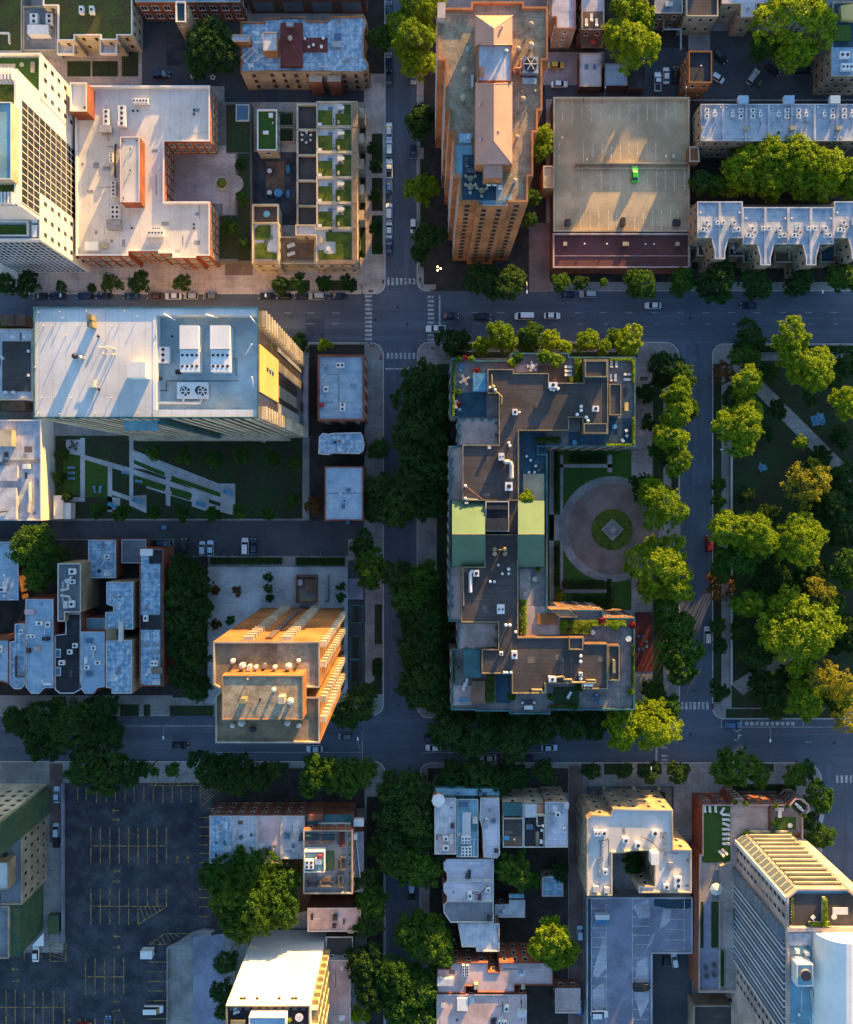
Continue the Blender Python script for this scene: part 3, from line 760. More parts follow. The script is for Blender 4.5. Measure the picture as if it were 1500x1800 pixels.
# courtyard drive
slab('path', [(1110, 792), (1146, 792), (1146, 1072), (1110, 1072)], .176, 'paver', label='paved strip along the courtyard drive', cat='path')
slab('driveway', arc(1076, 930, 93, 0, 360, 48)[:-1], .182, 'concrete', label='pale paved ring around the courtyard drive', cat='driveway')
slab('driveway', arc(1078, 930, 80, 0, 360, 48)[:-1], .188, 'drive', label='round brown paved turning circle of the courtyard', cat='driveway')
slab('driveway', RC(1130, 896, 1196, 956), .186, 'paver', label='paved apron joining the turning circle to the street', cat='driveway')
for r in ((985, 800, 990, 1062), (985, 816, 1076, 822), (985, 1036, 1076, 1042), (966, 790, 974, 1070), (1068, 800, 1076, 830), (1068, 1026, 1076, 1060), (966, 905, 998, 950)):
    slab('path', RC(*r), .18, 'paver', label='thin paved walk between the courtyard hedges', cat='path')
# parking lot
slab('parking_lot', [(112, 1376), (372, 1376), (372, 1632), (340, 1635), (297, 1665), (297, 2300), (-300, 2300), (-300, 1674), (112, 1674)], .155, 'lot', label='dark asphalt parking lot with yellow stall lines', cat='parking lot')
slab('driveway', [(340, 1648), (397, 1640), (397, 2300), (340, 2300)], .158, 'deckblue', label='grey driveway beside the parking lot wall', cat='driveway')
Y = []
for x in (137, 152, 170, 187, 203, 220, 236, 253, 270, 287, 303, 319, 336): Y.append((x, 1382, x, 1411, 1.5))
Y += [(260, 1381, 352, 1381, 1.5), (352, 1376, 352, 1416, 1.5), (352, 1421, 380, 1421, 1.5), (260, 1376, 352, 1376, 1.2)]
Y += [(264 + 8 * i, 1381, 269 + 8 * i, 1376, 1.1) for i in range(11)] + [(352, 1385 + 7 * i, 362 + 5 * i, 1378 + 2 * i, 1.2) for i in range(6)]
for i in range(9):
    x = 160 + 16.6 * i; Y.append((x, 1455, x, 1518, 1.5)); Y.append((x, 1562, x, 1625 if i < 6 else 1593, 1.5))
Y += [(160, 1487, 293, 1487, 1.5), (160, 1593, 293, 1593, 1.5), (243, 1625, 294, 1593, 1.5)] + [(243, 1598 + 5.5 * i, 249 + 8 * i, 1620 - 4.4 * i if i else 1621, 1.1) for i in range(0)]
Y += [(246 + 8 * i, 1593, 255 + 6.6 * i, 1617.5 - 4.2 * i, 1.1) for i in range(5)]
for i in range(5): x = 150.5 + 16.8 * i; Y.append((x, 1685, x, 1748, 1.5)); Y.append((x, 1790, x, 1830, 1.5))
Y += [(150, 1717, 218, 1717, 1.5), (-60, 1771, 113, 1771, 1.5)] + [(x, 1741, x, 1802, 1.5) for x in (-40, -22, -6, 11, 27, 43, 60, 76, 94, 113)]
for y in (1437, 1454, 1469, 1485, 1500, 1516, 1532, 1548, 1563, 1578, 1594, 1611): Y.append((350, y, 371.5, y, 1.5))
for y in (1691, 1708, 1725, 1742, 1759, 1791): Y.append((260, y, 294, y, 1.5))
Y += [(88, 1657, 116, 1657, 1.4), (88, 1690, 116, 1690, 1.4), (116, 1657, 116, 1690, 1.4), (88, 1657, 88, 1690, 1.4), (43, 1665, 43, 1690, 1.3), (73, 1665, 73, 1690, 1.3), (57, 1665, 57, 1690, 1.2)] + [(88, 1661 + 6 * i, 116, 1668 + 6 * i, 1.1) for i in range(4)]
Y += [(262, 1660, 290, 1641, 1.4), (290, 1641, 332, 1641, 1.4), (262, 1660, 296, 1660, 1.4)] + [(268 + 8 * i, 1657 - 5 * i if i < 3 else 1642, 276 + 8 * i, 1660 - max(0, 4 * (i - 2)), 1.1) for i in range(6)]
for x, y, dx, dy in ((203, 1425, -1, 0), (204, 1441, 1, 0), (205, 1531, -1, 0), (205, 1549, 1, 0), (206, 1646, -1, 0), (206, 1665, 1, 0), (206, 1761, -1, 0), (206, 1777, 1, 0), (27, 1704, -1, 0), (28, 1725, 1, 0), (312, 1511, 0, 1), (331, 1511, 0, -1), (122, 1797, 0, -1), (140, 1797, 0, -1)): Y += arrow(x, y, dx, dy)
bars('lot_marking', Y, .162, 'paint_yellow', 'faded yellow stall lines and arrows on the parking lot', 'road marking')
# road markings
bars('crosswalk', [(642, 519 + 7.5 * i, 654, 523 + 7.5 * i) for i in range(11)], .013, 'paint_white', 'zebra crosswalk over the avenue west of the crossing', 'crosswalk')
bars('crosswalk', [(752, 520 + 7.5 * i, 763, 524 + 7.5 * i) for i in range(11)], .013, 'paint_white', 'zebra crosswalk over the avenue east of the crossing', 'crosswalk')
bars('crosswalk', [(681 + 7.5 * i, 488 + i * .3, 685 + 7.5 * i, 502 - i * .5) for i in range(7)], .013, 'paint_white', 'zebra crosswalk at the foot of the rowhouse street', 'crosswalk')
bars('crosswalk', [(680 + 7.6 * i, 620, 684 + 7.6 * i, 631) for i in range(8)], .013, 'paint_white', 'zebra crosswalk at the head of the shaded street', 'crosswalk')
bars('crosswalk', [(1197 + 7.4 * i, 1234, 1201.5 + 7.4 * i, 1247) for i in range(7)], .013, 'paint_white', 'zebra crosswalk at the park street corner', 'crosswalk')
bars('crosswalk', [(1470 + 8 * i, 1363, 1474 + 8 * i, 1376) for i in range(4)] + [(1437.5, 1359, 1441, 1370)], .014, 'paint_white', 'zebra crosswalk beside the curved corner by the pink tower', 'crosswalk')
bars('crosswalk', [(1163, 1313, 1174, 1315.5), (1163, 1327, 1174, 1330), (1163, 1334, 1174, 1337), (1152.5, 1302, 1156, 1337)], .013, 'paint_white', 'worn crosswalk across the south street', 'crosswalk')
L = [(771.5, 519, 774.5, 572), (678, 647, 731, 649.5), (637, 1286, 638, 1336), (500, 549.6, 512, 550.6), (540, 549.6, 552, 550.6), (585, 549.6, 597, 550.6), (538, 568.5, 554, 569.5), (584, 568.5, 596, 569.5)]
for x in range(830, 1500, 45): L += [(x, 548.8, x + 12, 549.8), (x + 6, 569, x + 14, 569.8)]
L += [(220, 1275.5, 376, 1276.6), (1265, 1277.6, 1482, 1278.6), (1268, 1265, 1269, 1278), (1303, 1265, 1304, 1278), (1412, 1269, 1413, 1278), (1416, 1304, 1427, 1305), (740, 1322.5, 960, 1323.3), (380, 1322, 640, 1322.8)]
bars('lane_marking', L, .016, 'paint_white', 'faded white lane lines and stop lines on the streets', 'road marking')
bars('lane_marking', [(1310 + 9 * i, 1269, 1316 + 9 * i, 1275) for i in range(10)], .017, 'paint_white', 'worn bike corral hatching beside the park kerb', 'road marking')
bars('lane_marking', [(1303, 1287, 1482, 1288)], .017, 'paint_red', 'thin reddish lane line beside the bike lane', 'road marking')
bars('lane_marking', [(1291, 1301, 1297, 1300, 1.6), (1297, 1300, 1301, 1292, 1.6), (1297, 1294, 1301, 1291, 1.5), (1304, 1294, 1301, 1291, 1.5), (1296, 1286, 1303, 1282, 1.5), (1289, 1282, 1296, 1286, 1.5), (1304, 1312, 1310, 1318, 1.4), (1310, 1318, 1304, 1319, 1.4)], .018, 'paint_white', 'curved white turn arrow on the south street', 'road marking')
# darker repair patches and manholes
for i, (x, y, w, h, wh) in enumerate(((537, 560, 34, 40, 'avenue west of the crossing'), (790, 556, 40, 28, 'avenue east of the crossing'), (690, 1090, 14, 40, 'shaded street'), (1206, 800, 9, 60, 'park street'), (430, 1290, 60, 9, 'south street'))):
    slab('asphalt_patch', RC(x, y, x + w, y + h), .0105 + i * .0001, 'roadpatch', label=f'darker repair patch in the {wh}', cat='road patch')
for x, y in ((700, 540), (716, 570), (860, 585), (702, 1240), (1220, 1214), (1214, 1290), (1214, 559), (660, 562), (1467, 1306), (386, 1300)):
    mb = MB(); wx, wy = W(x, y); mb.cyl(wx, wy, .42, 0, .02, 'darkmetal', 14); o = obj('manhole_cover', mb); o['kind'] = 'structure'; o['label'] = 'round iron manhole cover set in the street'; o['category'] = 'manhole cover'
for x, y, w, h in ((648, 510, 8, 4), (672, 492, 4, 7), (757, 509, 9, 4), (737, 488, 4, 7), (650, 606, 9, 4), (668, 624, 4, 9), (758, 610, 8, 4), (658, 1343, 10, 3), (1250, 1236, 5, 11), (1430, 1352, 4, 11), (1166, 1341, 7, 3)):
    slab('tactile_strip', RC(x, y, x + w, y + h), .145, 'paint_red', label='dark red tactile strip at a crossing kerb', cat='tactile paving')
# ------------------------------------------------------------------ buildings: north west block
def WN(**k): return k
BW = dict(fh=3.2, sp=2.8, w=1.2, h=1.7)
# white glass tower, top left
def curtain(root, name, a, d, n, L, z0, z1, nx, nz, mat, pane='glassblue', bw=.15):
    """glazed wall: one pane part and one grid part in front of it"""
    obj(name + '_glass', MB().prism([tuple(a + n * .02), tuple(a + d * L + n * .02), tuple(a + d * L + n * .1), tuple(a + n * .1)], z0, z1, pane), root)
    mb = MB()
    for i in range(nx + 1):
        t = L * i / nx; p = a + d * (t - bw/2); q = a + d * (t + bw/2)
        mb.prism([tuple(p + n * .06), tuple(q + n * .06), tuple(q + n * .16), tuple(p + n * .16)], z0, z1, mat)
    for j in range(nz + 1):
        z = z0 + (z1 - z0) * j / nz
        mb.prism([tuple(a + n * .06), tuple(a + d * L + n * .06), tuple(a + d * L + n * .13), tuple(a + n * .13)], z - bw/2, z + bw/2, mat)
    obj(name + '_grid', mb, root)
gx = -93.98     # east wall plane of the tower
t = building('apartment_tower', 'white glass tower with lawns and a white frame on its roof', 'tower', RC(-70, 124, 33, 360), 39.8, 'whitewall', 'sedum', par=.9, pw=.6, cop='whitewall',
    units=[('house', RC(-60, 180, 21, 316), 3.2, 'cream', 'roof_teal', 'whitewall'), ('slab', RC(-60, 122, 32, 147), .3, 'roof_white', 'roof_terrace'), ('slab', RC(-60, 338, 32, 362), .3, 'roof_white', 'roof_terrace')]
    + [('box', 3 + 6 * i, 135, 2, 20, 1.6, 'whitewall', 'pergola_beam') for i in range(5)] + [('box', 3 + 6 * i, 352, 2, 20, 1.6, 'whitewall', 'pergola_beam') for i in range(5)]
    + [('box', 4, 212, 10, 40, 4.6, 'steel', 'roof_machine'), ('box', 6, 285, 12, 30, 4.4, 'steel', 'roof_machine')])
wy1, wy0 = W(33, 178, 39.8)[1], W(33, 340, 39.8)[1]; tx = W(33, 0, 39.8)[0]
curtain(t, 'east', Vector((tx, W(0, 352, 39.8)[1])), Vector((0, 1)), Vector((1, 0)), W(0, 170, 39.8)[1] - W(0, 352, 39.8)[1], .3, 38.6, 14, 13, 'whitewall', 'glass')
for nm, pl, lab, lw in (('n', RC(-70, 97, 75, 176), 'white tower wing with three rows of square windows and a roof lawn', [('slab', RC(-60, 102, 72, 158), .35, 'lawn', 'roof_lawn'), ('slab', RC(-60, 112, 27, 122), .5, 'stone', 'terrace_seat'), ('vent', 40, 115, 4, .5, 'stone'), ('vent', 40, 137, 3, .5, 'stone'), ('box', 60, 120, 7, 18, .6, 'stone', 'roof_bench')]),
                ('s', RC(-70, 342, 75, 424), 'white tower wing with a pale blue terrace and striped lower glazing', [('slab', RC(-60, 395, 47, 413), .35, 'lawn', 'roof_lawn'), ('wall', [(-60, 391), (52, 391), (52, 416), (-60, 416)], .25, 1.2, 'whitewall'), ('box', 62, 352, 12, 14, 1.2, 'white', 'roof_machine'), ('box', 64, 378, 9, 30, .8, 'white', 'terrace_bar'), ('box', 64, 408, 9, 20, .8, 'white', 'terrace_bar')])):
    t = building('apartment_tower', lab, 'tower', pl, 28.3, 'whitewall', 'roof_white' if nm == 'n' else 'roof_blue', par=1.1, pw=.35, cop='whitewall', units=lw)
    wp = WP(pl, 28.3)
    windows(t, wp, 2, 28.3, fh=3.7, sp=3.3, w=1.3, h=1.9, only=lambda n: n.x > .5)
    if nm == 's':
        A = Vector(W(-70, 424, 28.3)); x1 = W(75, 424, 28.3)[0]; curtain(t, 'south', A, Vector((1, 0)), Vector((0, -1)), x1 - A.x - .6, .4, 27.8, 14, 12, 'whitewall', 'glassblue')
t = building('brick_apartment_house', 'U shaped red brick building with a broad white roof and glowing south windows', 'building',
    [(134, 153), (371, 153), (371, 251), (291, 251), (291, 356), (371, 356), (371, 451), (347, 451), (347, 455), (305, 455), (305, 447), (280, 447), (280, 443), (228, 443), (228, 451), (136, 451)], 10.6, 'brick_red', 'roof_white', par=.9, pw=.4, cop='whitewall',
    win=dict(fh=3.3, sp=2.2, w=1.5, h=2.1, fr='cream', pn='glasspale'),
    units=[('house', RC(212, 241, 246, 356), 4, 'brick_red', 'roof_white', 'whitewall'), ('ac', 218, 208, 13, 36, 1.6, 1, 4), ('ac', 190, 213, 10, 34, 1.4, 1, 4), ('box', 190, 232, 18, 12, 2, 'steel', 'roof_machine'),
           ('ac', 250, 181, 27, 9, 1.4, 5, 1), ('ac', 277, 412, 28, 11, 1.5, 5, 1), ('ac', 278, 404, 16, 6, 1.2, 4, 1), ('ac', 206, 376, 15, 24, 1.5, 2, 3), ('box', 204, 398, 24, 16, 1.8, 'steel', 'roof_machine'), ('ac', 203, 335, 8, 26, 1.5, 1, 4), ('ac', 199, 280, 7, 16, 1.3, 1, 3), ('pipe', [(205, 255), (204, 270), (204, 312)], .25, .6, 'darkmetal'),
           ('vent', 342, 195, 2, .7, 'darkmetal'), ('vent', 342, 202, 2, .7, 'darkmetal'), ('vent', 342, 395, 2, .7, 'darkmetal'), ('vent', 342, 402, 2, .7, 'darkmetal'), ('vent', 235, 196, 2, .6, 'darkmetal'), ('vent', 243, 196, 2, .6, 'darkmetal'), ('vent', 233, 402, 2, .6, 'darkmetal'), ('box', 165, 435, 22, 14, 1.4, 'whitewall', 'roof_hatch'), ('box', 186, 433, 10, 10, 1, 'stone')])
for x, y, z in ((218, 249, 14.6), (241, 248, 14.6), (218, 349, 14.6), (230, 262, 14.6), (230, 300, 14.6)): unit(t, z, 'vent', x, y, 1.5, .6, 'darkmetal')
t = building('stair_tower', 'small square brick stair tower with a pale roof beside the white tower', 'tower', RC(125, 147, 155, 198), 15, 'brick_red', 'roof_white', cop='whitewall', units=[('vent', 150, 190, 2, .6, 'darkmetal')])
# podium courtyard
slab('podium', RC(372, 181, 442, 460), 3.2, 'darkconc', z0=.1, label='raised podium garden between two brick buildings', cat='podium', zref=3.2)
slab('plaza', [(300, 256), (398, 256), (398, 270), (414, 270), (414, 302)] + arc(412, 323, 16, -80, 80) + [(414, 345), (414, 378), (392, 378), (392, 358), (300, 358)], 3.3, 'paver', z0=3.1, label='pink paved courtyard with a rounded end', cat='plaza', zref=3.3)
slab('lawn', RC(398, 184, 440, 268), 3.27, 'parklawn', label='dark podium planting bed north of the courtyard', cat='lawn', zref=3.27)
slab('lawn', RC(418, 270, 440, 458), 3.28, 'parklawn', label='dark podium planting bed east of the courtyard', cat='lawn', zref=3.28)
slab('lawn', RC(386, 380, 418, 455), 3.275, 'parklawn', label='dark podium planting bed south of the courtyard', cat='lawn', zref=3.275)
x, y = W(391, 323, 3.3); t = thing('round_planter', 'round stone planter in the middle of the pink courtyard', 'planter', (x, y, 3.3))
mb = MB(); n = 24
for i in range(n):
    a, b = i * math.tau / n, (i + 1) * math.tau / n
    P = lambda r, q, z: (x + r * math.cos(q), y + r * math.sin(q), z)
    mb.face([P(1.8, a, 3.3), P(1.8, b, 3.3), P(1.8, b, 3.9), P(1.8, a, 3.9)], 'stone'); mb.face([P(1.8, a, 3.9), P(1.8, b, 3.9), P(1.4, b, 3.9), P(1.4, a, 3.9)], 'stone')
obj('rim', mb, t); obj('planting', MB().dome(x, y, 3.5, 1.38, .8, 'sedum', 14), t)
for u in (('sky', 427, 199, 24, 30, 'offwhite'), ('sky', 428, 243, 22, 8, 'offwhite')): pass
t = thing('podium_skylight', 'blue glazed skylight box on the podium garden', 'skylight', (*W(427, 199, 3.3), 3.3)); unit(t, 3.3, 'sky', 427, 199, 24, 30, 'offwhite')
slab('lawn', RC(374, 252, 384, 262), 3.4, 'parklawn', label='small podium bed', cat='lawn', zref=3.4)

# green roofed rowhouses
RW = dict(fh=3, sp=2.4, w=1.0, h=1.6, fr='stone')
for k in range(6):
    y0 = 180 + 44.5 * k; y1 = y0 + 44.2
    if k < 5:
        t = building('rowhouse', f'{ORD[k+1]} cream rowhouse from the north with two lawns on its white roof', 'house', RC(557, y0, 629, y1), 9, 'cream', 'roof_white', cop='cream', win=RW, group='green roofed rowhouses',
            units=[('slab', [(560, y0 + 14), (584, y0 + 14), (584, y1 - 3), (566, y1 - 3), (560, y1 - 7)], .2, 'sedum', 'roof_lawn'), ('slab', [(590, y1 - 3), (590, y0 + 20), (605, y0 + 20), (605, y0 + 4), (617, y0 + 4), (617, y1 - 3)], .22, 'sedum', 'roof_lawn'),
                   ('sky', 581, y0 + 11, 8, 4, 'steel'), ('box', 598, y0 + 10, 9, 12, .5, 'offwhite', 'roof_deck'), ('vent', 587, y0 + 31, 1.2, .6, 'darkmetal'), ('vent', 587, y0 + 36, 1.2, .6, 'darkmetal'), ('box', 596, y0 + 37, 3, 6, .8, 'cream', 'roof_hatch'),
                   ('slab', RC(619.5, y0 + 1, 628, y1 - 1), .9, 'roof_brown', 'stone_ledge'), ('box', 562, y0 + 40, 8, 4, .6, 'white', 'roof_hatch')])
        unit(t, 6, 'wall', [(556, y0 + 6), (524, y0 + 6), (524, y0 + 6 + 44)], .45, 1, 'cream', 'terrace_wall'); unit(t, 6, 'slab', RC(524.6, y0 + 7, 555.6, y0 + 49), .06, 'roof_dark', 'terrace'); unit(t, 0, 'slab', RC(525.5, y0 + 6.8, 556, y0 + 49), 5.95, 'cream', 'terrace_base')
        x, y = W(636, y0 + 24, 5); obj('bay_window', MB().rbox(x, y, 1.6, 2.6, 0, 7, 'stone').rbox(x + .82, y, .06, 1.4, 3, 6.5, 'glass'), t)
    else:
        t = building('rowhouse', 'corner rowhouse with a large L shaped roof lawn and white patio', 'house', [(520, 396), (556, 396), (556, 402.8), (629, 402.8), (629, 465), (556, 465), (556, 415), (520, 415)], 9, 'cream', 'roof_white', cop='cream', win=RW, group='green roofed rowhouses',
            units=[('slab', [(573, 408), (618, 408), (618, 456), (560, 456), (560, 440), (569, 440), (569, 446), (590, 446), (590, 424), (573, 424)], .22, 'sedum', 'roof_lawn'), ('slab', RC(619.5, 405, 628, 457), .9, 'roof_brown', 'stone_ledge'), ('slab', RC(558, 457.5, 628, 464), .92, 'roof_brown', 'stone_ledge'), ('vent', 581, 403 + 3, 3, .6, 'darkmetal'), ('box', 566, 424, 5, 9, .9, 'cream', 'roof_hatch')])
t = building('rowhouse', 'end rowhouse with two small lawns and a patio at the driveway corner', 'house', [(444, 392), (491, 392), (491, 465), (444, 465)], 9, 'cream', 'roof_white', cop='cream', win=RW,
    units=[('slab', [(448, 402), (455, 396), (476, 396), (476, 421), (448, 421)], .22, 'sedum', 'roof_lawn'), ('slab', [(448, 428), (468, 426), (471, 442), (486, 445), (486, 455), (448, 455)], .23, 'sedum', 'roof_lawn'), ('sky', 478, 417, 4, 6, 'steel'), ('vent', 467, 424, 1.4, .6, 'darkmetal'), ('vent', 473, 424, 1.4, .6, 'darkmetal'), ('slab', RC(446, 458, 490, 464), .9, 'roof_brown', 'stone_ledge')])
unit(t, 6, 'wall', [(446, 391), (446, 362), (490, 362), (490, 391)], .45, 1, 'cream', 'terrace_wall'); unit(t, 6, 'slab', RC(446.5, 363, 489.5, 391), .06, 'roof_dark', 'terrace'); unit(t, 0, 'slab', RC(447, 362.7, 490, 391), 5.95, 'cream', 'terrace_base')
t = building('rowhouse', 'low brown terrace house between the corner rowhouses with a sofa group', 'house', RC(492, 417, 555, 465), 6, 'cream', 'roof_brown', cop='cream', win=RW, units=[('slab', RC(502, 427, 551, 455), .08, 'wood', 'roof_deck'), ('slab', RC(493, 458, 555, 464), .6, 'roof_brown', 'stone_ledge')])
t = building('garden_pavilion', 'long garden pavilion with a clipped green roof and white rim', 'pavilion', RC(453, 194, 488, 266), 5, 'cream', 'lawn', cop='whitewall', win=dict(fh=3, sp=2.5, w=1.4, h=1.5), units=[('box', 477, 204, 7, 7, .5, 'white'), ('box', 468, 234, 9, 5, .4, 'white'), ('vent', 480, 217, 1.5, .5)])
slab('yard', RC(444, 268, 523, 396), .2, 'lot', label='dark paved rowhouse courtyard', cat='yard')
slab('deck', RC(468, 285, 501, 342), .32, 'wood', z0=.1, label='small wooden deck in the dark rowhouse courtyard', cat='deck')
for i, y in enumerate((198, 226)):
    t = thing('planting_bed', ['upper', 'lower'][i] + ' square planting bed beside the garden pavilion', 'planter', (*W(504, y + 12), .1))
    unit(t, .1, 'wall', [(491, y), (517, y), (517, y + 25), (491, y + 25), (491, y)], .3, .8, 'stone', 'rim'); unit(t, .1, 'slab', RC(493, y + 2, 515, y + 23), .6, 'parklawn', 'soil')

# brick apartment house at the top of the rowhouse street
t = building('brick_apartment_house', 'old tan brick apartment house with a silver roof and maroon decks', 'building',
    [(424, 40), (465, 40), (465, 33), (490, 33), (495, 31), (535, 31), (541, 38), (575, 38), (582, 30), (622, 30), (640, 28), (646, 40), (640, 60), (640, 100), (648, 112), (648, 124), (636, 129), (466, 127), (424, 129)], 9.5, 'brick_tan', 'roof_metal', par=.5, cop='brick_orange', win=dict(fh=2.9, sp=3.1, w=1, h=1.6, fr='brick_red'),
    units=[('slab', RC(493, 40, 532, 116), 1.1, 'reddeck', 'roof_deck'), ('slab', RC(534, 66, 576, 90), .5, 'reddeck', 'roof_deck'), ('house', RC(463, 57, 487, 90), 3.4, 'brick_orange', 'roof_pale', 'stone'), ('house', [(408, 63), (412, 61), (440, 63), (440, 74), (412, 74), (408, 71)], 2.6, 'brick_orange', 'roof_pale', 'stone'),
           ('sky', 594, 65, 14, 14), ('box', 512, 50, 12, 6, 1.9, 'steel', 'roof_machine'), ('vent', 512, 73, 4, 2.2, 'stone'), ('vent', 552, 82, 2.5, 1.2), ('vent', 537, 71, 2, 1.1), ('vent', 569, 70, 2.5, 1.2), ('vent', 544, 85, 2, 1), ('box', 592, 80, 16, 10, .7, 'steel'), ('box', 566, 85, 4, 4, 1, 'white'),
           ('pipe', [(425, 104), (446, 85)], .12, .8, 'offwhite', 'lattice_beam'), ('pipe', [(431, 110), (453, 91)], .12, .8, 'offwhite', 'lattice_beam'), ('pipe', [(439, 119), (462, 99)], .12, .8, 'offwhite', 'lattice_beam'), ('pipe', [(427, 103), (442, 121)], .12, .85, 'offwhite', 'lattice_beam'), ('pipe', [(446, 87), (462, 103)], .12, .85, 'offwhite', 'lattice_beam')])
for i, x in enumerate((555, 588)):
    wx, wy = W(x, 138, 8); obj('chimney_breast', MB().rbox(wx, wy, 3.4, 1.8, .1, 8.2, 'brick_red').rbox(wx, wy, 3.6, 2, 8.2, 8.5, 'stone'), t)
# top left green roofs
t = building('apartment_house', 'stepped building with an overgrown green roof and two small roof units', 'building', [(103, -60), (234, -60), (234, 64), (208, 64), (208, 72), (178, 72), (178, 64), (133, 64), (133, 73), (103, 73), (103, 12), (77, 12), (77, -60)], 8, 'cream', 'oldsedum', par=.6, cop='whitewall', win=RW, units=[('ac', 146, 21, 8, 13, 1.2), ('ac', 164, 21, 8, 13, 1.2)])
for px in (118, 193): unit(t, 5.5, 'wall', [(px - 14, 74), (px - 14, 97), (px + 14, 97), (px + 14, 74)], .3, 1, 'whitewall', 'balcony_rail'); unit(t, 5.5, 'slab', RC(px - 14, 73, px + 14, 97), .1, 'roof_pale', 'balcony')
t = building('apartment_house', 'low grey roofed service building with two large white roof units', 'building', RC(42, 12, 101, 90), 4.5, 'greywall', 'roof_grey', par=.5, cop='stone', units=[('ac', 64, 38, 14, 18, 1.5, 1, 2), ('ac', 91, 38, 12, 18, 1.5, 1, 2), ('box', 74, 60, 36, 16, 2.2, 'white', 'roof_machine', 'white')])
t = building('garden_house', 'overgrown green roof at the very corner beside the grey service building', 'building', RC(-60, -40, 40, 92), 5, 'greywall', 'oldsedum', par=.4, units=[('wall', [(2, 60), (18, 60), (18, 78)], .2, .9, 'whitewall')])
slab('yard', RC(96, 96, 250, 152), .19, 'paver', label='pink paved yards below the green roofed building', cat='yard')
for i, r in enumerate(((119, 108, 160, 135), (163, 108, 208, 135), (215, 85, 244, 135))): slab('lawn', RC(*r), .215 + i * .001, 'parklawn', label='small shaded back lawn below the green roofed building', cat='lawn')
# buildings along the top edge
t = building('brick_hall', 'long brick hall with tall pale windows at the top edge', 'building', RC(426, -60, 640, -22), 12, 'brick_brown', 'roof_grey', win=dict(fh=5.6, sp=6.3, w=5.6, h=4.6, fr='brick_red', pn='glasspale'))
t = building('brick_hall', 'dark hall with a blue strip of roof beside the slim white chimney tower', 'building', RC(240, -60, 424, 8), 8, 'brick_red', 'roof_teal', par=1, cop='stone', win=dict(fh=3.5, sp=3, w=1.8, h=2))
t = building('chimney_tower', 'slim tan tower with a white rimmed dark blue top', 'tower', RC(310, 4, 328, 41), 13, 'brick_tan', 'bluedeck', par=.6, cop='whitewall', win=dict(fh=5, sp=3, w=.7, h=.9))
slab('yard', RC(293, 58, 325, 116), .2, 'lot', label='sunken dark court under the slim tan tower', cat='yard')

# ------------------------------------------------------------------ red brick tower
zt = 46
pl = [(769, 14), (783, 14), (783, 17), (828, 17), (828, 6), (921, 6), (921, 15), (962.7, 15), (962.7, 109), (953, 109), (953, 197), (945, 197), (945, 235), (937, 235), (937, 312), (928, 312), (928, 357), (892, 357), (892, 365), (838, 365), (838, 357), (806.7, 357), (806.7, 312), (797, 312), (797, 235), (789, 235), (789, 197), (782.7, 197), (782.7, 109), (769, 109)]
t = building('apartment_tower', 'tall red brick tower with a pink metal hip roof and gravel terrace', 'tower', pl, zt, 'brick_tower', 'roof_gravel', par=.8, pw=.45, cop='brick_tower')
wp = WP(pl, zt)
windows(t, wp, 2, zt - .5, fh=2.75, sp=2.3, w=1.1, h=1.3, fr='brick_brown', pn='glass', only=lambda n: n.y < -.5, most=78)
windows(t, wp, 2, zt - .5, fh=2.75, sp=2.4, w=1.0, h=1.3, fr='offwhite', pn='glass', only=lambda n: abs(n.x) > .5, most=22)
def hip(root, px0, py0, px1, py1, z, h, rid0, rid1, mat, name='hip_roof'):
    """hipped metal roof, ridge from (mid, rid0) to (mid, rid1)"""
    a, b, c, d = [W(x, y, z) for x, y in ((px0, py0), (px1, py0), (px1, py1), (px0, py1))]
    mx = (px0 + px1) / 2; r0, r1 = W(mx, rid0, z + h), W(mx, rid1, z + h); Z0, Z1 = z, z + h
    mb = MB(); side = mat; end = mat + 'x' if mat + 'x' in MATS else mat
    mb.face([(*d, Z0), (*r1, Z1), (*r0, Z1), (*a, Z0)][::-1], side); mb.face([(*b, Z0), (*r0, Z1), (*r1, Z1), (*c, Z0)][::-1], side)
    mb.face([(*a, Z0), (*r0, Z1), (*b, Z0)][::-1], end); mb.face([(*c, Z0), (*r1, Z1), (*d, Z0)][::-1], end)
    o = obj(name, mb, root)
    rb = MB(); rb.tube((*r0, Z1), (*r1, Z1), .14, .14, 'pinkmetal', 6)
    for p, r in ((a, r0), (b, r0), (c, r1), (d, r1)): rb.tube((*p, Z0), (*r, Z1), .12, .12, 'pinkmetal', 6)
    obj('roof_ridge', rb, root)
    w = MB().prism([a, b, c, d], zt - .02, Z0 + .02, 'brick_tower'); obj('penthouse', w, root); return o
hip(t, 836, 27, 901, 79, 50.5, 3.2, 50, 78.5, 'pinkmetal'); hip(t, 836, 146, 901, 289, 50.5, 3.2, 147, 248, 'pinkmetal')
unit(t, zt, 'house', RC(840, 79.5, 899, 144), 5.2, 'brick_tower', 'roof_pale', 'brick_red')
mb = MB(); a, b = W(851, 288, 50.6), W(884, 312, 50.6); mb.box(a[0], b[0], b[1], a[1], zt, 50.2, 'brick_tower', 'pinkmetal'); obj('penthouse', mb, t)
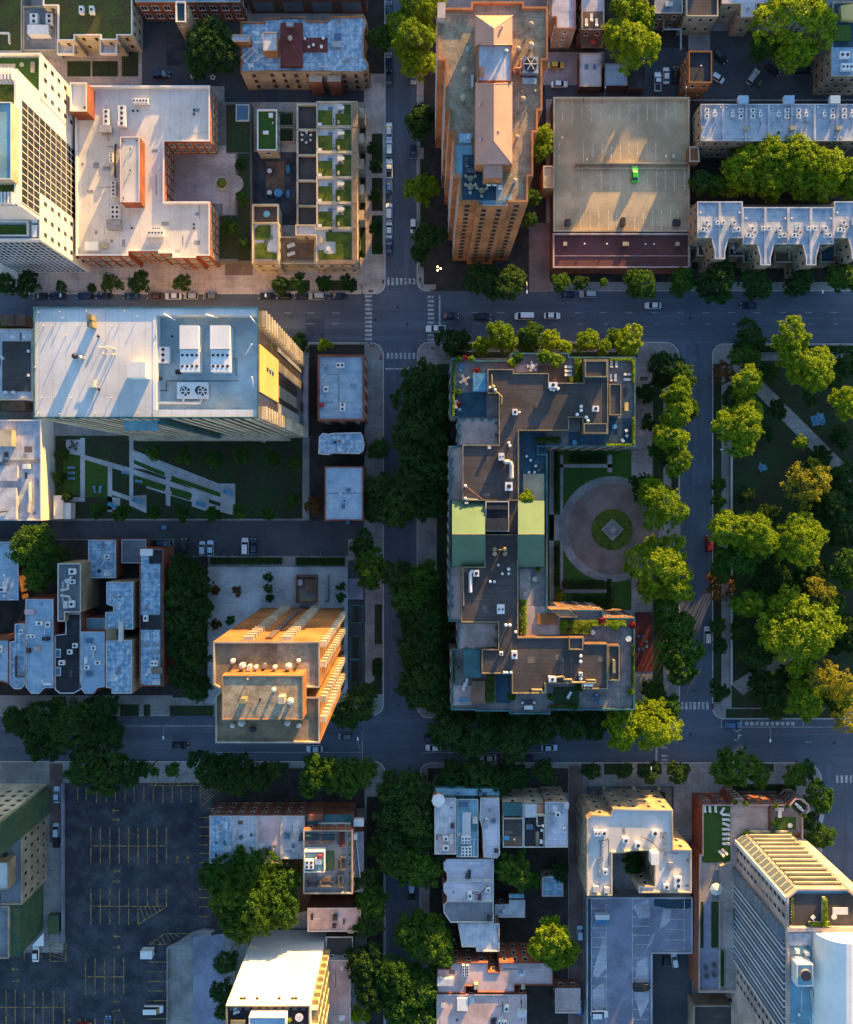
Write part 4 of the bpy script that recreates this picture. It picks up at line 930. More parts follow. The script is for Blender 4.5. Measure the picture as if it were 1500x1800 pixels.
for u in [('slab', RC(813, 272, 851, 352), .25, 'bluedeck', 'roof_deck'), ('slab', RC(851.5, 316, 885, 352), .26, 'bluedeck', 'roof_deck'), ('slab', RC(799, 255, 830, 312), .2, 'roof_teal', 'roof_terrace'), ('slab', RC(808, 345, 900, 356), .18, 'roof_teal', 'roof_terrace'),
          ('box', 869, 361, 40, 5, 1.2, 'whitewall', 'skylight_bay', 'glasspale'), ('box', 879, 335, 14, 36, .6, 'roof_grey', 'roof_terrace'),
          ('vent', 932, 50, 4.5, 2.2, 'stone'), ('vent', 910, 92, 4, 2, 'stone'), ('vent', 932, 87, 5, 2.4, 'stone'), ('vent', 823, 92, 4, 2, 'roof_teal'), ('vent', 816, 129, 4.5, 2.2, 'stone'), ('vent', 815, 178, 5, 2.4, 'stone'), ('vent', 918, 180, 4.5, 2.2, 'stone'), ('vent', 908, 246, 4, 2, 'stone'), ('vent', 904, 322, 4, 2, 'stone'), ('vent', 825, 244, 5, 1.8, 'roof_blue'),
          ('box', 818, 245, 20, 14, .8, 'roof_blue', 'roof_machine'), ('box', 930, 108, 24, 6, .9, 'steel', 'roof_machine'), ('box', 930, 146, 24, 10, .9, 'steel', 'roof_machine'),
          ('pipe', [(905, 127), (914, 127), (914, 112), (932, 112)], .3, 1.6, 'copper', 'copper_pipe'), ('pipe', [(914, 130), (914, 134), (932, 134)], .25, 1.4, 'copper', 'copper_pipe'), ('box', 904, 128, 5, 9, 1.4, 'copper', 'roof_machine'), ('vent', 917, 163, 2, 1, 'stone'), ('vent', 940, 163, 2, 1, 'stone'), ('box', 830, 146, 4, 20, 1, 'offwhite'), ('box', 776, 29, 13, 26, 2.4, 'pinkstone', 'roof_hatch')]: unit(t, zt, *u)
mb = MB(); x, y = W(931, 122, zt); mb.rbox(x, y, 3.4, 3.6, zt, zt + 1.9, 'steel'); mb.cyl(x, y, 1.45, zt + 1.9, zt + 2.3, 'darkmetal', 18)
for i in range(6): a = i * math.tau / 6; mb.tube((x, y, zt + 2.36), (x + 1.4 * math.cos(a), y + 1.4 * math.sin(a), zt + 2.36), .07, .07, 'white', 5)
obj('cooling_fan', mb, t)
for x, y, z in ((861, 52, 52.6), (882, 53, 52.4), (864, 236, 52.3), (875, 236, 52.3), (864, 261, 51.6), (877, 261, 51.6), (843, 187, 51), (844, 249, 51)): unit(t, z - .6, 'vent', x, y, 2.6, 1.6, 'roof_pink')
unit(t, 51.2, 'box', 847, 128, 8, 14, .9, 'copper', 'roof_hatch'); unit(t, 51.2, 'vent', 889, 94, 4, 1.1, 'steel')

# ------------------------------------------------------------------ parking deck
zd = 5.4
t = building('parking_deck', 'open top parking deck with white stall lines and one bright green car', 'parking garage', RC(972, 173, 1211, 409), zd, 'brick_brown', 'deckconc', par=.9, pw=.5, cop='deckconc')
L = []
for x in (989, 1006, 1023, 1040, 1056, 1072, 1089, 1106, 1122, 1138, 1155, 1171, 1188): L += [(x, 178, x, 214, .7)]
for x in (983, 1026, 1043, 1059, 1075, 1091, 1106, 1121, 1137, 1153): L += [(x, 250, x, 288, .7)]
for x in (1024, 1041, 1057, 1074, 1090, 1106, 1123, 1138, 1154, 1170, 1186): L += [(x, 298, x, 334, .7)]
for x in (991, 1021, 1038, 1053, 1070, 1084, 1099, 1116, 1131, 1147, 1163, 1179, 1192): L += [(x, 369, x, 405, .7)]
L += [(1203, 294, 1203, 334, .7)] + [(1203, 334 - 5 * i, 1210, 329 - 5 * i, .6) for i in range(8)]
mb = MB()
for x0, y0, x1, y1, w in [(*q[:4], 1.) for q in L]:
    d = Vector((x1 - x0, y1 - y0)).normalized() * (w / 2); p = [(x0 - d.y, y0 + d.x), (x1 - d.y, y1 + d.x), (x1 + d.y, y1 - d.x), (x0 + d.y, y0 - d.x)]
    mb.face([(*q, zd + .012) for q in WP(p, zd)], 'paint_deck')
obj('stall_lines', mb, t)
for u in (('wall', [(1012, 289), (1211, 289)], .3, .95, 'deckconc'), ('wall', [(1012, 297), (1211, 297)], .3, .55, 'deckconc'), ('box', 1094, 392, 7, 14, 1.2, 'darkmetal', 'roof_machine'), ('box', 1188, 393, 12, 10, 1.1, 'darkmetal', 'roof_machine'), ('box', 997, 393, 10, 10, 1.1, 'darkmetal', 'roof_machine'), ('pipe', [(1023, 186), (1023, 172)], .06, 2.4, 'darkmetal'), ('box', 1183, 277, 3, 5, .9, 'offwhite')): unit(t, zd, *u)
for x, y in ((1028, 300), (1070, 295), (1115, 290), (1165, 294), (1200, 175), (1060, 175), (985, 262)):
    wx, wy = W(x, y, zd + 2); o = furn('street_lamp'); o.location = (wx, wy, zd); o.scale = (.6, .6, .6); o.rotation_euler = (0, 0, R_(90)); tag(o, 'thin lamp post standing on the parking deck', 'lamp', 'parking deck lamps'); o.name = 'deck_lamp'
t = building('garage_hall', 'low maroon roof along the south side of the parking deck', 'building', RC(971.5, 411, 1212, 472), 5.6, 'brick_red', 'roof_maroon', par=.7, pw=.4, cop='pinkstone', units=[('box', 993, 430, 6, 6, .8, 'stone', 'roof_hatch'), ('box', 1099, 430, 10, 6, .8, 'stone', 'roof_hatch'), ('box', 1190, 430, 6, 6, .8, 'stone', 'roof_hatch'), ('vent', 1027, 430, 1.5, .8), ('vent', 1066, 430, 1.5, .8), ('vent', 1134, 430, 1.5, .8), ('vent', 1149, 430, 1.5, .8), ('wall', [(976, 450), (1208, 450)], .12, .14, 'roof_pink', 'roof_seam')])
t = building('stair_tower', 'orange brick stair tower against the west side of the parking deck', 'tower', RC(955, 292, 974, 331), 8, 'brick_orange', 'deckconc', par=.3, cop='stone')
t = building('stair_tower', 'orange brick stair tower against the east side of the parking deck', 'tower', [(1211.5, 258), (1228, 258), (1230, 285), (1211.5, 285)], 8, 'brick_orange', 'brick_orange', par=.25, cop='stone')
# ------------------------------------------------------------------ blue grey rowhouses, upper right
EW = dict(fh=3, sp=2.4, w=1, h=1.6, fr='stone', most=10)
for k in range(7):
    x0 = 1231 + 40.1 * k; x1 = x0 + 39.8; m = k % 2 == 1
    f = lambda q: x1 - (q - x0) if m else q
    u = [('ac', f(x0 + 10), 197, 7, 7, 1), ('ac', f(x0 + 10), 207, 7, 7, 1), ('ac', f(x0 + 24), 203, 5, 8, .9), ('vent', f(x0 + 24), 196, 1.6, .8), ('vent', f(x0 + 5), 243, 1.2, .6), ('vent', f(x0 + 35), 190, 1.2, .6), ('box', f(x0 + 2.4), 228, 4.4, 6, 1.1, 'stone', 'chimney')]
    if m: u += [('box', x0 + 33, 178.5, 17, 13, 1.2, 'roof_pale', 'stair_head', 'roof_blue')] if k < 6 else []
    else: u += [('pipe', [(x0 + 22, 205), (x0 + 26, 220), (x0 + 21, 232)], .04, .15, 'darkmetal', 'cable')]
    t = building('rowhouse', f'{ORD[k+1]} rowhouse from the parking deck in the straight blue grey terrace', 'house', RC(x0, 184, x1, 249), 11, 'brick_tan', 'roof_row', par=.45, pw=.22, cop='roof_pale', win=EW, units=u, group='straight blue grey rowhouses')
for k in range(7):
    x0 = 1225 + 40 * k; x1 = x0 + 39.7; y0 = 355 if k < 2 or k > 5 else 365; y1 = 419 if k < 2 or k > 5 else 430
    m = k % 2 == 0        # bay on the right side of even units
    bay = [(x1, y1 + 37), (x1 - 9, y1 + 37), (x1 - 9, y1 + 24), (x1 - 15, y1)] if m else [(x0 + 15, y1), (x0 + 9, y1 + 24), (x0 + 9, y1 + 37), (x0, y1 + 37)]
    pl = [(x0, y0), (x1, y0)] + (bay + [(x0, y1)] if m else [(x1, y1)] + bay)
    f = lambda q: x1 - (q - x0) if m else q
    u = [('ac', f(x0 + 5), y0 + 38, 5.5, 7, 1), ('ac', f(x0 + 24), y0 + 38, 6.5, 6.5, 1), ('ac', f(x0 + 31), y0 + 50, 7, 7, 1), ('ac', f(x0 + 24), y0 + 51, 5, 7, .8), ('vent', f(x0 + 18), y0 + 44, 1.6, .7, 'darkmetal'), ('vent', f(x0 + 34), y0 + 20, 1.4, .6)]
    t = building('rowhouse', f'{ORD[k+1]} rowhouse from the left in the terrace with tapering front bays', 'house', pl, 13, 'brick_tan', 'roof_row', par=.45, pw=.25, cop='roof_pale', win=EW, units=u, group='rowhouses with tapering bays')
    p0, p1 = (x0 + .5, x1 - 15) if m else (x0 + 15, x1 - .5)
    unit(t, 5.6, 'slab', RC(p0, y1 + 4, p1, y1 + 33), .1, 'bluedeck' if k % 3 else 'wood', 'front_terrace'); unit(t, 5.6, 'wall', [(p0, y1 + 4), (p0, y1 + 32), (p1, y1 + 32)], .25, 1.1, 'stone', 'terrace_wall'); unit(t, 0, 'slab', RC(p0 + .4, y1 + 4, p1 - .4, y1 + 32), 5.5, 'brick_tan', 'terrace_base')
# ------------------------------------------------------------------ small houses and garages, top right
t = building('narrow_house', 'narrow yellow brick house with a pale flat roof beside the red tower', 'house', [(968, -60), (1012, -60), (1012, 52), (977, 52), (977, 32), (968, 32)], 9.5, 'brick_tan', 'roof_lav', par=.4, cop='brick_red', win=dict(fh=3, sp=4, w=.8, h=1.3, most=6))
t = building('narrow_house', 'dark narrow house with a wooden roof deck and three white loungers', 'house', RC(1022, -60, 1062, 54), 8.5, 'brick_brown', 'roof_lav', par=.4, win=EW, units=[('slab', RC(1023.5, 20, 1060.5, 52.5), .3, 'wood', 'roof_deck')])
unit(t, 5, 'slab', RC(1022, 57, 1060, 84), .15, 'wood', 'back_deck')
t = building('garage', 'white roofed garage with two skylights on the back alley', 'garage', RC(1019, 94, 1057, 153), 3.8, 'brick_brown', 'roof_white', par=.25, cop='stone', units=[('sky', 1031, 118, 6, 9), ('sky', 1045, 118, 6, 9), ('box', 1052, 111, 4, 6, .6, 'steel')])
t = building('garage', 'blue grey flat roofed garage beside the white garage', 'garage', RC(1063, 112, 1103, 151), 3.5, 'brick_brown', 'roof_blue', par=.2, cop='steel')
t = building('garage', 'black flat roofed garage beside the parked white cars', 'garage', RC(1105, 115, 1134, 156), 3.5, 'brick_brown', 'roof_tar', par=.2, cop='darkmetal')
t = building('coach_house', 'orange brick coach house with a square black roof', 'house', RC(1210, 91, 1251, 147), 8.5, 'brick_orange', 'roof_tar', par=.5, cop='brick_orange', win=EW, units=[('vent', 1232, 117, 1.3, .5)])
t = building('town_house', 'grey house with a pale cross shaped roof at the top edge', 'house', [(1268, -60), (1365, -60), (1365, 8), (1330, 8), (1330, 32), (1302, 32), (1302, 8), (1268, 8)], 9, 'brick_tan', 'roof_lav', par=.35, cop='stone', win=EW, units=[('vent', 1315, 15, 3, .8, 'steel')])
t = building('town_house', 'dark house with a small terrace next to the lit tree tops', 'house', RC(1150, -60, 1200, 25), 8, 'brick_brown', 'roof_grey', par=.4, win=EW, units=[('box', 1175, 10, 12, 8, .8, 'steel')])
t = building('town_house', 'dark brick house with an iron stair behind the coach house', 'house', RC(1206, -60, 1262, 30), 9, 'brick_tan', 'roof_dark', par=.4, win=EW)
unit(t, 4, 'pipe', [(1165, 30), (1165, 55), (1195, 55), (1195, 90)], .25, 1, 'steel', 'fire_stair')
t = building('brick_apartment_house', 'brick corner house with a green roof terrace and yellow awning', 'building', [(1462, 5), (1560, 5), (1560, 136), (1459, 136)], 10, 'brick_tan', 'roof_blue', par=.6, cop='stone', win=EW,
    units=[('slab', RC(1466, 8, 1560, 82), .2, 'bluedeck', 'roof_deck'), ('slab', [(1478, 10), (1500, 6), (1560, 6), (1560, 36), (1480, 34)], 1.6, 'yellowpanel', 'awning'), ('slab', RC(1468, 44, 1496, 70), 1.1, 'lawn', 'garden_bed'), ('ac', 1482, 100, 18, 12, 1.2, 2, 1), ('ac', 1486, 121, 20, 12, 1.2, 3, 1)])
# ------------------------------------------------------------------ white slab tower (west)
zt = 61.6
pl = RC(60, 540, 455, 735)
t = building('slab_tower', 'tall slab tower with a white roof, sunken blue plant deck and yellow east panel', 'tower', pl, zt, 'bronzeglass', 'roof_white', par=.35, pw=.25, cop='tealmetal', roofs=[
    (RC(61, 541, 269, 734), zt, 'roof_white'), (RC(269, 541, 454, 554), zt + .1, 'roof_white'), (RC(269, 720, 454, 734), zt + .1, 'roof_white'), (RC(269, 554, 275, 720), zt + .06, 'whitewall')])
xw0, yn0 = W(61, 540, zt)
# sunken plant deck: inner walls and floor
zf = zt - 2.6
q = ccw([W(275, 554, zt), W(454, 554, zt), W(454, 720, zt), W(275, 720, zt)]); mb = MB()
for i in range(4):
    a, b = q[i], q[(i + 1) % 4]; mb.face([(*b, zf), (*a, zf), (*a, zt + .08), (*b, zt + .08)], 'whitewall')
obj('plant_deck_wall', mb, t); obj('plant_deck', MB().face([(*p, zf) for p in q], 'plantroof'), t)
for i in range(12): obj('bounce_panel', MB().box(xw0 + i * 3.62, xw0 + i * 3.62 + 3.3, yn0, yn0 + .15, 3, zt - 1, 'cream'), t)  # unseen cream cladding added to bounce sunlight across the avenue
for u in [('vent', 137, 628, 5, 2., 'darkmetal'), ('vent', 147, 631, 4, 2., 'steel'), ('vent', 175, 592, 2.6, .8, 'darkmetal'), ('vent', 176, 685, 2.6, .8, 'darkmetal'), ('box', 249, 654, 31, 26, 3., 'whitewall', 'stair_house', 'roof_white'), ('box', 166, 562, 8, 8, 2.6, 'brass', 'roof_machine'), ('box', 166, 573, 9, 10, 2.2, 'brass', 'roof_machine'),
          ('vent', 188, 614, 1.8, 2.2, 'stone'), ('vent', 202, 615, 1.8, 2.2, 'stone'), ('vent', 187, 624, 1.8, 2, 'stone'), ('vent', 203, 625, 1.8, 2, 'stone'), ('box', 166, 676, 9, 12, 1.5, 'offwhite', 'roof_machine'), ('pipe', [(178, 612), (200, 612)], .1, 1.5, 'offwhite'), ('pipe', [(116, 590), (116.5, 590)], .08, 1.3, 'offwhite')]: unit(t, zt, *u)
for i, (x, y) in enumerate(((70, 550), (107, 549), (112, 560), (154, 548), (221, 548), (243, 557), (78, 573), (93, 573), (138, 573), (198, 574), (75, 700), (97, 700), (127, 700), (70, 727), (107, 728), (169, 727), (243, 727), (197, 700), (64, 646))): unit(t, zt, 'vent', x, y, .9, .75, 'offwhite')
for u in [('box', 341, 598, 32, 40, 3.3, 'whitewall', 'chiller'), ('ac', 341, 638, 33, 38, 3., 4, 2), ('box', 394, 598, 33, 40, 3.3, 'whitewall', 'chiller'), ('ac', 394, 638, 33, 38, 3., 4, 2), ('ac', 291, 626, 22, 28, 1.6, 1, 3), ('vent', 284, 666, 4, 1.3, 'darkmetal'), ('box', 315, 655, 7, 7, 1, 'darkmetal'), ('vent', 304, 592, 2, .8, 'darkmetal'),
          ('pipe', [(275, 709), (356, 709)], .28, 1, 'white'), ('pipe', [(325, 709), (325, 700)], .25, 1, 'white'), ('pipe', [(356, 709), (356, 698)], .25, 1, 'white'), ('pipe', [(280, 687), (294, 687), (294, 670), (420, 670)], .08, .4, 'darkmetal'), ('pipe', [(416, 660), (416, 632), (412, 630)], .08, .5, 'darkmetal'), ('ac', 342, 688, 52, 28, 1.8, 2, 1)]: unit(t, zf, *u)
for x0, y0, x1, y1 in ((288, 552, 309, 563), (362, 553, 384, 559), (440, 556, 453, 572), (443, 605, 432, 625), (443, 662, 447, 683)):
    p, q_ = W(x0, y0, zt + .6), W(x1, y1, zt - .5); obj('davit_arm', MB().tube((*p, zt + .7), (*q_, zt - .3), .16, .1, 'white', 7), t)
for k in range(2):
    x, y = W(327 + 30 * k, 688, zf + 2); mb = MB(); mb.cyl(x, y, 1.05, zf + 1.8, zf + 2.1, 'white', 16); mb.cyl(x, y, .92, zf + 2.1, zf + 2.12, 'darkmetal', 16)
    for i in range(6): a = i * math.tau / 6; mb.tube((x, y, zf + 2.2), (x + .9 * math.cos(a), y + .9 * math.sin(a), zf + 2.16), .07, .12, 'white', 5)
    obj('large_fan', mb, t)
(xw, ys), (xe, yn) = W(60, 735, zt), W(455, 540, zt)
# south front: balcony slabs in two bays
a, d, n = Vector((xw, ys)), Vector((1, 0)), Vector((0, -1)); Lx = xe - xw
for i in range(22):
    t0 = .4 + i * (Lx - 1.6) / 21
    if abs(t0 / Lx - .54) > .025: facade_box(t, 'pier', a, d, n, t0, t0 + (1.0 if i % 4 else 1.5), .3, 60.8 if i % 8 else 61, .08, 'cream')
for f in range(3): facade_box(t, 'lower_balcony', a, d, n, 1, Lx - 3, 4 + 3 * f, 4.9 + 3 * f, 1.2, 'stone')
facade_box(t, 'corner_column', a, d, n, Lx * .525, Lx * .555, .1, 58, .9, 'tealmetal'); facade_box(t, 'roof_canopy', a, d, n, Lx * .36, Lx * .515, 56, 56.6, 2.2, 'roof_teal')
# east front
a, d, n = Vector((xe, ys)), Vector((0, 1)), Vector((1, 0)); Ly = yn - ys
facade_box(t, 'yellow_panel', a, d, n, Ly * .24, Ly * .67, 40.5, zt - .2, .22, 'yellowpanel')
for z0 in (46.5, 49.5, 52.5): facade_box(t, 'slot_window', a, d, n, Ly * .47, Ly * .51, z0, z0 + 2, .26, 'glass')
for a0, a1, mt in ((.14, .235, 'greywall'), (.3, .42, 'darkconc'), (.56, .66, 'darkconc'), (.76, .8, 'greywall')): facade_box(t, 'cladding_strip', a, d, n, Ly * a0, Ly * a1, .2, 40.3, .18, mt)
for f in range(19):
    z0 = 2.6 + f * 3.06
    facade_box(t, 'fin', a, d, n, Ly * .85, Ly - .05, z0, z0 + .75, 1.0, 'cream'); facade_box(t, 'fin', a, d, n, .05, Ly * .12, z0, z0 + .75, 1.0, 'cream')
facade_box(t, 'plinth', a, d, n, 0, Ly, .1, 2.2, 1.5, 'roof_pale')
x0, y0 = W(520, 745, 0)
# terrace annex west of the slab tower
t = building('low_annex', 'low annex with a dark roof terrace framed in white west of the slab tower', 'building', RC(-40, 578, 59, 702), 7, 'whitewall', 'roof_pale', par=.3, units=[('slab', RC(4, 600, 54, 688), .15, 'roof_dark', 'roof_deck'), ('box', 24, 593, 5, 4, .8, 'white'), ('box', 45, 593, 5, 4, .8, 'white'), ('box', 7, 630, 3, 4, .8, 'white'), ('box', 52, 618, 3, 4, .8, 'white'), ('box', 52, 660, 3, 4, .8, 'white'), ('box', 12, 690, 4, 4, .8, 'white'), ('box', 26, 690, 4, 4, .8, 'white')])
for i, y in enumerate((569, 715)):
    t = thing('trellis_frame', ['north', 'south'][i] + ' brown trellised frame beside the terrace annex', 'trellis', (*W(38, y, 4), .1))
    unit(t, .1, 'box', 28, y, 22, 18, 4.5, 'wood', 'screen'); unit(t, .1, 'box', 49.5, y, 18, 18, 4.5, 'wood', 'screen')
hedge(-20, 563, 15, 580, .14, 3, 'y', 'yellow green hedge beside the north trellis of the annex')
hedge(-20, 706, 14, 722, .14, 3, 'y', 'yellow green hedge beside the south trellis of the annex')
# white roofed low building, far left
t = building('low_office', 'sprawling white roofed low building at the left edge', 'building', [(-60, 738), (74, 738), (74, 915), (-60, 915)], 7, 'whitewall', 'roof_pale', par=.5, cop='whitewall', units=[('box', 14, 771, 28, 28, 2.2, 'cream', 'penthouse', 'cream'), ('slab', RC(-40, 808, 68, 813), .4, 'roof_grey', 'roof_gutter'), ('box', 2, 806, 8, 12, 1.2, 'white'), ('box', 50, 820, 10, 8, 1.4, 'white', 'roof_machine'), ('pipe', [(54, 850), (55, 880), (52, 900)], .5, .7, 'offwhite', 'duct'), ('box', 15, 832, 38, 26, 1, 'roof_pale', 'raised_roof'), ('box', 12, 885, 42, 55, 1.2, 'roof_pale', 'raised_roof'), ('pipe', [(5, 900), (18, 898)], .15, 1.6, 'darkmetal')])
for i, (r, lab) in enumerate(((RC(95, 871, 112, 912), 'tall white roofed garden shed in the lawn corner'), (RC(113, 884, 125, 912), 'small white roofed shed beside the taller garden shed'))): building('garden_shed', lab, 'shed', r, 3, 'whitewall', 'white', par=.15, pw=.15, cop='white')
# three brick houses along the shaded street
t = building('corner_brick_house', 'red brick corner house with a teal roof and two white roof units', 'house', RC(559, 624, 641, 740), 10.5, 'brick_red', 'roof_blue', par=.6, pw=.5, cop='brick_red', win=dict(fh=3.2, sp=3, w=1.1, h=1.8, fr='stone'),
    units=[('ac', 599, 643, 14, 9, 1.2, 2, 1), ('ac', 603, 716, 9, 15, 1.2, 1, 2), ('ac', 574, 685, 8, 10, 1, 1, 1), ('box', 573, 643, 6, 6, .8, 'steel'), ('vent', 567, 664, 1.5, .7), ('vent', 571, 661, 1.5, .7), ('pipe', [(578, 658), (596, 658), (596, 706)], .05, .2, 'darkmetal', 'cable'), ('box', 567, 712, 7, 7, .5, 'fabric_red', 'red_hatch'), ('pipe', [(575, 723), (592, 722)], .06, .3, 'steel')])
t = building('bay_fronted_house', 'brick house with a rounded bay and patched silver blue roof', 'house', [(561, 768), (568, 761), (578, 763), (586, 761), (635, 760), (639, 770), (641, 782), (639, 793), (632, 798), (586, 797), (578, 800), (560, 798)], 10, 'brick_brown', 'roof_metal', par=.3, cop='roof_pale', units=[('vent', 597, 776, 2, .8, 'darkmetal'), ('vent', 612, 794, 1.5, .7), ('box', 590, 777, 5, 3, .6, 'darkmetal')])
t = building('corner_brick_house', 'brick house with a light blue seamed roof and thin red rim on the alley', 'house', RC(571, 820, 639, 915), 10, 'brick_red', 'roof_blue', par=.4, pw=.3, cop='brick_red', units=[('sky', 613, 861, 9, 6), ('sky', 604, 890, 7, 7), ('vent', 599, 868, 2, .7), ('vent', 606, 880, 1.6, .8, 'darkmetal'), ('wall', [(572, 867), (637, 867)], .12, .15, 'roof_grey', 'roof_seam'), ('vent', 630, 864, 1.2, .6)])
# ------------------------------------------------------------------ shaded cluster of old houses (west)
def old(lab, pl, z, roof='roof_metal', wall='brick_red', units=(), cop='roof_pale', par=.3, name='old_house', win=None): return building(name, lab, 'house', pl, z, wall, roof, par=par, pw=.25, cop=cop, units=units, win=win)
old('flat grey blue roofed house at the left edge beside the big dark tree', RC(-50, 952, 34, 1055), 5.5, 'roof_blue', 'brick_brown', units=[('ac', 6, 1036, 16, 9, 1), ('vent', 10, 1011, 2.5, .8), ('vent', 10, 1047, 2.5, .8)])
old('tall tan house with a long dark roof, pale rim and white ducts', [(103, 990), (144, 990), (144, 1076), (116, 1076), (116, 1092), (103, 1092)], 12, 'roof_grey', 'brick_tan', cop='offwhite', par=.6, units=[('ac', 130, 1004, 12, 10, 1.2), ('pipe', [(128, 1013), (122, 1022), (122, 1035), (109, 1037)], .3, .7, 'offwhite', 'duct'), ('pipe', [(109, 1046), (124, 1048), (126, 1054)], .3, .7, 'offwhite', 'duct'), ('ac', 130, 1022, 8, 8, 1), ('ac', 129, 1061, 9, 12, 1.2), ('box', 118, 1062, 7, 12, 1, 'offwhite'), ('sky', 116, 1007, 5, 6)])
old('small house with a stained light blue roof backing on the alley', RC(156, 949, 205, 1016), 6, units=[('ac', 190, 978, 9, 7, .9), ('pipe', [(188, 982), (178, 996)], .15, .5, 'offwhite'), ('vent', 176, 1003, 3, .9, 'darkmetal')])
old('plain dark slate blue garage roof on the alley', RC(214, 948, 258, 990), 4, 'roof_grey', name='garage')
t = old('long narrow brick house at the edge of the tree column with patched roof pieces', RC(246, 964, 288, 1206), 9.5, 'roof_metal', 'brick_red', cop='brick_red', units=[('slab', RC(282, 990, 287, 1205), .12, 'roof_dark', 'roof_strip'), ('slab', RC(247, 1081, 282, 1107), .13, 'roof_tar', 'roof_strip'), ('ac', 258, 1086, 8, 11, 1), ('slab', RC(262, 967, 286, 991), .1, 'roof_tar', 'roof_strip'), ('slab', RC(246.5, 965, 268, 977), .9, 'white', 'white_cover'), ('box', 259, 1185, 3, 3, .6, 'white'), ('vent', 275, 1012, 1.4, .5, 'fabric_red'), ('ac', 273, 1165, 12, 10, 1, 2, 1), ('slab', RC(266, 1173, 286, 1184), .5, 'roof_brown', 'roof_hatch')])
old('house with a big blotched silver roof and notched west side', [(188, 1023), (235, 1023), (235, 1106), (186, 1106), (186, 1076), (200, 1076), (200, 1066), (188, 1062)], 10, 'roof_metal', 'brick_tan', units=[('vent', 212, 1049, 1.6, .6, 'darkmetal')])
old('house with a square grid of patched silver roof sheets', [(187, 1125), (233, 1125), (233, 1219), (197, 1219), (197, 1210), (187, 1208)], 10.5, 'roof_metal', 'brick_tan', units=[('slab', RC(208, 1094, 216, 1128), .9, 'offwhite', 'skylight_lantern'), ('slab', RC(186, 1105, 205, 1126), .3, 'roof_brown', 'roof_hatch')])
old('blue roofed house with two dark skylights beside the black roof', [(144, 1110), (185, 1110), (185, 1207), (172, 1209), (166, 1219), (150, 1219), (141, 1208), (144, 1190)], 10, 'roof_blue', units=[('sky', 158, 1126, 15, 10), ('sky', 158, 1184, 15, 10), ('ac', 167, 1138, 7, 8, 1), ('ac', 155, 1172, 9, 7, 1), ('box', 153, 1160, 4, 10, .8, 'white'), ('ac', 174, 1164, 9, 7, .9), ('pipe', [(166, 1145), (166, 1156)], .25, .6, 'offwhite')])
old('low blue deck wing between the tan house and the skylit house', RC(146, 1086, 185, 1109), 6.5, 'roof_teal')
old('black tar roofed house with three square tan roof units', [(116, 1078), (143, 1078), (143, 1212), (130, 1219), (106, 1219), (97, 1212), (97, 1116), (116, 1114)], 10, 'roof_tar', units=[('ac', 111, 1164, 10, 8, 1), ('ac', 125, 1145, 8, 8, 1), ('ac', 134, 1134, 8, 8, 1), ('sky', 103, 1148, 9, 15, 'white'), ('sky', 103, 1180, 9, 15, 'white')])
old('pale blue roofed house with an angular front bay', [(46, 1053), (95, 1053), (95, 1209), (80, 1209), (70, 1219), (56, 1219), (46, 1207)], 10.5, 'roof_blue', units=[('ac', 72, 1095, 12, 7, 1.1), ('ac', 87, 1097, 8, 10, 1), ('ac', 57, 1118, 14, 6, .9, 2, 1), ('box', 68, 1140, 10, 8, .8, 'roof_pink'), ('box', 52, 1143, 6, 8, .7, 'roof_maroon'), ('box', 54, 1075, 16, 8, .6, 'roof_pink'), ('box', 85, 1202, 14, 3, .5, 'white'), ('box', 83, 1122, 12, 6, .8, 'darkmetal')])
old('narrow house with a brown rail on its stained blue roof', [(27, 1096), (45, 1096), (45, 1203), (38, 1211), (26, 1211), (18, 1203), (18, 1128), (27, 1126)], 10, 'roof_metal', units=[('wall', [(30, 1152), (30, 1188), (44, 1188)], .12, 1, 'brick_brown', 'roof_rail'), ('ac', 40, 1110, 6, 8, .9)])
old('corner piece house with a plain pale roof at the left edge', [(-50, 1124), (17, 1124), (17, 1203), (4, 1198), (-50, 1206)], 9.5, 'roof_blue', cop='brick_red', units=[('ac', 3, 1140, 8, 12, 1)])
# kiosk on the plaza
t = thing('kiosk', 'open topped brick kiosk with cluttered floor on the pale plaza', 'kiosk', (*W(541, 1034, 2), .5))
unit(t, .5, 'wall', [(524, 1011), (558, 1011), (558, 1057), (524, 1057), (524, 1011)], .35, 2.8, 'brick_brown', 'wall'); unit(t, .5, 'box', 548, 1028, 18, 22, 1.8, 'wood', 'shed_roof'); unit(t, .5, 'box', 529, 1023, 7, 10, 1, 'white', 'machine'); unit(t, .5, 'box', 540, 1053, 28, 6, 1, 'brass', 'counter'); unit(t, .5, 'slab', RC(525, 1012, 557, 1056), .1, 'paver', 'floor')
bw = thing('screen_wall', 'thin dark screen wall beside the kiosk on the plaza', 'wall', (*W(579, 1033, 1), .5)); unit(bw, .5, 'wall', [(579, 1010), (579, 1056), (572, 1056)], .2, 1.8, 'darkconc', 'panel')
for i, y in enumerate((1064, 1118, 1160)):
    s = thing('sunken_planter', f'{ORD[i+1]} long blue green sunken planter from the north beside the orange tower', 'planter', (*W(627, y + 20), .15)); h_ = 40 if i else 30
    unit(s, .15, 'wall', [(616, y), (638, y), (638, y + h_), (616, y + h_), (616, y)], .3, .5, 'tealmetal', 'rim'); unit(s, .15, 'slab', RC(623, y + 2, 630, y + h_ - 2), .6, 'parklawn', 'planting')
st = thing('garden_steps', 'blue grey stone steps down from the plaza to the street', 'steps', (*W(628, 1032), 0))
for i in range(6): unit(st, .13, 'box', 626, 1020 + 6 * i, 26, 5.6, .12 + .07 * i, 'deckblue', 'step')
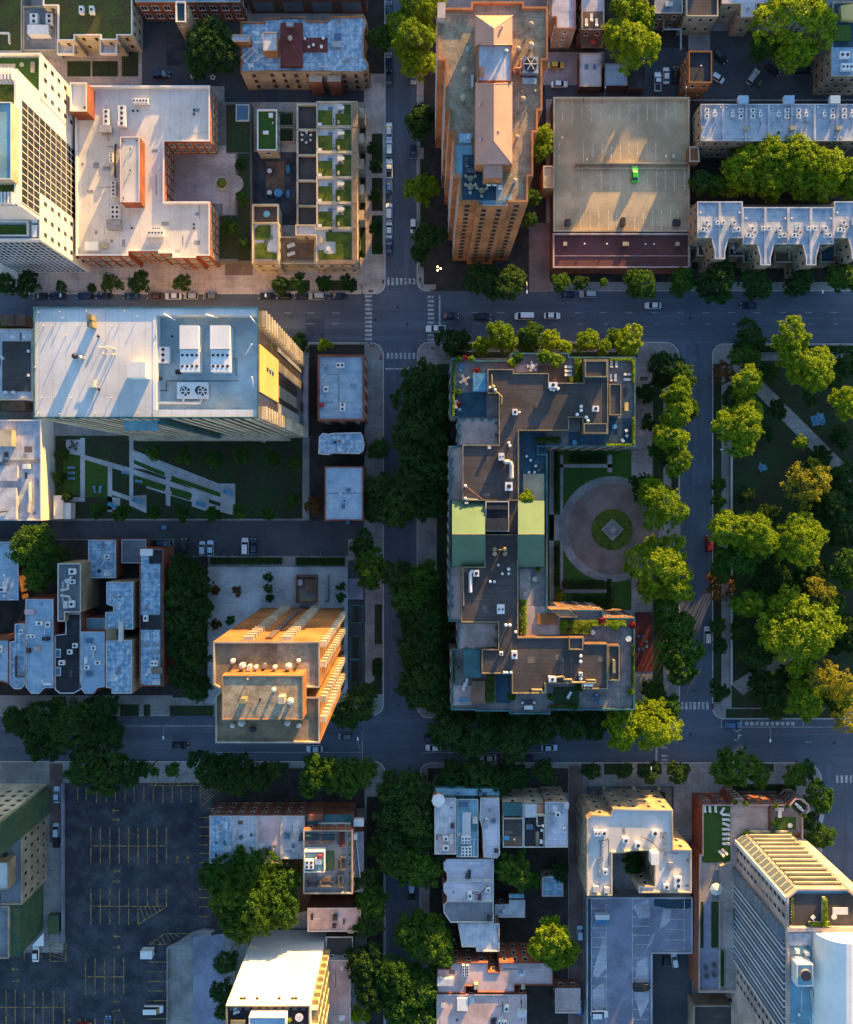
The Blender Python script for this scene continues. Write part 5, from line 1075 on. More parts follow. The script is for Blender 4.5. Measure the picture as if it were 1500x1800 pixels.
# ------------------------------------------------------------------ orange brick tower
zt = 51.7
pl = [(376, 1127), (563, 1127), (563, 1208), (536, 1208), (536, 1224), (563, 1224), (563, 1305), (380, 1305), (380, 1222), (391, 1212), (376, 1203)]
t = building('brick_tower', 'orange brick apartment tower with stacked pale balconies and a square penthouse', 'tower', pl, zt, 'brick_orange', 'roof_brown', par=.6, pw=.35, cop='stone',
    units=[('house', RC(391, 1187, 533, 1265), 5.4, 'brick_orange', 'roof_gravel', 'brass'), ('slab', RC(488, 1129, 561, 1206), .05, 'roof_gravel', 'roof_patch'),
           ('vent', 413, 1159, 4.5, 2.6, 'offwhite'), ('vent', 430, 1167, 6, 2.8, 'offwhite'), ('box', 441, 1171, 6, 8, 2, 'offwhite'), ('vent', 453, 1170, 4.2, 2.4, 'offwhite'), ('vent', 486, 1170, 4.2, 2.4, 'offwhite'), ('vent', 510, 1168, 6, 2.8, 'offwhite'), ('vent', 527, 1159, 4, 2.2, 'offwhite'), ('box', 467, 1168, 4, 6, 1.6, 'steel'), ('vent', 412, 1272, 4, 2, 'offwhite'), ('vent', 527, 1272, 4, 2, 'offwhite'), ('vent', 428, 1267, 6, 2.2, 'offwhite'), ('vent', 508, 1267, 5, 2.2, 'offwhite'), ('box', 446, 1281, 9, 6, .8, 'darkmetal')])
for u in (('vent', 484, 1209, 4.2, 2.2, 'offwhite'), ('box', 498, 1226, 11, 12, 2.2, 'stone', 'roof_machine'), ('vent', 513, 1229, 6, 2.4, 'offwhite'), ('box', 431, 1228, 9, 8, 2, 'brass', 'antenna_mount'), ('pipe', [(436, 1193), (436.5, 1193)], .2, .6, 'stone'), ('vent', 458, 1229, 2.4, .4, 'darkmetal'), ('vent', 441, 1244, 1.5, .5, 'darkmetal')): unit(t, zt + 5.4, *u)
(xw, yn), (xe, _) = W(376, 1127, zt), W(563, 1127, zt)
a, d, n = Vector((xe, yn)), Vector((-1, 0)), Vector((0, 1)); L = xe - xw
for f in range(17):
    z0 = zt - .4 - f * 3.0
    for c0, c1 in ((.27, .37), (.63, .73)): facade_box(t, 'balcony', a, d, n, L * c0, L * c1, z0 - .9, z0, 1.0, 'stone')
wp = WP(pl, zt)
facade_box(t, 'brick_pier', a, d, n, L * .47, L * .53, .6, zt - 2.0, .5, 'brick_brown')
for f in range(14): facade_box(t, 'window', a, d, n, L * .485, L * .515, zt - 4.4 - f * 3.2, zt - 2.6 - f * 3.2, .56, 'glasspale')
for (p, q_) in (((563, 1127), (563, 1208)), ((563, 1224), (563, 1305))):
    A, B = Vector(W(*q_, zt)), Vector(W(*p, zt)); d2 = (B - A).normalized(); l2 = (B - A).length
    for f in range(15):
        z0 = zt - .5 - f * 3.1
        for c0, c1 in ((.42, .56), (.86, .995)): facade_box(t, 'balcony', A, d2, Vector((1, 0)), l2 * c0, l2 * c1, z0 - .9, z0, 1.2, 'cream')

# ------------------------------------------------------------------ courtyard block (centre)
zt = 19.5; zl = 16.2
outer = [(793, 630), (836, 630), (836, 634), (897, 634), (897, 621), (1000, 621), (1000, 628), (1116, 628), (1116, 786), (946, 786), (946, 798), (962, 798), (962, 1071), (972, 1071), (1060, 1071), (1060, 1085), (1115, 1085), (1115, 1247), (967, 1247), (967, 1254), (895, 1254), (895, 1249), (836, 1249), (836, 1247), (793, 1247), (793, 1140), (804, 1140), (804, 1092), (789, 1092), (789, 784), (804, 784), (804, 735), (790, 735)]
t = building('courtyard_apartment_block', 'large brown roofed apartment block wrapped round a courtyard with planted roof terraces', 'building', outer, zl, 'brick_brown', 'greywood', par=.9, pw=.4, cop='tealmetal', win=dict(fh=3.3, sp=3, w=1.3, h=1.8, fr='stone'))
cb = t
up1 = [(857, 649), (903, 649), (903, 656), (965, 656), (965, 673), (1026, 673), (1026, 632), (1069, 632), (1069, 763), (1024, 763), (1024, 734), (1000, 734), (1000, 757), (912, 757), (912, 880), (813, 880), (813, 782), (877, 782), (877, 692), (857, 692)]
up2 = [(852, 939), (911, 939), (911, 1120), (1027, 1120), (1027, 1131), (1068, 1131), (1068, 1211), (1023, 1211), (1023, 1201), (960, 1201), (960, 1219), (900, 1219), (900, 1184), (847, 1184), (847, 1141), (876, 1141), (876, 1094), (811, 1094), (811, 996), (852, 996)]
def raised(root, pl, z0, z1, wall, roof, cop, par=.35, pw=.24):
    wp = WP(pl, z1); ip = inset(wp, pw); n = len(wp); mb = MB(); zz = z1 + par
    for i in range(n):
        j = (i + 1) % n
        mb.face([(*wp[i], z0), (*wp[j], z0), (*wp[j], zz), (*wp[i], zz)], wall)
    obj('upper_wall', mb, root); mb = MB()
    for i in range(n):
        j = (i + 1) % n
        mb.face([(*wp[i], zz), (*wp[j], zz), (*ip[j], zz), (*ip[i], zz)], cop); mb.face([(*ip[i], zz), (*ip[j], zz), (*ip[j], z1), (*ip[i], z1)], cop)
    obj('parapet', mb, root); obj('roof', MB().face([(*p, z1) for p in ip], roof), root); patches(root, ip, z1, roof)
raised(t, up1, zl, zt, 'brick_brown', 'roof_dark', 'brass'); raised(t, up2, zl, zt, 'brick_brown', 'roof_dark', 'brass')
raised(t, RC(1028, 634, 1067, 663), zt, zt + 2.2, 'tealmetal', 'roof_dark', 'brass'); raised(t, RC(1071, 675, 1092, 730), zl, zt, 'brick_brown', 'roof_dark', 'brass'); raised(t, RC(1026, 744, 1067, 762), zt, zt + 1, 'tealmetal', 'roof_dark', 'brass')
raised(t, RC(1069, 1134, 1089, 1196), zl, zt, 'brick_brown', 'roof_dark', 'brass'); raised(t, RC(1000, 1120.5, 1025, 1142), zt, zt + 1.2, 'brick_brown', 'roof_dark', 'brass')
for r in (RC(806, 737, 876, 782), RC(791, 786, 812, 879), RC(792, 997, 810, 1090), RC(806, 1096, 875, 1140)): unit(t, zl, 'slab', r, .15, 'pinkstone', 'pale_terrace')
for x, y in ((816, 738), (831, 738), (847, 738), (861, 738), (807, 748), (807, 766), (873, 744), (873, 765), (794, 808), (794, 824), (794, 840), (794, 1033), (794, 1048), (794, 1064), (820, 1139), (838, 1139), (856, 1139), (873, 1105), (873, 1124)): unit(t, zl, 'box', x, y, 6, 4, .9, 'tealmetal', 'roof_drain')
def gable(root, x0, x1, y0, yr, y1, z, h, mat):
    A, B, Cc, D, E, F = W(x0, y0, z), W(x1, y0, z), W(x1, yr, z + h), W(x0, yr, z + h), W(x1, y1, z), W(x0, y1, z)
    mb = MB(); mb.face([(*A, z), (*D, z + h), (*Cc, z + h), (*B, z)], mat); mb.face([(*D, z + h), (*F, z), (*E, z), (*Cc, z + h)], mat)
    mb.face([(*A, z), (*F, z), (*D, z + h)], 'brick_brown'); mb.face([(*B, z), (*Cc, z + h), (*E, z)], 'brick_brown')
    obj('gable_roof', mb, root); obj('ridge_cap', MB().tube((*D, z + h), (*Cc, z + h), .1, .1, 'brass', 6), root)
    wl = MB().prism([A, B, E, F], zl - .5, z + .001, 'brick_brown'); obj('upper_wall', wl, root)
gable(t, 795, 853, 880, 939, 996, 18.6, 5.6, 'greenmetal'); gable(t, 911, 957, 880, 939, 996, 18.6, 5.2, 'greenmetal')
unit(t, zl, 'house', RC(853.5, 881, 895, 934), 4.4, 'brick_brown', 'roof_tar', 'offwhite'); unit(t, zl, 'slab', RC(895, 881, 911, 938), 3.2, 'roof_dark', 'roof_step')
unit(t, zl + 4.4, 'box', 874, 921, 38, 20, 1.2, 'darkmetal', 'cooling_plant'); unit(t, zl + 4.4, 'box', 874, 892, 34, 6, .8, 'darkmetal', 'cooling_plant')
for u in [('ac', 881, 803, 10, 13, 1.4, 2, 1), ('pipe', [(887, 812), (896, 812), (899, 818), (899, 840)], .55, .8, 'offwhite', 'duct'), ('ac', 894, 855, 13, 15, 1.4, 1, 1), ('ac', 905, 725, 9, 10, 1.2), ('vent', 913, 725, 2, .8), ('ac', 971, 678, 15, 10, 1.6, 1, 1), ('vent', 968, 685, 2.5, .9), ('vent', 973, 686, 2.5, .9), ('vent', 980, 684, 3, 1), ('pipe', [(864, 659), (865, 683), (882, 698), (881, 710)], .18, .9, 'brass'), ('vent', 867, 681, 3.4, 1.4, 'brass'), ('vent', 870, 686, 2.6, 1.2), ('vent', 861, 682, 2.5, 1.2),
          ('vent', 1021, 715, 3, 1), ('vent', 1021, 722, 3, 1), ('vent', 1014, 729, 3, 1), ('vent', 1030, 734, 3, 1), ('vent', 1033, 740, 3, 1), ('ac', 1046, 719, 11, 10, 1.2), ('vent', 894, 779, 2.6, 1), ('vent', 896, 784, 2.6, 1), ('vent', 818, 854, 2.8, 1), ('vent', 818, 876, 2.8, 1), ('pipe', [(820, 855), (850, 879)], .05, .3, 'copper'), ('pipe', [(820, 877), (840, 878)], .1, .5, 'offwhite'), ('box', 860, 787, 5, 4, .8, 'offwhite'), ('vent', 943, 715, 5, .5, 'roof_dark'),
          ('vent', 869, 965, 4, 1.6, 'brass'), ('vent', 887, 965, 4, 1.6, 'brass'), ('vent', 869, 973, 4, 1.6, 'brass'), ('vent', 887, 973, 4, 1.6, 'brass'), ('pipe', [(869, 966), (887, 966)], .1, .8, 'brass'), ('ac', 837, 1007, 10, 11, 1.4), ('pipe', [(831, 1003), (827, 1006), (827, 1040)], .45, .8, 'white', 'duct'), ('pipe', [(814, 998), (815, 1064)], .14, .8, 'brass'), ('vent', 894, 1000, 3, .9), ('vent', 883, 1008, 2.4, .8), ('vent', 894, 1008, 2.4, .8), ('vent', 876, 993, 2, .7), ('vent', 862, 1022, 2.6, .8), ('vent', 869, 1022, 2.6, .8), ('ac', 880, 1070, 13, 16, 1.2, 2, 1), ('vent', 889, 1098, 3, 1), ('vent', 896, 1098, 3, 1), ('vent', 906, 1110, 2.6, 1.1),
          ('ac', 904, 1150, 10, 13, 1.2, 1, 1), ('ac', 881, 1148, 6, 6, 1), ('vent', 886, 1181, 2.6, .9), ('vent', 891, 1181, 2.6, .9), ('vent', 898, 1181, 2.6, .9), ('vent', 1020, 1152, 3, 1), ('vent', 1020, 1162, 3, 1), ('ac', 1020, 1184, 6, 6, 1.1), ('vent', 1020, 1192, 3, 1), ('vent', 1028, 1203, 3, 1), ('vent', 1034, 1203, 3, 1), ('vent', 1039, 1203, 3, 1), ('ac', 970, 1192, 13, 9, 1.6), ('pipe', [(977, 1189), (990, 1188), (990, 1193), (1004, 1193), (1004, 1198), (1028, 1198)], .28, .9, 'brass', 'duct'), ('pipe', [(1030, 1194), (1045, 1194), (1045, 1199), (1030, 1199)], .25, .9, 'brass', 'duct'), ('pipe', [(935, 1211), (952, 1211), (952, 1216), (958, 1216), (958, 1200)], .28, .9, 'brass', 'duct'), ('box', 820, 884, 6, 3, .5, 'offwhite')]: unit(t, zt, *u)
unit(t, zt, 'box', 1078, 1170, 4, 22, 1.2, 'brass', 'roof_machine')
# south wing north terraces and their orange lit wall
unit(t, zl, 'house', [(966, 1070.5), (1000, 1070.5), (1016, 1085), (985, 1085)], 2.4, 'brick_orange', 'roof_brown', 'brass')
unit(t, zl, 'slab', RC(944, 1079, 980, 1098), .5, 'brick_orange', 'terrace_planter'); unit(t, zl, 'slab', RC(914, 1000, 933, 1065), .12, 'pinkstone', 'roof_deck'); unit(t, zl, 'slab', RC(914, 1066, 985, 1116), .13, 'pinkstone', 'roof_deck')
unit(t, zl, 'slab', RC(946, 642, 1000, 671), .12, 'wood', 'roof_deck') ; unit(t, zl, 'slab', RC(903, 640, 945, 654), .14, 'pinkstone', 'roof_deck')
unit(t, zl, 'slab', RC(797, 1205, 830, 1240), .12, 'pinkstone', 'roof_deck'); unit(t, zl, 'slab', RC(815, 1143, 845, 1191), 2.2, 'tealmetal', 'green_roof_box'); unit(t, zl, 'slab', RC(830, 1197, 853, 1237), 1.4, 'wood', 'pergola'); unit(t, zl, 'slab', RC(872, 1186, 897, 1236), .1, 'bluedeck', 'roof_deck'); unit(t, zl, 'slab', RC(974, 1208, 1018, 1240), .2, 'parklawn', 'turf_square')
unit(t, zl, 'slab', RC(915, 760, 960, 880), .1, 'bluedeck', 'roof_deck'); unit(t, zl, 'slab', RC(920, 833, 957, 880), .16, 'deckconc', 'roof_deck'); unit(t, zl, 'slab', RC(1070, 735, 1110, 778), .1, 'bluedeck', 'roof_deck'); unit(t, zl, 'slab', RC(1000, 760, 1069, 781), .11, 'bluedeck', 'roof_deck'); unit(t, zl, 'slab', RC(798, 690, 855, 733), .1, 'bluedeck', 'roof_deck')
unit(t, zl, 'slab', RC(1092, 1090, 1112, 1240), .11, 'greywood', 'roof_deck')
aw = thing('awning', 'bright blue awning on the north west roof terrace', 'awning', (*W(844, 671, zl + 2.5), zl + .1)); unit(aw, zl, 'slab', RC(832, 656, 856, 687), 2.6, 'fabric_blue', 'cloth')
for x, y in ((833, 657), (833, 686), (855, 657), (855, 686)): unit(aw, zl, 'box', x, y, .8, .8, 2.45, 'offwhite', 'post')
# entrance canopy + fountain island
t = thing('fountain', 'square stone fountain set diagonally on the courtyard island', 'fountain', (*W(1077, 931), .2))
x, y = W(1077, 931, .6); mb = MB()
for r, z0, z1, m in ((3.1, .2, .75, 'stone'), (2.7, .75, .78, 'greywall'), (1.2, .76, 1.1, 'stone')): mb.rbox(x, y, r * 1.41, r * 1.41, z0, z1, m, R_(45))
obj('basin', mb, t); obj('jet_post', MB().cyl(x, y, .22, 1.1, 1.8, 'stone', 10, .12).dome(x, y, 1.8, .3, .25, 'white', 10), t)
slab('lawn', arc(1076, 931, 36, 0, 360, 40)[:-1], 0.32, 'sedum', z0=.1, label='round green island in the courtyard turning circle', cat='lawn')
# ------------------------------------------------------------------ south west: scaffolded tower, roof lounge, white building
def GP(X, Y, z): # ground offset px (from point below the camera) -> photo px at height z
    k = H / (H - z); return (NX + X * k, NY + Y * k)
zt = 44
pl = [GP(-900, 513, zt), GP(-668, 513, zt), GP(-668, 565, zt), GP(-900, 565, zt)]
t = building('scaffolded_tower', 'tan tower wrapped in green scaffold netting at the left edge', 'tower', pl, zt, 'cream', 'roof_grey')
wp = WP(pl, zt); windows(t, wp, 4, zt, fh=3.1, sp=3, w=1.3, h=1.5, fr='stone', only=lambda n: n.y > .5, most=60)
(xe, ys), yn = W(*GP(-668, 565, zt), zt), W(*GP(-668, 513, zt), zt)[1]
facade_box(t, 'scaffold_netting', Vector((xe, ys)), Vector((0, 1)), Vector((1, 0)), .2, yn - ys - .8, 1, zt - 1, 1.0, 'greenmesh')
zt = 13.9
t = building('brick_building', 'tan brick building with a blue grey roof between two netted scaffolds', 'building', [GP(-900, 567, zt), GP(-668, 567, zt), GP(-668, 681, zt), GP(-900, 681, zt)], zt, 'brick_tan', 'roof_grey', par=.5, cop='stone', win=dict(fh=3.2, sp=2.6, w=1.1, h=1.6, fr='stone'),
    units=[('house', RC(-8, 1515, 15, 1563), 4, 'brick_tan', 'roof_white', 'stone'), ('pipe', [(21, 1508), (21, 1555)], .1, 1, 'offwhite', 'roof_rail'), ('box', 5, 1503, 18, 8, 1.2, 'darkmetal', 'roof_machine')])
t = building('brick_building', 'low building behind green netting at the parking lot edge', 'building', [GP(-900, 683, zt), GP(-690, 683, zt), GP(-690, 770, zt), GP(-900, 770, zt)], zt, 'brick_tan', 'roof_grey', par=.5, cop='stone')
(xe, ys), yn = W(*GP(-690, 770, zt), zt), W(*GP(-690, 683, zt), zt)[1]
facade_box(t, 'scaffold_netting', Vector((xe, ys)), Vector((0, 1)), Vector((1, 0)), .2, yn - ys - .2, .3, zt - .3, 2.4, 'greenmesh')
t = thing('tarpaulin', 'white triangular tarpaulin awning above the parked white car', 'awning', (*W(68, 1655, 2.5), .2))
mb = MB(); a, b, c = [(*W(x, y, z), z) for x, y, z in ((77, 1640, 3.6), (77, 1663, 2.6), (56, 1663, 2.6))]; mb.face([c, b, a], 'white'); lo = [(p[0], p[1], p[2] - .05) for p in (a, b, c)]; mb.face(lo, 'white'); obj('sheet', mb, t)
for i, p in enumerate((a, b, c)): obj('post', MB().tube((p[0], p[1], .16), (p[0], p[1], p[2] - .06), .05, .05, 'steel', 6), t)
w = thing('lot_wall', 'thin grey wall along the west side of the parking lot', 'wall', (*W(114, 1510), .1)); unit(w, .13, 'wall', [(113, 1375), (114, 1655)], .3, 1.6, 'deckblue', 'panel')
w = thing('lot_wall', 'curved low wall along the parking lot ramp', 'wall', (*W(330, 1645), .1)); unit(w, .13, 'wall', [(296, 1800), (296, 1664), (318, 1652), (340, 1637), (360, 1632), (378, 1634)], .3, 1.1, 'concrete', 'panel')
gb = thing('green_skip', 'green garden container in the passage beside the netted building', 'skip', (*W(99, 1618), .15)); unit(gb, .15, 'box', 99, 1620, 18, 32, 1.7, 'greenmesh', 'body')
for k, (x0, x1, lab, rf) in enumerate(((369, 411, 'blue stained end rowhouse beside the parking lot', 'roof_metal'), (411.4, 452, 'second rowhouse from the parking lot with two teal vents', 'roof_pale'), (452.4, 495, 'third rowhouse from the parking lot with a pinkish roof', 'roof_pink'), (495.4, 536, 'cream lit rowhouse adjoining the roof lounge', 'roof_pale'))):
    building('rowhouse', lab, 'house', RC(x0, 1433, x1, 1517 if k < 3 else 1509), 9.5, 'brick_red', rf, par=.3, pw=.2, cop='offwhite', win=dict(fh=2.8, sp=2.3, w=1.1, h=1.6, fr='stone', most=12),
        units=[[('vent', 381, 1480, 2.5, .8, 'tealmetal'), ('vent', 396, 1480, 3, .9, 'tealmetal')], [('vent', 425, 1470, 4, 1, 'tealmetal'), ('vent', 443, 1466, 3, .9, 'tealmetal')], [('sky', 477, 1490, 7, 8), ('pipe', [(484, 1472), (484, 1480)], .05, .3, 'darkmetal')], [('sky', 506, 1468, 12, 13), ('sky', 516, 1486, 6, 8), ('box', 531, 1470, 8, 11, 1, 'bluedeck')]][k])
t = building('corner_apartment_house', 'brick house with a furnished roof lounge and white rail', 'building', RC(534, 1457, 621, 1569), 12, 'brick_red', 'concrete', par=.8, pw=.35, cop='stone', win=dict(fh=3, sp=2.6, w=1.1, h=1.6, fr='stone', most=20),
    units=[('slab', RC(585, 1495, 588, 1530), .1, 'roof_brown', 'floor_patch'), ('slab', RC(572, 1496, 588, 1530), .12, 'greenmesh', 'turf_mat'), ('house', RC(535, 1496, 571, 1533), 2.6, 'whitewall', 'roof_teal', 'whitewall')])
for u in (('ac', 545, 1516, 15, 15, 1.4, 2, 2), ('box', 563, 1504, 7, 6, .9, 'fabric_red'), ('box', 560, 1512, 10, 10, .7, 'white'), ('pipe', [(537, 1527), (568, 1529)], .1, .8, 'bluedeck')): unit(t, 14.6, *u)
unit(t, 9, 'slab', RC(537, 1432, 622, 1456.5), .12, 'tealmetal', 'mansard_terrace'); unit(t, 0, 'slab', RC(537.5, 1431.5, 622, 1457), 9, 'brick_red', 'lower_wing'); unit(t, 9, 'wall', [(560, 1446), (617, 1446)], .15, .9, 'offwhite', 'terrace_rail'); unit(t, 9, 'slab', RC(622.4, 1462, 640, 1568), .1, 'roof_grey', 'side_roof'); unit(t, 0, 'slab', RC(622, 1462, 639.5, 1568), 9, 'brick_brown', 'lower_wing'); unit(t, 9, 'wall', [(627, 1478), (634, 1545)], .2, .5, 'offwhite', 'roof_rail')
unit(t, 9.1, 'box', 632, 1442, 17, 10, 2, 'roof_pale', 'dormer'); unit(t, 9.1, 'box', 625, 1467, 8, 9, 1.6, 'white', 'roof_machine'); unit(t, 5, 'box', 560, 1422, 22, 9, 6, 'brick_red', 'bay_window')
t = building('brick_house', 'small detached house with a cream roof and low black vents', 'house', RC(541, 1595, 635, 1637), 7.5, 'brick_brown', 'roof_pink', par=.25, cop='offwhite', units=[('box', 549, 1611, 4, 9, .4, 'darkmetal', 'ridge_vent'), ('box', 589, 1611, 7, 8, .8, 'darkmetal', 'roof_machine'), ('box', 588, 1626, 6, 5, .7, 'darkmetal', 'roof_machine'), ('box', 617, 1634, 10, 6, .9, 'stone'), ('box', 605, 1619, 2, 8, .4, 'darkmetal', 'ridge_vent')])
slab('driveway', [(478, 1615), (542, 1600), (542, 1632), (478, 1630)], .16, 'concrete', label='small pale yard beside the detached house', cat='driveway')
zt = 33
pl = [(399, 1763), (546, 1763), (546, 1900), (399, 1900)]
t = building('white_apartment_tower', 'white tower with a blank sunlit north wall and a furnished roof terrace', 'tower', pl, zt, 'whitewall', 'roof_tar', par=1.0, pw=.35, cop='brass')
wp = WP(pl, zt); (xw, yn), xe = W(399, 1763, zt), W(546, 1763, zt)[0]
a, d, n = Vector((xe, yn)), Vector((-1, 0)), Vector((0, 1)); L = xe - xw
for c in (.17, .21, .37, .635, .79, .83): facade_box(t, 'window', a, d, n, L * c, L * c + .75, zt - 2.2, zt - 1.2, .06, 'glass')
for f in range(10):
    z0 = 1.5 + f * 3.1; facade_box(t, 'balcony', Vector((xe, yn - 30)), Vector((0, 1)), Vector((1, 0)), 0, 29.0, z0, z0 + 1.0, 1.5, 'brass'); 
for k in range(4): facade_box(t, 'balcony_divider', Vector((xe, yn - 30)), Vector((0, 1)), Vector((1, 0)), 27.6 - k * 4.5, 27.9 - k * 4.5, 1, 32, 1.6, 'cream')
for i in range(10): unit(t, zt, 'box', 408 + 14 * i, 1770, 7, 5, .6, 'fabric_grey', 'planter_box')
unit(t, zt, 'house', RC(438, 1787, 503, 1850), 3, 'whitewall', 'roof_blue', 'whitewall')
t = building('low_annex', 'low annex with a stained pink roof beside the white tower', 'building', RC(571, 1686, 617, 1900), 8, 'greywall', 'roof_pink', par=.4, cop='offwhite', win=dict(fh=3, sp=3, w=1, h=1.4, most=8))
t = building('low_annex', 'small shaded annex behind the white tower', 'building', RC(573, 1645, 621, 1682), 6, 'brick_brown', 'roof_dark', par=.4, cop='offwhite')
t = building('low_annex', 'narrow grey shed along the west side of the white tower', 'building', [(415, 1662), (437, 1657), (432, 1690), (408, 1800), (405, 1800)], 3, 'greywall', 'concrete', par=.2)
# ------------------------------------------------------------------ south middle rowhouses
PW = dict(fh=3, sp=2.4, w=1, h=1.6, fr='stone', most=8)
def row(lab, pl, z, roof, wall='brick_tan', units=(), cop='offwhite', par=.3, name='rowhouse', win=PW): return building(name, lab, 'house', pl, z, wall, roof, par=par, pw=.22, cop=cop, units=units, win=win)
t = row('cream roofed corner house with an octagonal white turret', RC(764, 1402, 802, 1501), 12, 'roof_pale', 'tealmetal', [('box', 795, 1450, 5, 7, .8, 'darkmetal'), ('slab', RC(770, 1470, 798, 1497), .2, 'roof_pink', 'roof_deck'), ('ac', 784, 1472, 9, 7, 1), ('ac', 784, 1488, 10, 9, 1), ('box', 793, 1473, 6, 14, .9, 'offwhite'), ('vent', 794, 1419, 1.4, .5, 'darkmetal')])
x, y = W(771, 1407, 12.5); obj('turret', MB().cyl(x, y, 1.7, .1, 12.6, 'brick_tan', 8).cyl(x, y, 1.85, 12.6, 13.1, 'white', 8, 1.6), t)
row('teal walled rowhouse with a long white roof strip and round machines', RC(803, 1404, 841, 1506), 11, 'roof_teal', 'tealmetal', [('slab', RC(813, 1429, 828, 1480), .5, 'roof_white', 'raised_roof'), ('ac', 819, 1474, 16, 12, 1.2, 3, 2), ('ac', 820, 1494, 18, 17, 1.2, 3, 3), ('sky', 815, 1413, 22, 12), ('box', 835, 1440, 8, 10, .8, 'offwhite'), ('box', 835, 1452, 7, 12, .8, 'tealmetal')])
row('lavender roofed rowhouse with an angular front on the south street', [(845, 1402), (878, 1402), (879, 1500), (874, 1508), (850, 1506), (848, 1456), (843, 1440)], 11.5, 'roof_lav', 'brick_tan', [('sky', 868, 1442, 8, 8), ('box', 854, 1448, 7, 10, .8, 'steel'), ('box', 872, 1494, 6, 6, .6, 'darkmetal'), ('ac', 856, 1440, 5, 6, .9)])
t = thing('metal_clad_annex', 'long blue metal clad annex along the south street', 'building', (*W(820, 1392, 6), .1))
unit(t, .1, 'slab', [(766, 1384), (800, 1383), (876, 1385), (879, 1391), (879, 1400), (764, 1400), (763, 1390)], 10.5, 'tealmetal', 'wall'); unit(t, 10.6, 'slab', [(767, 1386), (876, 1387), (877, 1398), (767, 1398)], .2, 'roof_teal', 'roof'); unit(t, 10.8, 'sky', 850, 1394, 16, 7); unit(t, 10.8, 'sky', 806, 1394, 8, 7)
row('dark roofed rowhouse with a wooden deck and blue tarp', RC(884, 1411, 920, 1489), 11, 'roof_dark', 'cream', [('slab', RC(885, 1412, 919, 1434), .8, 'tealmetal', 'sunken_terrace'), ('wall', [(886, 1437), (918, 1437)], .3, .8, 'cream', 'low_wall'), ('slab', RC(886, 1470, 919, 1487), .15, 'wood', 'roof_deck'), ('box', 890, 1472, 10, 6, .5, 'fabric_blue', 'tarp'), ('vent', 904, 1474, 1.6, .8)])
row('black roofed rowhouse with two small skylit boxes and a copper terrace', RC(920.5, 1411, 957, 1489), 11, 'roof_tar', 'cream', [('slab', RC(923, 1412, 944, 1437), .3, 'roof_pale', 'roof_terrace'), ('slab', RC(945, 1412, 957, 1430), .3, 'copper', 'roof_terrace'), ('sky', 931, 1453, 11, 8), ('house', RC(944, 1433, 958, 1452), 1.4, 'offwhite', 'roof_tar'), ('vent', 953, 1447, 2, 2.2), ('slab', RC(942, 1462, 948, 1487), .4, 'roof_brown', 'roof_strip'), ('box', 952, 1458, 4, 3, .6, 'white'), ('box', 951, 1478, 4, 6, .6, 'white')])
row('lavender white end rowhouse at the brick alley', RC(958, 1409, 998, 1489), 11.5, 'roof_lav', 'brick_tan', [('ac', 980, 1430, 9, 8, 1), ('box', 971, 1447, 5, 5, .6, 'steel'), ('vent', 976, 1474, 1.8, .8), ('box', 995, 1414, 8, 9, 1, 'roof_pale'), ('ac', 992, 1457, 5, 9, .9), ('pipe', [(966, 1430), (988, 1427)], .08, .4, 'darkmetal')])
row('lavender roofed house with a zigzag west front, northernmost of three', [(780, 1516), (786, 1509), (868, 1509), (868, 1547), (786, 1547), (786, 1534), (780, 1528)], 10, 'roof_lav', 'brick_red', [('box', 825, 1535, 5, 12, .7, 'darkmetal', 'ridge_vent')])
row('lavender roofed house cluttered with pipes, middle of three', [(780, 1553), (786, 1547.5), (868, 1547.5), (868, 1583), (786, 1583), (786, 1574), (780, 1566)], 10, 'roof_lav', 'brick_red', [('ac', 826, 1572, 8, 14, 1), ('pipe', [(826, 1568), (842, 1572), (858, 1556)], .1, .4, 'darkmetal'), ('ac', 858, 1562, 8, 7, 1), ('box', 843, 1576, 6, 8, .7, 'roof_maroon'), ('vent', 797, 1567, 1.3, .5, 'darkmetal')])
row('grey stained house roof, southernmost of the zigzag three', [(780, 1590), (786, 1583.5), (868, 1583.5), (868, 1621), (792, 1621), (780, 1603)], 10, 'roof_grey', 'brick_red', [('box', 859, 1612, 6, 8, .7, 'darkmetal'), ('pipe', [(866, 1586), (866, 1600)], .15, .5, 'steel')])
row('pale square roofed house beside two big street trees', [(805, 1622), (878, 1622), (878, 1672), (838, 1672), (836, 1664), (812, 1664)], 9.5, 'roof_pale', 'brick_brown', [('pipe', [(875, 1630), (877, 1655)], .1, .4, 'darkmetal')])
row('small low house with a pale patched roof behind the zigzag three', [(870, 1589), (895, 1588), (895, 1581), (923, 1581), (923, 1612), (870, 1612)], 5.5, 'roof_pale', 'brick_brown', [('vent', 885, 1600, 2.2, .7), ('slab', RC(895, 1572, 922, 1579), .6, 'roof_teal', 'porch_roof')])
row('trapezoid grey blue garage roof on the brick alley', [(953, 1541), (990, 1536), (990, 1575), (953, 1575)], 4, 'roof_metal', 'brick_tan', name='garage')
row('long pink roofed house with a notched light well', [(769, 1702), (791, 1702), (791, 1691), (858, 1691), (858, 1708), (878, 1708), (878, 1691), (972, 1691), (972, 1731), (905, 1731), (905, 1744), (839, 1744), (839, 1733), (819, 1733), (819, 1745), (769, 1745)], 10, 'roof_pink', 'brick_red', [('ac', 815, 1703, 5, 20, 1, 1, 4), ('ac', 822, 1703, 5, 20, 1, 1, 4), ('box', 783, 1722, 28, 12, 1.2, 'roof_pale', 'raised_roof'), ('box', 837, 1730, 7, 8, 1.2, 'stone', 'chimney'), ('box', 919, 1731, 6, 6, 1.1, 'stone', 'chimney')], 'brick_red')
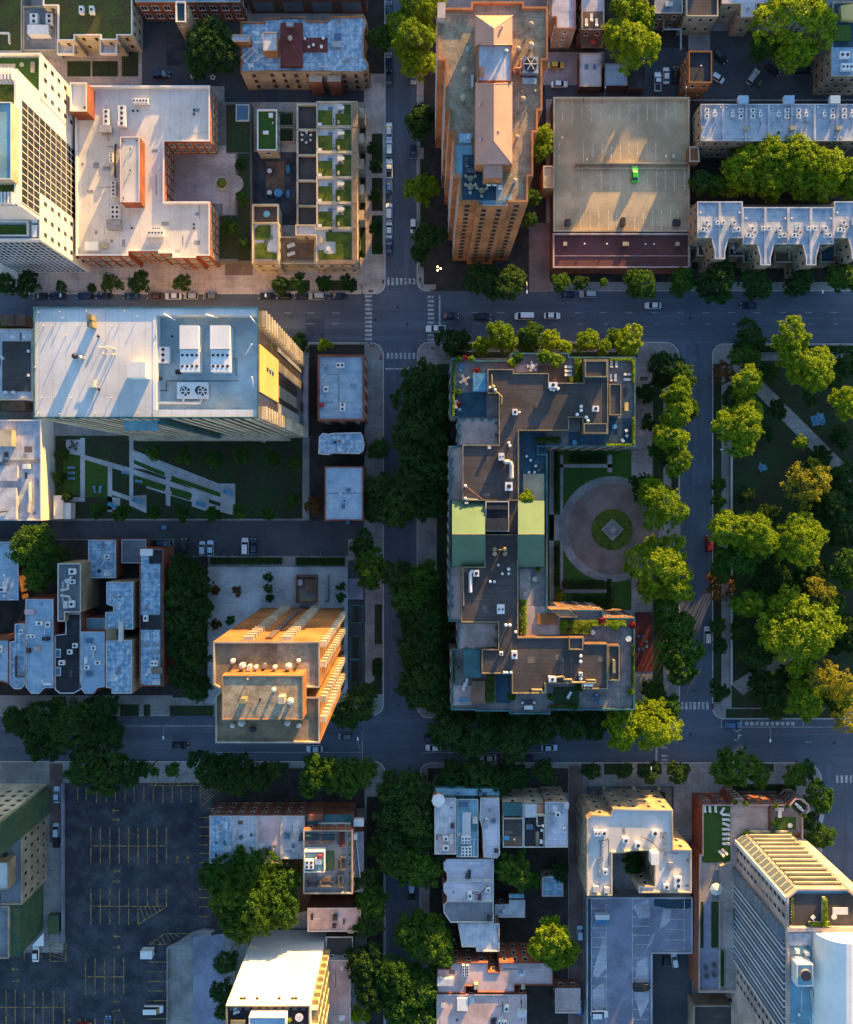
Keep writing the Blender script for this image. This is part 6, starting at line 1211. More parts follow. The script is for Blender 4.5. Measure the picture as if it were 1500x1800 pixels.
row('cluttered pinkish roof house at the bottom edge', RC(768, 1747, 926, 1860), 10, 'roof_pink', 'brick_red', [('slab', RC(804, 1757, 815, 1778), .15, 'roof_dark', 'roof_mat'), ('box', 813, 1763, 18, 22, .6, 'white', 'roof_hatch'), ('box', 779, 1765, 6, 7, .6, 'offwhite'), ('ac', 890, 1770, 8, 10, 1), ('pipe', [(872, 1768), (888, 1766)], .06, .3, 'darkmetal'), ('ac', 883, 1794, 16, 6, 1, 3, 1), ('box', 867, 1794, 8, 6, .7, 'darkmetal'), ('box', 917, 1778, 16, 12, 1.3, 'roof_pale', 'stair_house'), ('vent', 826, 1749, 2, .8)])
row('square pink garage roof on the brick alley', RC(976, 1736, 1020, 1780), 4, 'roof_pink', 'brick_brown', cop='offwhite', name='garage')
# ------------------------------------------------------------------ white U building and parking roof
zt = 15
t = building('courtyard_building', 'white roofed building with a dark square light court and cream cornices', 'building', [(1031, 1438), (1040, 1431), (1072, 1432), (1077, 1420), (1182, 1422), (1183, 1491), (1215, 1492), (1215, 1568), (1122, 1568), (1122, 1556), (1150, 1556), (1150, 1494), (1112, 1494), (1092, 1498), (1076, 1498), (1076, 1573), (1031, 1573)], zt, 'brick_tan', 'roof_white', par=.6, pw=.35, cop='cream', win=dict(fh=3.2, sp=3, w=1.1, h=1.7, fr='stone', most=60),
    units=[('ac', 1049, 1462, 11, 10, 1.2, 2, 1), ('ac', 1061, 1462, 9, 10, 1.2), ('pipe', [(1053, 1478), (1069, 1474), (1070, 1520)], .1, .5, 'darkmetal'), ('box', 1047, 1560, 9, 10, 1, 'offwhite'), ('box', 1066, 1562, 9, 9, 1, 'offwhite'), ('ac', 1063, 1530, 7, 10, 1), ('ac', 1120, 1483, 10, 10, 1.3), ('ac', 1150, 1462, 11, 10, 1.2), ('box', 1147, 1502, 13, 20, 2.6, 'whitewall', 'stair_house'), ('ac', 1170, 1556, 9, 9, 1.2), ('ac', 1190, 1548, 12, 20, 1.4, 1, 2), ('pipe', [(1128, 1470), (1147, 1480), (1160, 1494), (1192, 1500)], .08, .4, 'darkmetal', 'cable'), ('vent', 1208, 1511, 2, .8, 'darkmetal'), ('ac', 1099, 1475, 10, 9, 1.1), ('box', 1178, 1520, 8, 12, .8, 'steel')]
    + [('box', 1058, 1482 + 6 * i, 4, 3, .25, 'steel', 'paver_step') for i in range(6)] + [('box', 1053, 1508 + 6 * i, 4, 3, .25, 'steel', 'paver_step') for i in range(6)] + [('box', 1169, 1470 + 8 * i, 4, 5, .25, 'steel', 'paver_step') for i in range(6)])
zd = 4.2
t = building('parking_roof', 'long lavender grey parking roof with faded stalls south of the white building', 'parking garage', [(1031, 1576), (1217, 1576), (1217, 1675), (1146, 1675), (1146, 1900), (1031, 1900)], zd, 'greywall', 'deckblue', par=.5, pw=.3, cop='roof_lav')
mb = MB()
LN = [(1040, 1578, 1040, 1860, .7), (1066, 1590, 1066, 1860, .6)] + [(1040, 1580 + 17 * i, 1066, 1580 + 17 * i, .7) for i in range(16)] + [(1113, 1580 + 16 * i, 1143, 1580 + 16 * i, .7) for i in range(6)] + [(1112, 1684 + 18 * i, 1140, 1684 + 18 * i, .7) for i in range(8)] + [(1112, 1578, 1112, 1860, .7), (1203, 1580, 1203, 1670, .7)] + [(1170, 1580 + 18 * i, 1203, 1580 + 18 * i, .7) for i in range(6)]
for x0, y0, x1, y1, w_ in [(*q[:4], .9) for q in LN]:
    d = Vector((x1 - x0, y1 - y0)).normalized() * (w_ / 2); p = [(x0 - d.y, y0 + d.x), (x1 - d.y, y1 + d.x), (x1 + d.y, y1 - d.x), (x0 + d.y, y0 - d.x)]
    mb.face([(*q, zd + .012) for q in WP(p, zd)], 'paint_deck')
obj('stall_lines', mb, t)
obj('worn_and_shade_patch', MB().face([(*q, zd + .007) for q in WP([(1136, 1668), (1145, 1660), (1152, 1640), (1178, 1620), (1180, 1600), (1166, 1598), (1160, 1632), (1146, 1645)], zd)], 'roof_lav'), t)
for q_, m_ in (([(1060, 1650), (1066, 1640), (1067, 1700), (1050, 1720), (1042, 1712)], 'roof_lav'), ([(1113, 1592), (1140, 1580), (1144, 1610), (1124, 1616)], 'roof_lav'), ([(1032, 1577), (1039, 1577), (1039, 1860), (1032, 1860)], 'bluedeck'), ([(1120, 1690), (1138, 1684), (1141, 1760), (1126, 1790), (1115, 1745)], 'roof_lav'), ([(1150, 1580), (1216, 1580), (1216, 1596), (1188, 1600), (1150, 1592)], 'bluedeck'), ([(1042, 1740), (1062, 1726), (1064, 1770), (1044, 1790)], 'roof_lav')): obj('worn_and_shade_patch', MB().face([(*q, zd + .005) for q in WP(q_, zd)], m_), t)  # pale pieces are wear; the dark blue strip and zone are painted shade
t = thing('cargo_container', 'white and blue container standing on the parking roof', 'container', (*W(1057, 1611, zd), zd)); unit(t, zd, 'box', 1057, 1607, 24, 8, 1.6, 'white', 'lid'); unit(t, zd, 'box', 1057, 1615.5, 24, 8, 1.5, 'fabric_blue', 'body')

# ------------------------------------------------------------------ pink tower with podium, bottom right
zp = 8.0
pod = [(1233, 1412), (1283, 1412), (1289, 1401), (1301, 1400), (1315, 1412), (1386, 1412), (1396, 1401), (1409, 1402), (1421, 1413), (1421, 1424), (1410, 1436), (1410, 1742), (1226, 1742), (1228, 1500), (1233, 1500)]
t = building('podium_building', 'low red brick podium with roof lawn, white loungers and planted corner terrace', 'building', pod, zp, 'brick_red', 'pinkstone', par=.8, pw=.4, cop='pinkstone',
    units=[('slab', RC(1235, 1414, 1284, 1516), .12, 'lawn', 'roof_lawn'), ('slab', RC(1231, 1517, 1263, 1585), .1, 'paver', 'roof_terrace'), ('slab', RC(1252, 1530, 1264, 1582), .12, 'roof_grey', 'roof_mat'), ('slab', RC(1230, 1586, 1262, 1738), .1, 'deckblue', 'roof_terrace'), ('slab', RC(1229, 1586, 1237, 1666), .3, 'parklawn', 'planting_bed'), ('slab', RC(1251, 1586, 1263, 1666), .3, 'parklawn', 'planting_bed'), ('slab', RC(1267, 1668, 1292, 1738), .12, 'paver', 'roof_terrace'), ('slab', RC(1268, 1672, 1273, 1734), .5, 'leaf_green', 'planting_bed'),
           ('slab', RC(1352, 1414, 1408, 1472), .1, 'greywood', 'roof_deck'), ('slab', RC(1362, 1436, 1400, 1458), .16, 'lawn', 'turf_square'), ('slab', [(1392, 1408), (1404, 1404), (1418, 1416), (1416, 1424), (1406, 1432), (1393, 1420)], .15, 'parklawn', 'turf_square'), ('wall', [(1265, 1520), (1284, 1514)], .3, .9, 'stone', 'low_wall'), ('wall', [(1352, 1414), (1352, 1466)], .4, 1, 'brick_brown', 'low_wall'), ('box', 1281, 1610, 8, 20, 1.2, 'steel', 'roof_machine'), ('wall', [(1264, 1586), (1264, 1666)], .3, .8, 'pinkstone', 'low_wall'), ('wall', [(1264, 1667), (1264, 1738)], .3, .8, 'pinkstone', 'low_wall')])
wp = WP(pod, zp); windows(t, wp, 1, zp, fh=2.6, sp=2.7, w=1.7, h=1.5, fr='stone', only=lambda n: n.y > .6, most=60)
t = building('low_annex', 'dark roofed low building at the bottom edge beside the podium', 'building', RC(1219, 1766, 1420, 1900), 5, 'brick_tan', 'roof_dark', par=.4, cop='stone', units=[('box', 1283, 1757, 8, 4, .6, 'darkmetal')])
zt = 39.4
X0, X1, Y0 = 522, 640, 589
pl = [GP(X0, Y0, zt), GP(537, 577, zt), GP(609, 577, zt), GP(624, 589, zt), GP(X1, 589, zt), GP(X1, 960, zt), GP(X0, 960, zt)]
t = building('pink_apartment_tower', 'pale pink tower with banded yellow balconies, striped blue glazing and a roof terrace', 'tower', pl, zt, 'pinkstone', 'roof_teal', z0=.2, par=.7, pw=.4, cop='pinkstone',
    units=[('slab', RC(1389, 1572, 1518, 1626), .25, 'roof_dark', 'roof_terrace'), ('wall', [(1384, 1630), (1520, 1630)], .9, 1.2, 'pinkstone', 'terrace_wall'), ('slab', RC(1385, 1640, 1427, 1662), .3, 'roof_pale', 'roof_step'),
           ('house', RC(1400, 1694, 1429, 1733), 3.2, 'whitewall', 'roof_teal', 'whitewall'), ('box', 1415, 1671, 6, 6, 1.4, 'white', 'roof_machine'), ('box', 1398, 1667, 6, 6, 1.4, 'white', 'roof_machine'), ('vent', 1419, 1662, 1.6, .7, 'darkmetal'), ('vent', 1419, 1671, 1.6, .7, 'darkmetal'), ('wall', [(1425, 1738), (1431, 1800)], .25, .9, 'offwhite', 'roof_rail'), ('vent', 1403, 1781, 2.5, .8), ('pipe', [(1384, 1672), (1384, 1800)], .1, 1.1, 'pinkstone', 'roof_rail')])
mb = MB(); x, y = W(1416, 1714, zt + 3.5); mb.cyl(x, y, 1.35, zt + 3.2, zt + 3.9, 'steel', 20); mb.cyl(x, y, 1.2, zt + 3.9, zt + 3.93, 'darkmetal', 20); obj('large_fan', mb, t)
# barrel vault
bx0, bx1 = W(1428, 1632, zt)[0], W(1520, 1632, zt)[0]; by0, by1 = W(0, 1634, zt)[1], W(0, 1960, zt)[1]; mb = MB(); n = 16; hz = 5.5; ring = []
for i in range(n + 1):
    a = math.pi * i / n; ring.append(((bx0 + bx1) / 2 - (bx1 - bx0) / 2 * math.cos(a), zt + .6 + hz * math.sin(a)))
for i in range(n):
    (xa, za), (xb, zb) = ring[i], ring[i + 1]; mb.face([(xa, by0, za), (xa, by1, za), (xb, by1, zb), (xb, by0, zb)], 'whitewall')
mb.face([(x_, by0, z_) for x_, z_ in ring] , 'whitewall'); mb.box(bx0, bx1, by1, by0 - .02, zt - .05, zt + .6, 'whitewall'); obj('barrel_vault', mb, t)
wx, wyn = W(*pl[0], zt); gy = lambda Y: -Y / S
a, d, n = Vector((wx, 0)), Vector((0, -1)), Vector((-1, 0))
me_w = window_proto(1.15, 1.7, 'pinkstone', 'glass')[1]
sites = [(gy(Y), 1.2 + zp + 2.3 * 1.02 * f) for f in range(13) for Y in (603, 621, 808, 826)]
for y_, z_ in sites:
    o = bpy.data.objects.new('window', me_w); COL.objects.link(o); o.parent = t; o.location = (wx - t.location.x, y_ - t.location.y, z_ + .8 - .2); o.rotation_euler = (0, 0, -math.pi / 2)
facade_box(t, 'glazed_bay', a, d, n, 637 / S, 655 / S, zp, zt - .5, .9, 'glasspale')
for f in range(12): facade_box(t, 'bay_ledge', a, d, n, 636.5 / S, 655.5 / S, zp + 1.5 + 2.45 * f, zp + 1.8 + 2.45 * f, 1.05, 'steel')
facade_box(t, 'striped_glazing', a, d, n, 657 / S, 796 / S, zp - 7, zt - .4, .35, 'glassblue')
for i in range(17): facade_box(t, 'mullion_fin', a, d, n, (658 + 8.5 * i) / S, (659.7 + 8.5 * i) / S, zp - 7, zt - .3, .5, 'whitewall' if i % 3 else 'pinkstone')
facade_box(t, 'corner_strip', Vector((wx, gy(Y0))), Vector((0, -1)), Vector((-1, 0)), .1, 1.2, zp - 1, zt + .3, .35, 'whitewall')
nx0, nx1, ny = W(*pl[1], zt)[0], W(*pl[2], zt)[0], W(*pl[1], zt)[1]
for f in range(13):
    z0 = zp + .6 + f * 2.4; facade_box(t, 'balcony', Vector((nx1, ny)), Vector((-1, 0)), Vector((0, 1)), .2, nx1 - nx0 - .2, z0, z0 + .45, .55, 'cream')
facade_box(t, 'balcony_glazing', Vector((nx1, ny)), Vector((-1, 0)), Vector((0, 1)), .3, nx1 - nx0 - .3, zp, zt - 1, .12, 'glass')
for (p, q_) in ((1, 0), (3, 2)):
    A, B = Vector(W(*pl[p], zt)), Vector(W(*pl[q_], zt)); dd = (B - A).normalized(); nn = Vector((dd.y, -dd.x)); 
    if nn.y < 0: nn = -nn
    facade_box(t, 'chamfer_glazing', A, dd, nn, .4, (B - A).length - .4, zp, zt - .6, .1, 'glasspale')
    for f in range(13): facade_box(t, 'chamfer_ledge', A, dd, nn, .3, (B - A).length - .3, zp + 1.2 + 2.4 * f, zp + 1.45 + 2.4 * f, .22, 'cream')

gw = thing('front_garden_wall', 'low dark garden wall with stone posts before the white U building', 'wall', (*W(1085, 1387), .13)); unit(gw, .13, 'wall', [(1034, 1420), (1034, 1383), (1182, 1383), (1182, 1420)], .3, 1.1, 'darkconc', 'wall')
for x in (1060, 1112, 1156): unit(gw, .13, 'box', x, 1383, 5, 5, 1.5, 'stone', 'post')
hedge(1052, 1392, 1104, 1406, .14, 1.2, 'd', 'dark hedge in the front garden of the white U building'); hedge(1118, 1394, 1170, 1404, .14, 1.2, 'g', 'greener hedge in the front garden of the white U building')
# ------------------------------------------------------------------ trees
def row_of(pts, kind, fmt, group=None):
    for i, p in enumerate(pts):
        tree(p[0], p[1], p[2], p[3] if len(p) > 3 else kind, fmt.format(ORD[i + 1]), h=p[4] if len(p) > 4 else None, group=group)
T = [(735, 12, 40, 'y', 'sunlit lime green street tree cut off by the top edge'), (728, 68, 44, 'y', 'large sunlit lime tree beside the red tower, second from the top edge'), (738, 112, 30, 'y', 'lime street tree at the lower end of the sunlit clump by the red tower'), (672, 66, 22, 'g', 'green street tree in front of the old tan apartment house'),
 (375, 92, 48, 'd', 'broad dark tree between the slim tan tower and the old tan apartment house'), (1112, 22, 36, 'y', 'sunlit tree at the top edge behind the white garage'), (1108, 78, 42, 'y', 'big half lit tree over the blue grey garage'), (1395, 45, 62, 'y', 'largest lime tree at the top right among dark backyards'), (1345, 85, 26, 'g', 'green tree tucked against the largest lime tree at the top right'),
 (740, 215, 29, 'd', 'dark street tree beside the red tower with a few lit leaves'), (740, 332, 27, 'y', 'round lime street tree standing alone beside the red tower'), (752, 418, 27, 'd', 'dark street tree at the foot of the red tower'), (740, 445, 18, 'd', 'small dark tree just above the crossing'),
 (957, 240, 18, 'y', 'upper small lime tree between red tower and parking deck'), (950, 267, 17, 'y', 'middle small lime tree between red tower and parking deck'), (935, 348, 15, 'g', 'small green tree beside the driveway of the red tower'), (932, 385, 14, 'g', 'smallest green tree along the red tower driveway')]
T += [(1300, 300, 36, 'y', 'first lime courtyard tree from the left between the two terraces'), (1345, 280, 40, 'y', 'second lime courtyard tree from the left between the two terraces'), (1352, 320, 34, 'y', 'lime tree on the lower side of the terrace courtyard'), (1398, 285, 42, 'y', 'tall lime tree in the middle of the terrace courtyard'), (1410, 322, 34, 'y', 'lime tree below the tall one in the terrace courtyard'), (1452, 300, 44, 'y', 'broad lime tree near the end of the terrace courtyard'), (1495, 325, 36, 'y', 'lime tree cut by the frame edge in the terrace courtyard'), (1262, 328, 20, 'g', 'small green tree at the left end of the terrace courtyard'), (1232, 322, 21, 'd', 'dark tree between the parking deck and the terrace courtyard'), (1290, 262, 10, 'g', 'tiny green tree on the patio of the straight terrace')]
row_of([(12, 500, 20), (48, 500, 21), (108, 505, 10), (163, 506, 9), (198, 497, 17), (247, 497, 18), (322, 498, 15), (492, 500, 16), (524, 497, 17), (571, 497, 13), (612, 497, 14)], 'd', '{} dark street tree from the left along the avenue west of the crossing', 'avenue trees west of the crossing')
row_of([(848, 495, 31), (890, 500, 33), (985, 497, 15, 'g'), (1020, 497, 13), (1062, 497, 8, 'g'), (1128, 500, 28, 'g'), (1197, 497, 23, 'g'), (1258, 500, 36, 'd'), (1330, 500, 27), (1405, 496, 24), (1482, 490, 26, 'g')], 'd', '{} street tree from the red tower along the avenue', 'avenue trees east of the crossing')
row_of([(800, 603, 28, 'd', 9), (845, 607, 17, 'y', 12), (881, 592, 27, 'y', 15), (932, 594, 25, 'g', 11), (968, 598, 19, 'y', 13.5), (992, 612, 15, 'y', 13), (1032, 600, 21, 'y', 14), (1060, 610, 13, 'y', 13), (1082, 592, 17, 'g', 11), (1106, 600, 26, 'y', 14)], 'y', '{} tree from the left along the north front of the courtyard block', 'trees along the north front of the courtyard block')
row_of([(1178, 652, 34, 'd', 11), (1197, 668, 25, 'g', 12), (1192, 696, 27, 'y', 15), (1205, 715, 23, 'g', 12), (1190, 726, 27, 'y', 15.5), (1180, 768, 28, 'y', 15.5), (1168, 795, 23, 'g', 12), (1190, 812, 24, 'y', 15), (1137, 862, 31, 'd', 10), (1162, 886, 40, 'y', 16), (1158, 998, 52, 'y', 15), (1192, 1038, 23, 'y', 14), (1172, 1068, 23, 'g', 11), (1185, 1098, 31, 'g', 11), (1190, 1140, 36, 'g', 12), (1200, 1174, 30, 'g', 13)], 'y', '{} tree from the north along the park side of the courtyard block', 'trees along the east front of the courtyard block')
row_of([(1152, 1218, 22, 'g', 10), (1095, 1278, 36, 'y', 16), (1153, 1274, 38, 'y', 16.5), (1128, 1250, 30, 'g', 13), (1172, 1246, 26, 'g', 13)], 'y', '{} tree of the clump at the south east corner of the courtyard block', 'corner clump of the courtyard block')
row_of([(748, 672, 36), (732, 705, 34), (768, 720, 30), (738, 748, 40), (770, 775, 30), (728, 798, 36), (760, 830, 36), (722, 848, 38), (672, 858, 30), (755, 885, 34), (700, 890, 36), (662, 895, 26)], 'd', '{} dark street tree from the north in the dense row west of the courtyard block', 'dense dark trees west of the courtyard block')
row_of([(652, 1000, 32, 'g'), (640, 960, 24), (700, 1010, 30), (742, 1020, 34, 'g'), (730, 1050, 36, 'g'), (748, 1090, 40), (742, 1135, 40), (750, 1180, 42), (735, 1205, 34), (772, 1110, 26), (772, 1230, 30)], 'd', '{} dark tree from the north in the lower row of the shaded street', 'dark trees in the lower row of the shaded street')
row_of([(788, 1278, 38), (845, 1285, 42), (905, 1288, 42), (958, 1275, 30), (1005, 1275, 28), (1045, 1272, 26), (872, 1262, 26)], 'd', '{} dark street tree from the left along the south front of the courtyard block', 'dark trees south of the courtyard block')
T += [(1112, 1518, 17, 'd', 'dark tree filling the light court of the white U building', 9)]
for a in T: tree(*a[:5], h=a[5] if len(a) > 5 else None)
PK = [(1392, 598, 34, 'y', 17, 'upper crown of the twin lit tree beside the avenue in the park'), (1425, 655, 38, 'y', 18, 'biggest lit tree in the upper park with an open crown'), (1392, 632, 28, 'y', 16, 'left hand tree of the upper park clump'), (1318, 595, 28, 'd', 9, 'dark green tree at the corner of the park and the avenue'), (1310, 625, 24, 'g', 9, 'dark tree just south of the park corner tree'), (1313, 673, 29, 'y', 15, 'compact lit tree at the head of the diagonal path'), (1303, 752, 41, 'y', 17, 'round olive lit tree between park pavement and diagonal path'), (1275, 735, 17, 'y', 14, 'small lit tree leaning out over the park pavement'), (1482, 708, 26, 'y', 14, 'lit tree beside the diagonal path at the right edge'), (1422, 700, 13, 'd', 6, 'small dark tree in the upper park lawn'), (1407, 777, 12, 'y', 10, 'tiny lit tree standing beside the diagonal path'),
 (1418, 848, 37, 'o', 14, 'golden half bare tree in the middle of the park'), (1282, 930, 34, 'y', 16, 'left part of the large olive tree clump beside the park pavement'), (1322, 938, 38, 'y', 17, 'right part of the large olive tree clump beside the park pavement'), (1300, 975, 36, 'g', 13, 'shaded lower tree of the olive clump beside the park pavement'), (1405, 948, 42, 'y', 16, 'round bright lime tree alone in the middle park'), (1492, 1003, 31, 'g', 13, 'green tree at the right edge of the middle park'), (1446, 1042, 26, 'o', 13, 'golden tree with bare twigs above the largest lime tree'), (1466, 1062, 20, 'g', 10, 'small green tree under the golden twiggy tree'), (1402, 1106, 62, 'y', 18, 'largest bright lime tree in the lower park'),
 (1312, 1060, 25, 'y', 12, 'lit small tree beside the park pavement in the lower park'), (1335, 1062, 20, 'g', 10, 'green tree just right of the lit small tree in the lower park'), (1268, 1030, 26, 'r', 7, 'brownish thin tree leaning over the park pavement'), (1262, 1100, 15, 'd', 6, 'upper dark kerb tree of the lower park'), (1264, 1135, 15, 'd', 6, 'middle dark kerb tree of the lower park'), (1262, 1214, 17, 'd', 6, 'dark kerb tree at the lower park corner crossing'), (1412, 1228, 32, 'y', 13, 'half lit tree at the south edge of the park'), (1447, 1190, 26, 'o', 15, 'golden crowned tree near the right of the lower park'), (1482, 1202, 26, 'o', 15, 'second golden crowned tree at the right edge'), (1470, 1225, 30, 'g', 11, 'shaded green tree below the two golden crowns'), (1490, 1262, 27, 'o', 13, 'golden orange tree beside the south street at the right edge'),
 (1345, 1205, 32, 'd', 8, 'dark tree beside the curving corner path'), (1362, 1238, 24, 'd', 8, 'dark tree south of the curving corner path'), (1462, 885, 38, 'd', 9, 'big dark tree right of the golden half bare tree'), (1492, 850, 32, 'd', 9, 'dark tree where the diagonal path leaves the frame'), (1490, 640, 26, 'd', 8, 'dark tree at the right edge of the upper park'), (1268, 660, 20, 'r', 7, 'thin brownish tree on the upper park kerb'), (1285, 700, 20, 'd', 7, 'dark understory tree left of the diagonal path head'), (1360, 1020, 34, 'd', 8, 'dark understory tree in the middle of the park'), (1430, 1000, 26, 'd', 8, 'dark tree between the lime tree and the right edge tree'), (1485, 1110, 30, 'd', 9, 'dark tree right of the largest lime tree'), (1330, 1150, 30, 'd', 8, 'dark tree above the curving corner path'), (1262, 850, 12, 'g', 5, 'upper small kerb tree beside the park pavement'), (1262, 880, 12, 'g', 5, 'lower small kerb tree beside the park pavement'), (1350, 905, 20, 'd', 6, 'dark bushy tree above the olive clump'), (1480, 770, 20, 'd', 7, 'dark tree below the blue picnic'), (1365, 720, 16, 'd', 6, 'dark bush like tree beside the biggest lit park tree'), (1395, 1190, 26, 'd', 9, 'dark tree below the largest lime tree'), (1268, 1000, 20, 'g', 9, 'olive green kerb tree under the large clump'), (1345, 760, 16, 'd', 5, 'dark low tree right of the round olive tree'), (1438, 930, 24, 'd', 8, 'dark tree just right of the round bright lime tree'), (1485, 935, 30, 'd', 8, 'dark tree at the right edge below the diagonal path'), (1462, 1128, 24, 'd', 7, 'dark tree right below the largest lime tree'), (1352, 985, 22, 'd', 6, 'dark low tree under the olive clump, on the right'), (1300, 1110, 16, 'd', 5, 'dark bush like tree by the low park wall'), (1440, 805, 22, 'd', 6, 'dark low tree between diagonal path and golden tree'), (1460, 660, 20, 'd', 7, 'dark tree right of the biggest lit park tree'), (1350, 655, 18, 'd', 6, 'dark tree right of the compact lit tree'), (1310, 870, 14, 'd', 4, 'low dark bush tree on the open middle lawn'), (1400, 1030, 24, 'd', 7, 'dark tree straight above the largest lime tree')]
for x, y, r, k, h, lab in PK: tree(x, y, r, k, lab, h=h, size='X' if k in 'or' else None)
row_of([(1288, 1350, 36, 'g'), (1335, 1362, 21, 'g'), (1397, 1362, 20, 'g'), (1418, 1352, 14, 'g'), (1440, 1398, 27, 'g'), (1440, 1468, 25, 'g'), (1420, 1440, 14, 'd')], 'g', '{} street tree from the left around the pink tower podium', 'street trees around the podium')
row_of([(1040, 1356, 15), (1097, 1353, 15), (1142, 1356, 18), (1192, 1356, 18)], 'd', '{} small street tree from the brick alley in front of the white U building', 'small trees by the white U building')
row_of([(795, 1362, 28), (838, 1366, 32), (880, 1372, 28), (905, 1360, 24), (955, 1355, 22)], 'd', '{} dark street tree from the left before the south rowhouses', 'dark trees before the south rowhouses')
row_of([(700, 1385, 34), (738, 1392, 28), (690, 1425, 32), (730, 1432, 38), (695, 1468, 34), (742, 1468, 32), (700, 1515, 34, 'g'), (742, 1525, 36, 'g'), (668, 1482, 22, 'g')], 'd', '{} tree from the top in the leafy tunnel over the south street', 'trees of the leafy tunnel')
row_of([(720, 1640, 32), (765, 1655, 38, 'g'), (738, 1622, 24), (700, 1715, 38, 'g'), (738, 1735, 36, 'g'), (705, 1765, 36), (745, 1785, 30)], 'g', '{} tree from the top in the lower clump over the south street', 'trees of the lower clump')
row_of([(640, 1545, 24), (655, 1580, 32, 'g'), (648, 1620, 26), (640, 1690, 32), (655, 1740, 32), (634, 1782, 17, 'y')], 'd', '{} tree from the top along the houses west of the south street', 'trees west of the south street')
row_of([(905, 1530, 32), (930, 1545, 20), (965, 1648, 34, 'y', 16), (975, 1680, 24, 'y', 14), (1000, 1675, 20, 'y', 13), (985, 1530, 16, 'd', 6)], 'g', '{} tree from the top in the back gardens by the brick alley', 'back garden trees by the brick alley')
row_of([(30, 1268, 26), (80, 1262, 40), (75, 1300, 34), (130, 1275, 44), (175, 1255, 34), (195, 1288, 28)], 'd', '{} dark street tree from the left in the clump below the old houses', 'dark clump below the old houses')
row_of([(150, 1345, 34), (185, 1362, 36), (225, 1352, 28), (262, 1352, 16, 'g'), (305, 1353, 12, 'g')], 'd', '{} dark street tree from the left along the top of the parking lot', 'dark trees at the top of the parking lot')
row_of([(375, 1350, 36), (410, 1362, 38), (450, 1365, 26), (478, 1352, 16), (558, 1358, 34, 'g'), (595, 1365, 34, 'g'), (632, 1362, 28, 'g')], 'd', '{} dark street tree from the left before the brick rowhouses', 'dark trees before the brick rowhouses')
row_of([(400, 1530, 40, 'g'), (450, 1530, 42, 'g'), (498, 1560, 34, 'g', 15), (400, 1575, 38, 'g', 16), (450, 1590, 42, 'g', 17.5), (500, 1602, 30, 'g', 17), (420, 1618, 34, 'g', 16.5)], 'g', '{} tree of the big green clump beside the parking lot stalls', 'big green clump beside the stalls')
row_of([(398, 1690, 22), (395, 1745, 22), (400, 1775, 18)], 'd', '{} narrow dark tree from the top beside the white tower', 'narrow trees beside the white tower')
row_of([(62, 965, 40, 'g', 13), (88, 985, 34, 'd', 11), (70, 1010, 26)], 'g', '{} tree of the big shaded clump behind the tan house', 'shaded clump behind the tan house')
row_of([(322, 1000, 28), (345, 1020, 26), (318, 1045, 28), (348, 1065, 24), (320, 1090, 30), (345, 1110, 24), (318, 1135, 28), (342, 1155, 28), (322, 1185, 28), (345, 1205, 26)], 'd', '{} dark tree from the north in the tall column beside the plaza', 'dark tree column beside the plaza')
row_of([(628, 1240, 34), (608, 1262, 22), (645, 1215, 20)], 'd', '{} dark tree of the clump at the foot of the orange tower', 'dark clump at the foot of the orange tower')
row_of([(270, 795, 14), (323, 800, 14), (378, 806, 15), (425, 800, 14), (478, 808, 14), (518, 816, 12)], 'g', '{} small garden tree from the left under the slab tower', 'garden trees under the slab tower')
row_of([(172, 897, 13), (213, 902, 14), (272, 902, 13), (322, 905, 13), (375, 905, 13), (420, 900, 12), (472, 902, 13)], 'g', '{} small garden tree from the left along the alley side of the lawn', 'garden trees along the alley')
for a in [(572, 605, 12, 'y', 'small bright lime tree at the avenue in front of the corner brick house', 8), (527, 606, 17, 'd', 'dark tree at the corner of the slab tower', 6), (667, 790, 18, 'g', 'small round green street tree beside the bay fronted house', 7), (550, 888, 17, 'r', 'thin brownish tree behind the light blue roofed house', 7), (1138, 742, 14, 'd', 'dark garden shrub tree by the round patio', 6), (1135, 690, 16, 'd', 'dark garden tree beside the patios', 6), (1340, 1128, 14, 'd', 'small dark tree on the lower park lawn', 5),
          (118, 875, 10, 'd', 'dark bushy tree beside the garden shed', 4), (108, 800, 12, 'd', 'upper dark bushy tree at the garden wall', 4), (105, 840, 12, 'd', 'lower dark bushy tree at the garden wall', 4), (515, 880, 12, 'g', 'green tree at the right end of the garden lawn', 5), (425, 290, 12, 'd', 'upper dark tree on the podium bed', 7), (428, 350, 12, 'g', 'middle dark tree on the podium bed', 7), (405, 400, 14, 'g', 'green tree at the lower end of the podium', 7), (432, 430, 11, 'd', 'lower dark tree on the podium bed', 7), (657, 260, 12, 'd', 'upper dark bushy tree on the rowhouse street verge', 4), (660, 290, 10, 'd', 'second dark bushy tree on the rowhouse street verge', 4), (660, 345, 11, 'd', 'third dark bushy tree on the rowhouse street verge', 4), (661, 400, 11, 'd', 'fourth dark bushy tree on the rowhouse street verge', 4), (664, 435, 10, 'd', 'lowest dark bushy tree on the rowhouse street verge', 4), (635, 447, 6, 'g', 'small green bush tree at the corner rowhouse', 4)]: tree(a[0], a[1], a[2], a[3], a[4], h=a[5])
for i, (x, y) in enumerate(((472, 1014), (472, 1034), (474, 1052), (599, 1032), (599, 1050), (405, 1090))): tree(x, y, 8, 'd', f'{ORD[i+1]} small tree in the paving of the plaza', h=3.4, group='small plaza trees', base=.5)
for i, (x, y) in enumerate(((380, 1038), (418, 1040), (380, 1098))): tree(x, y, 9, 'r', f'{ORD[i+1]} reddish small tree in the paving of the plaza', h=3.2, group='reddish plaza trees', base=.5)
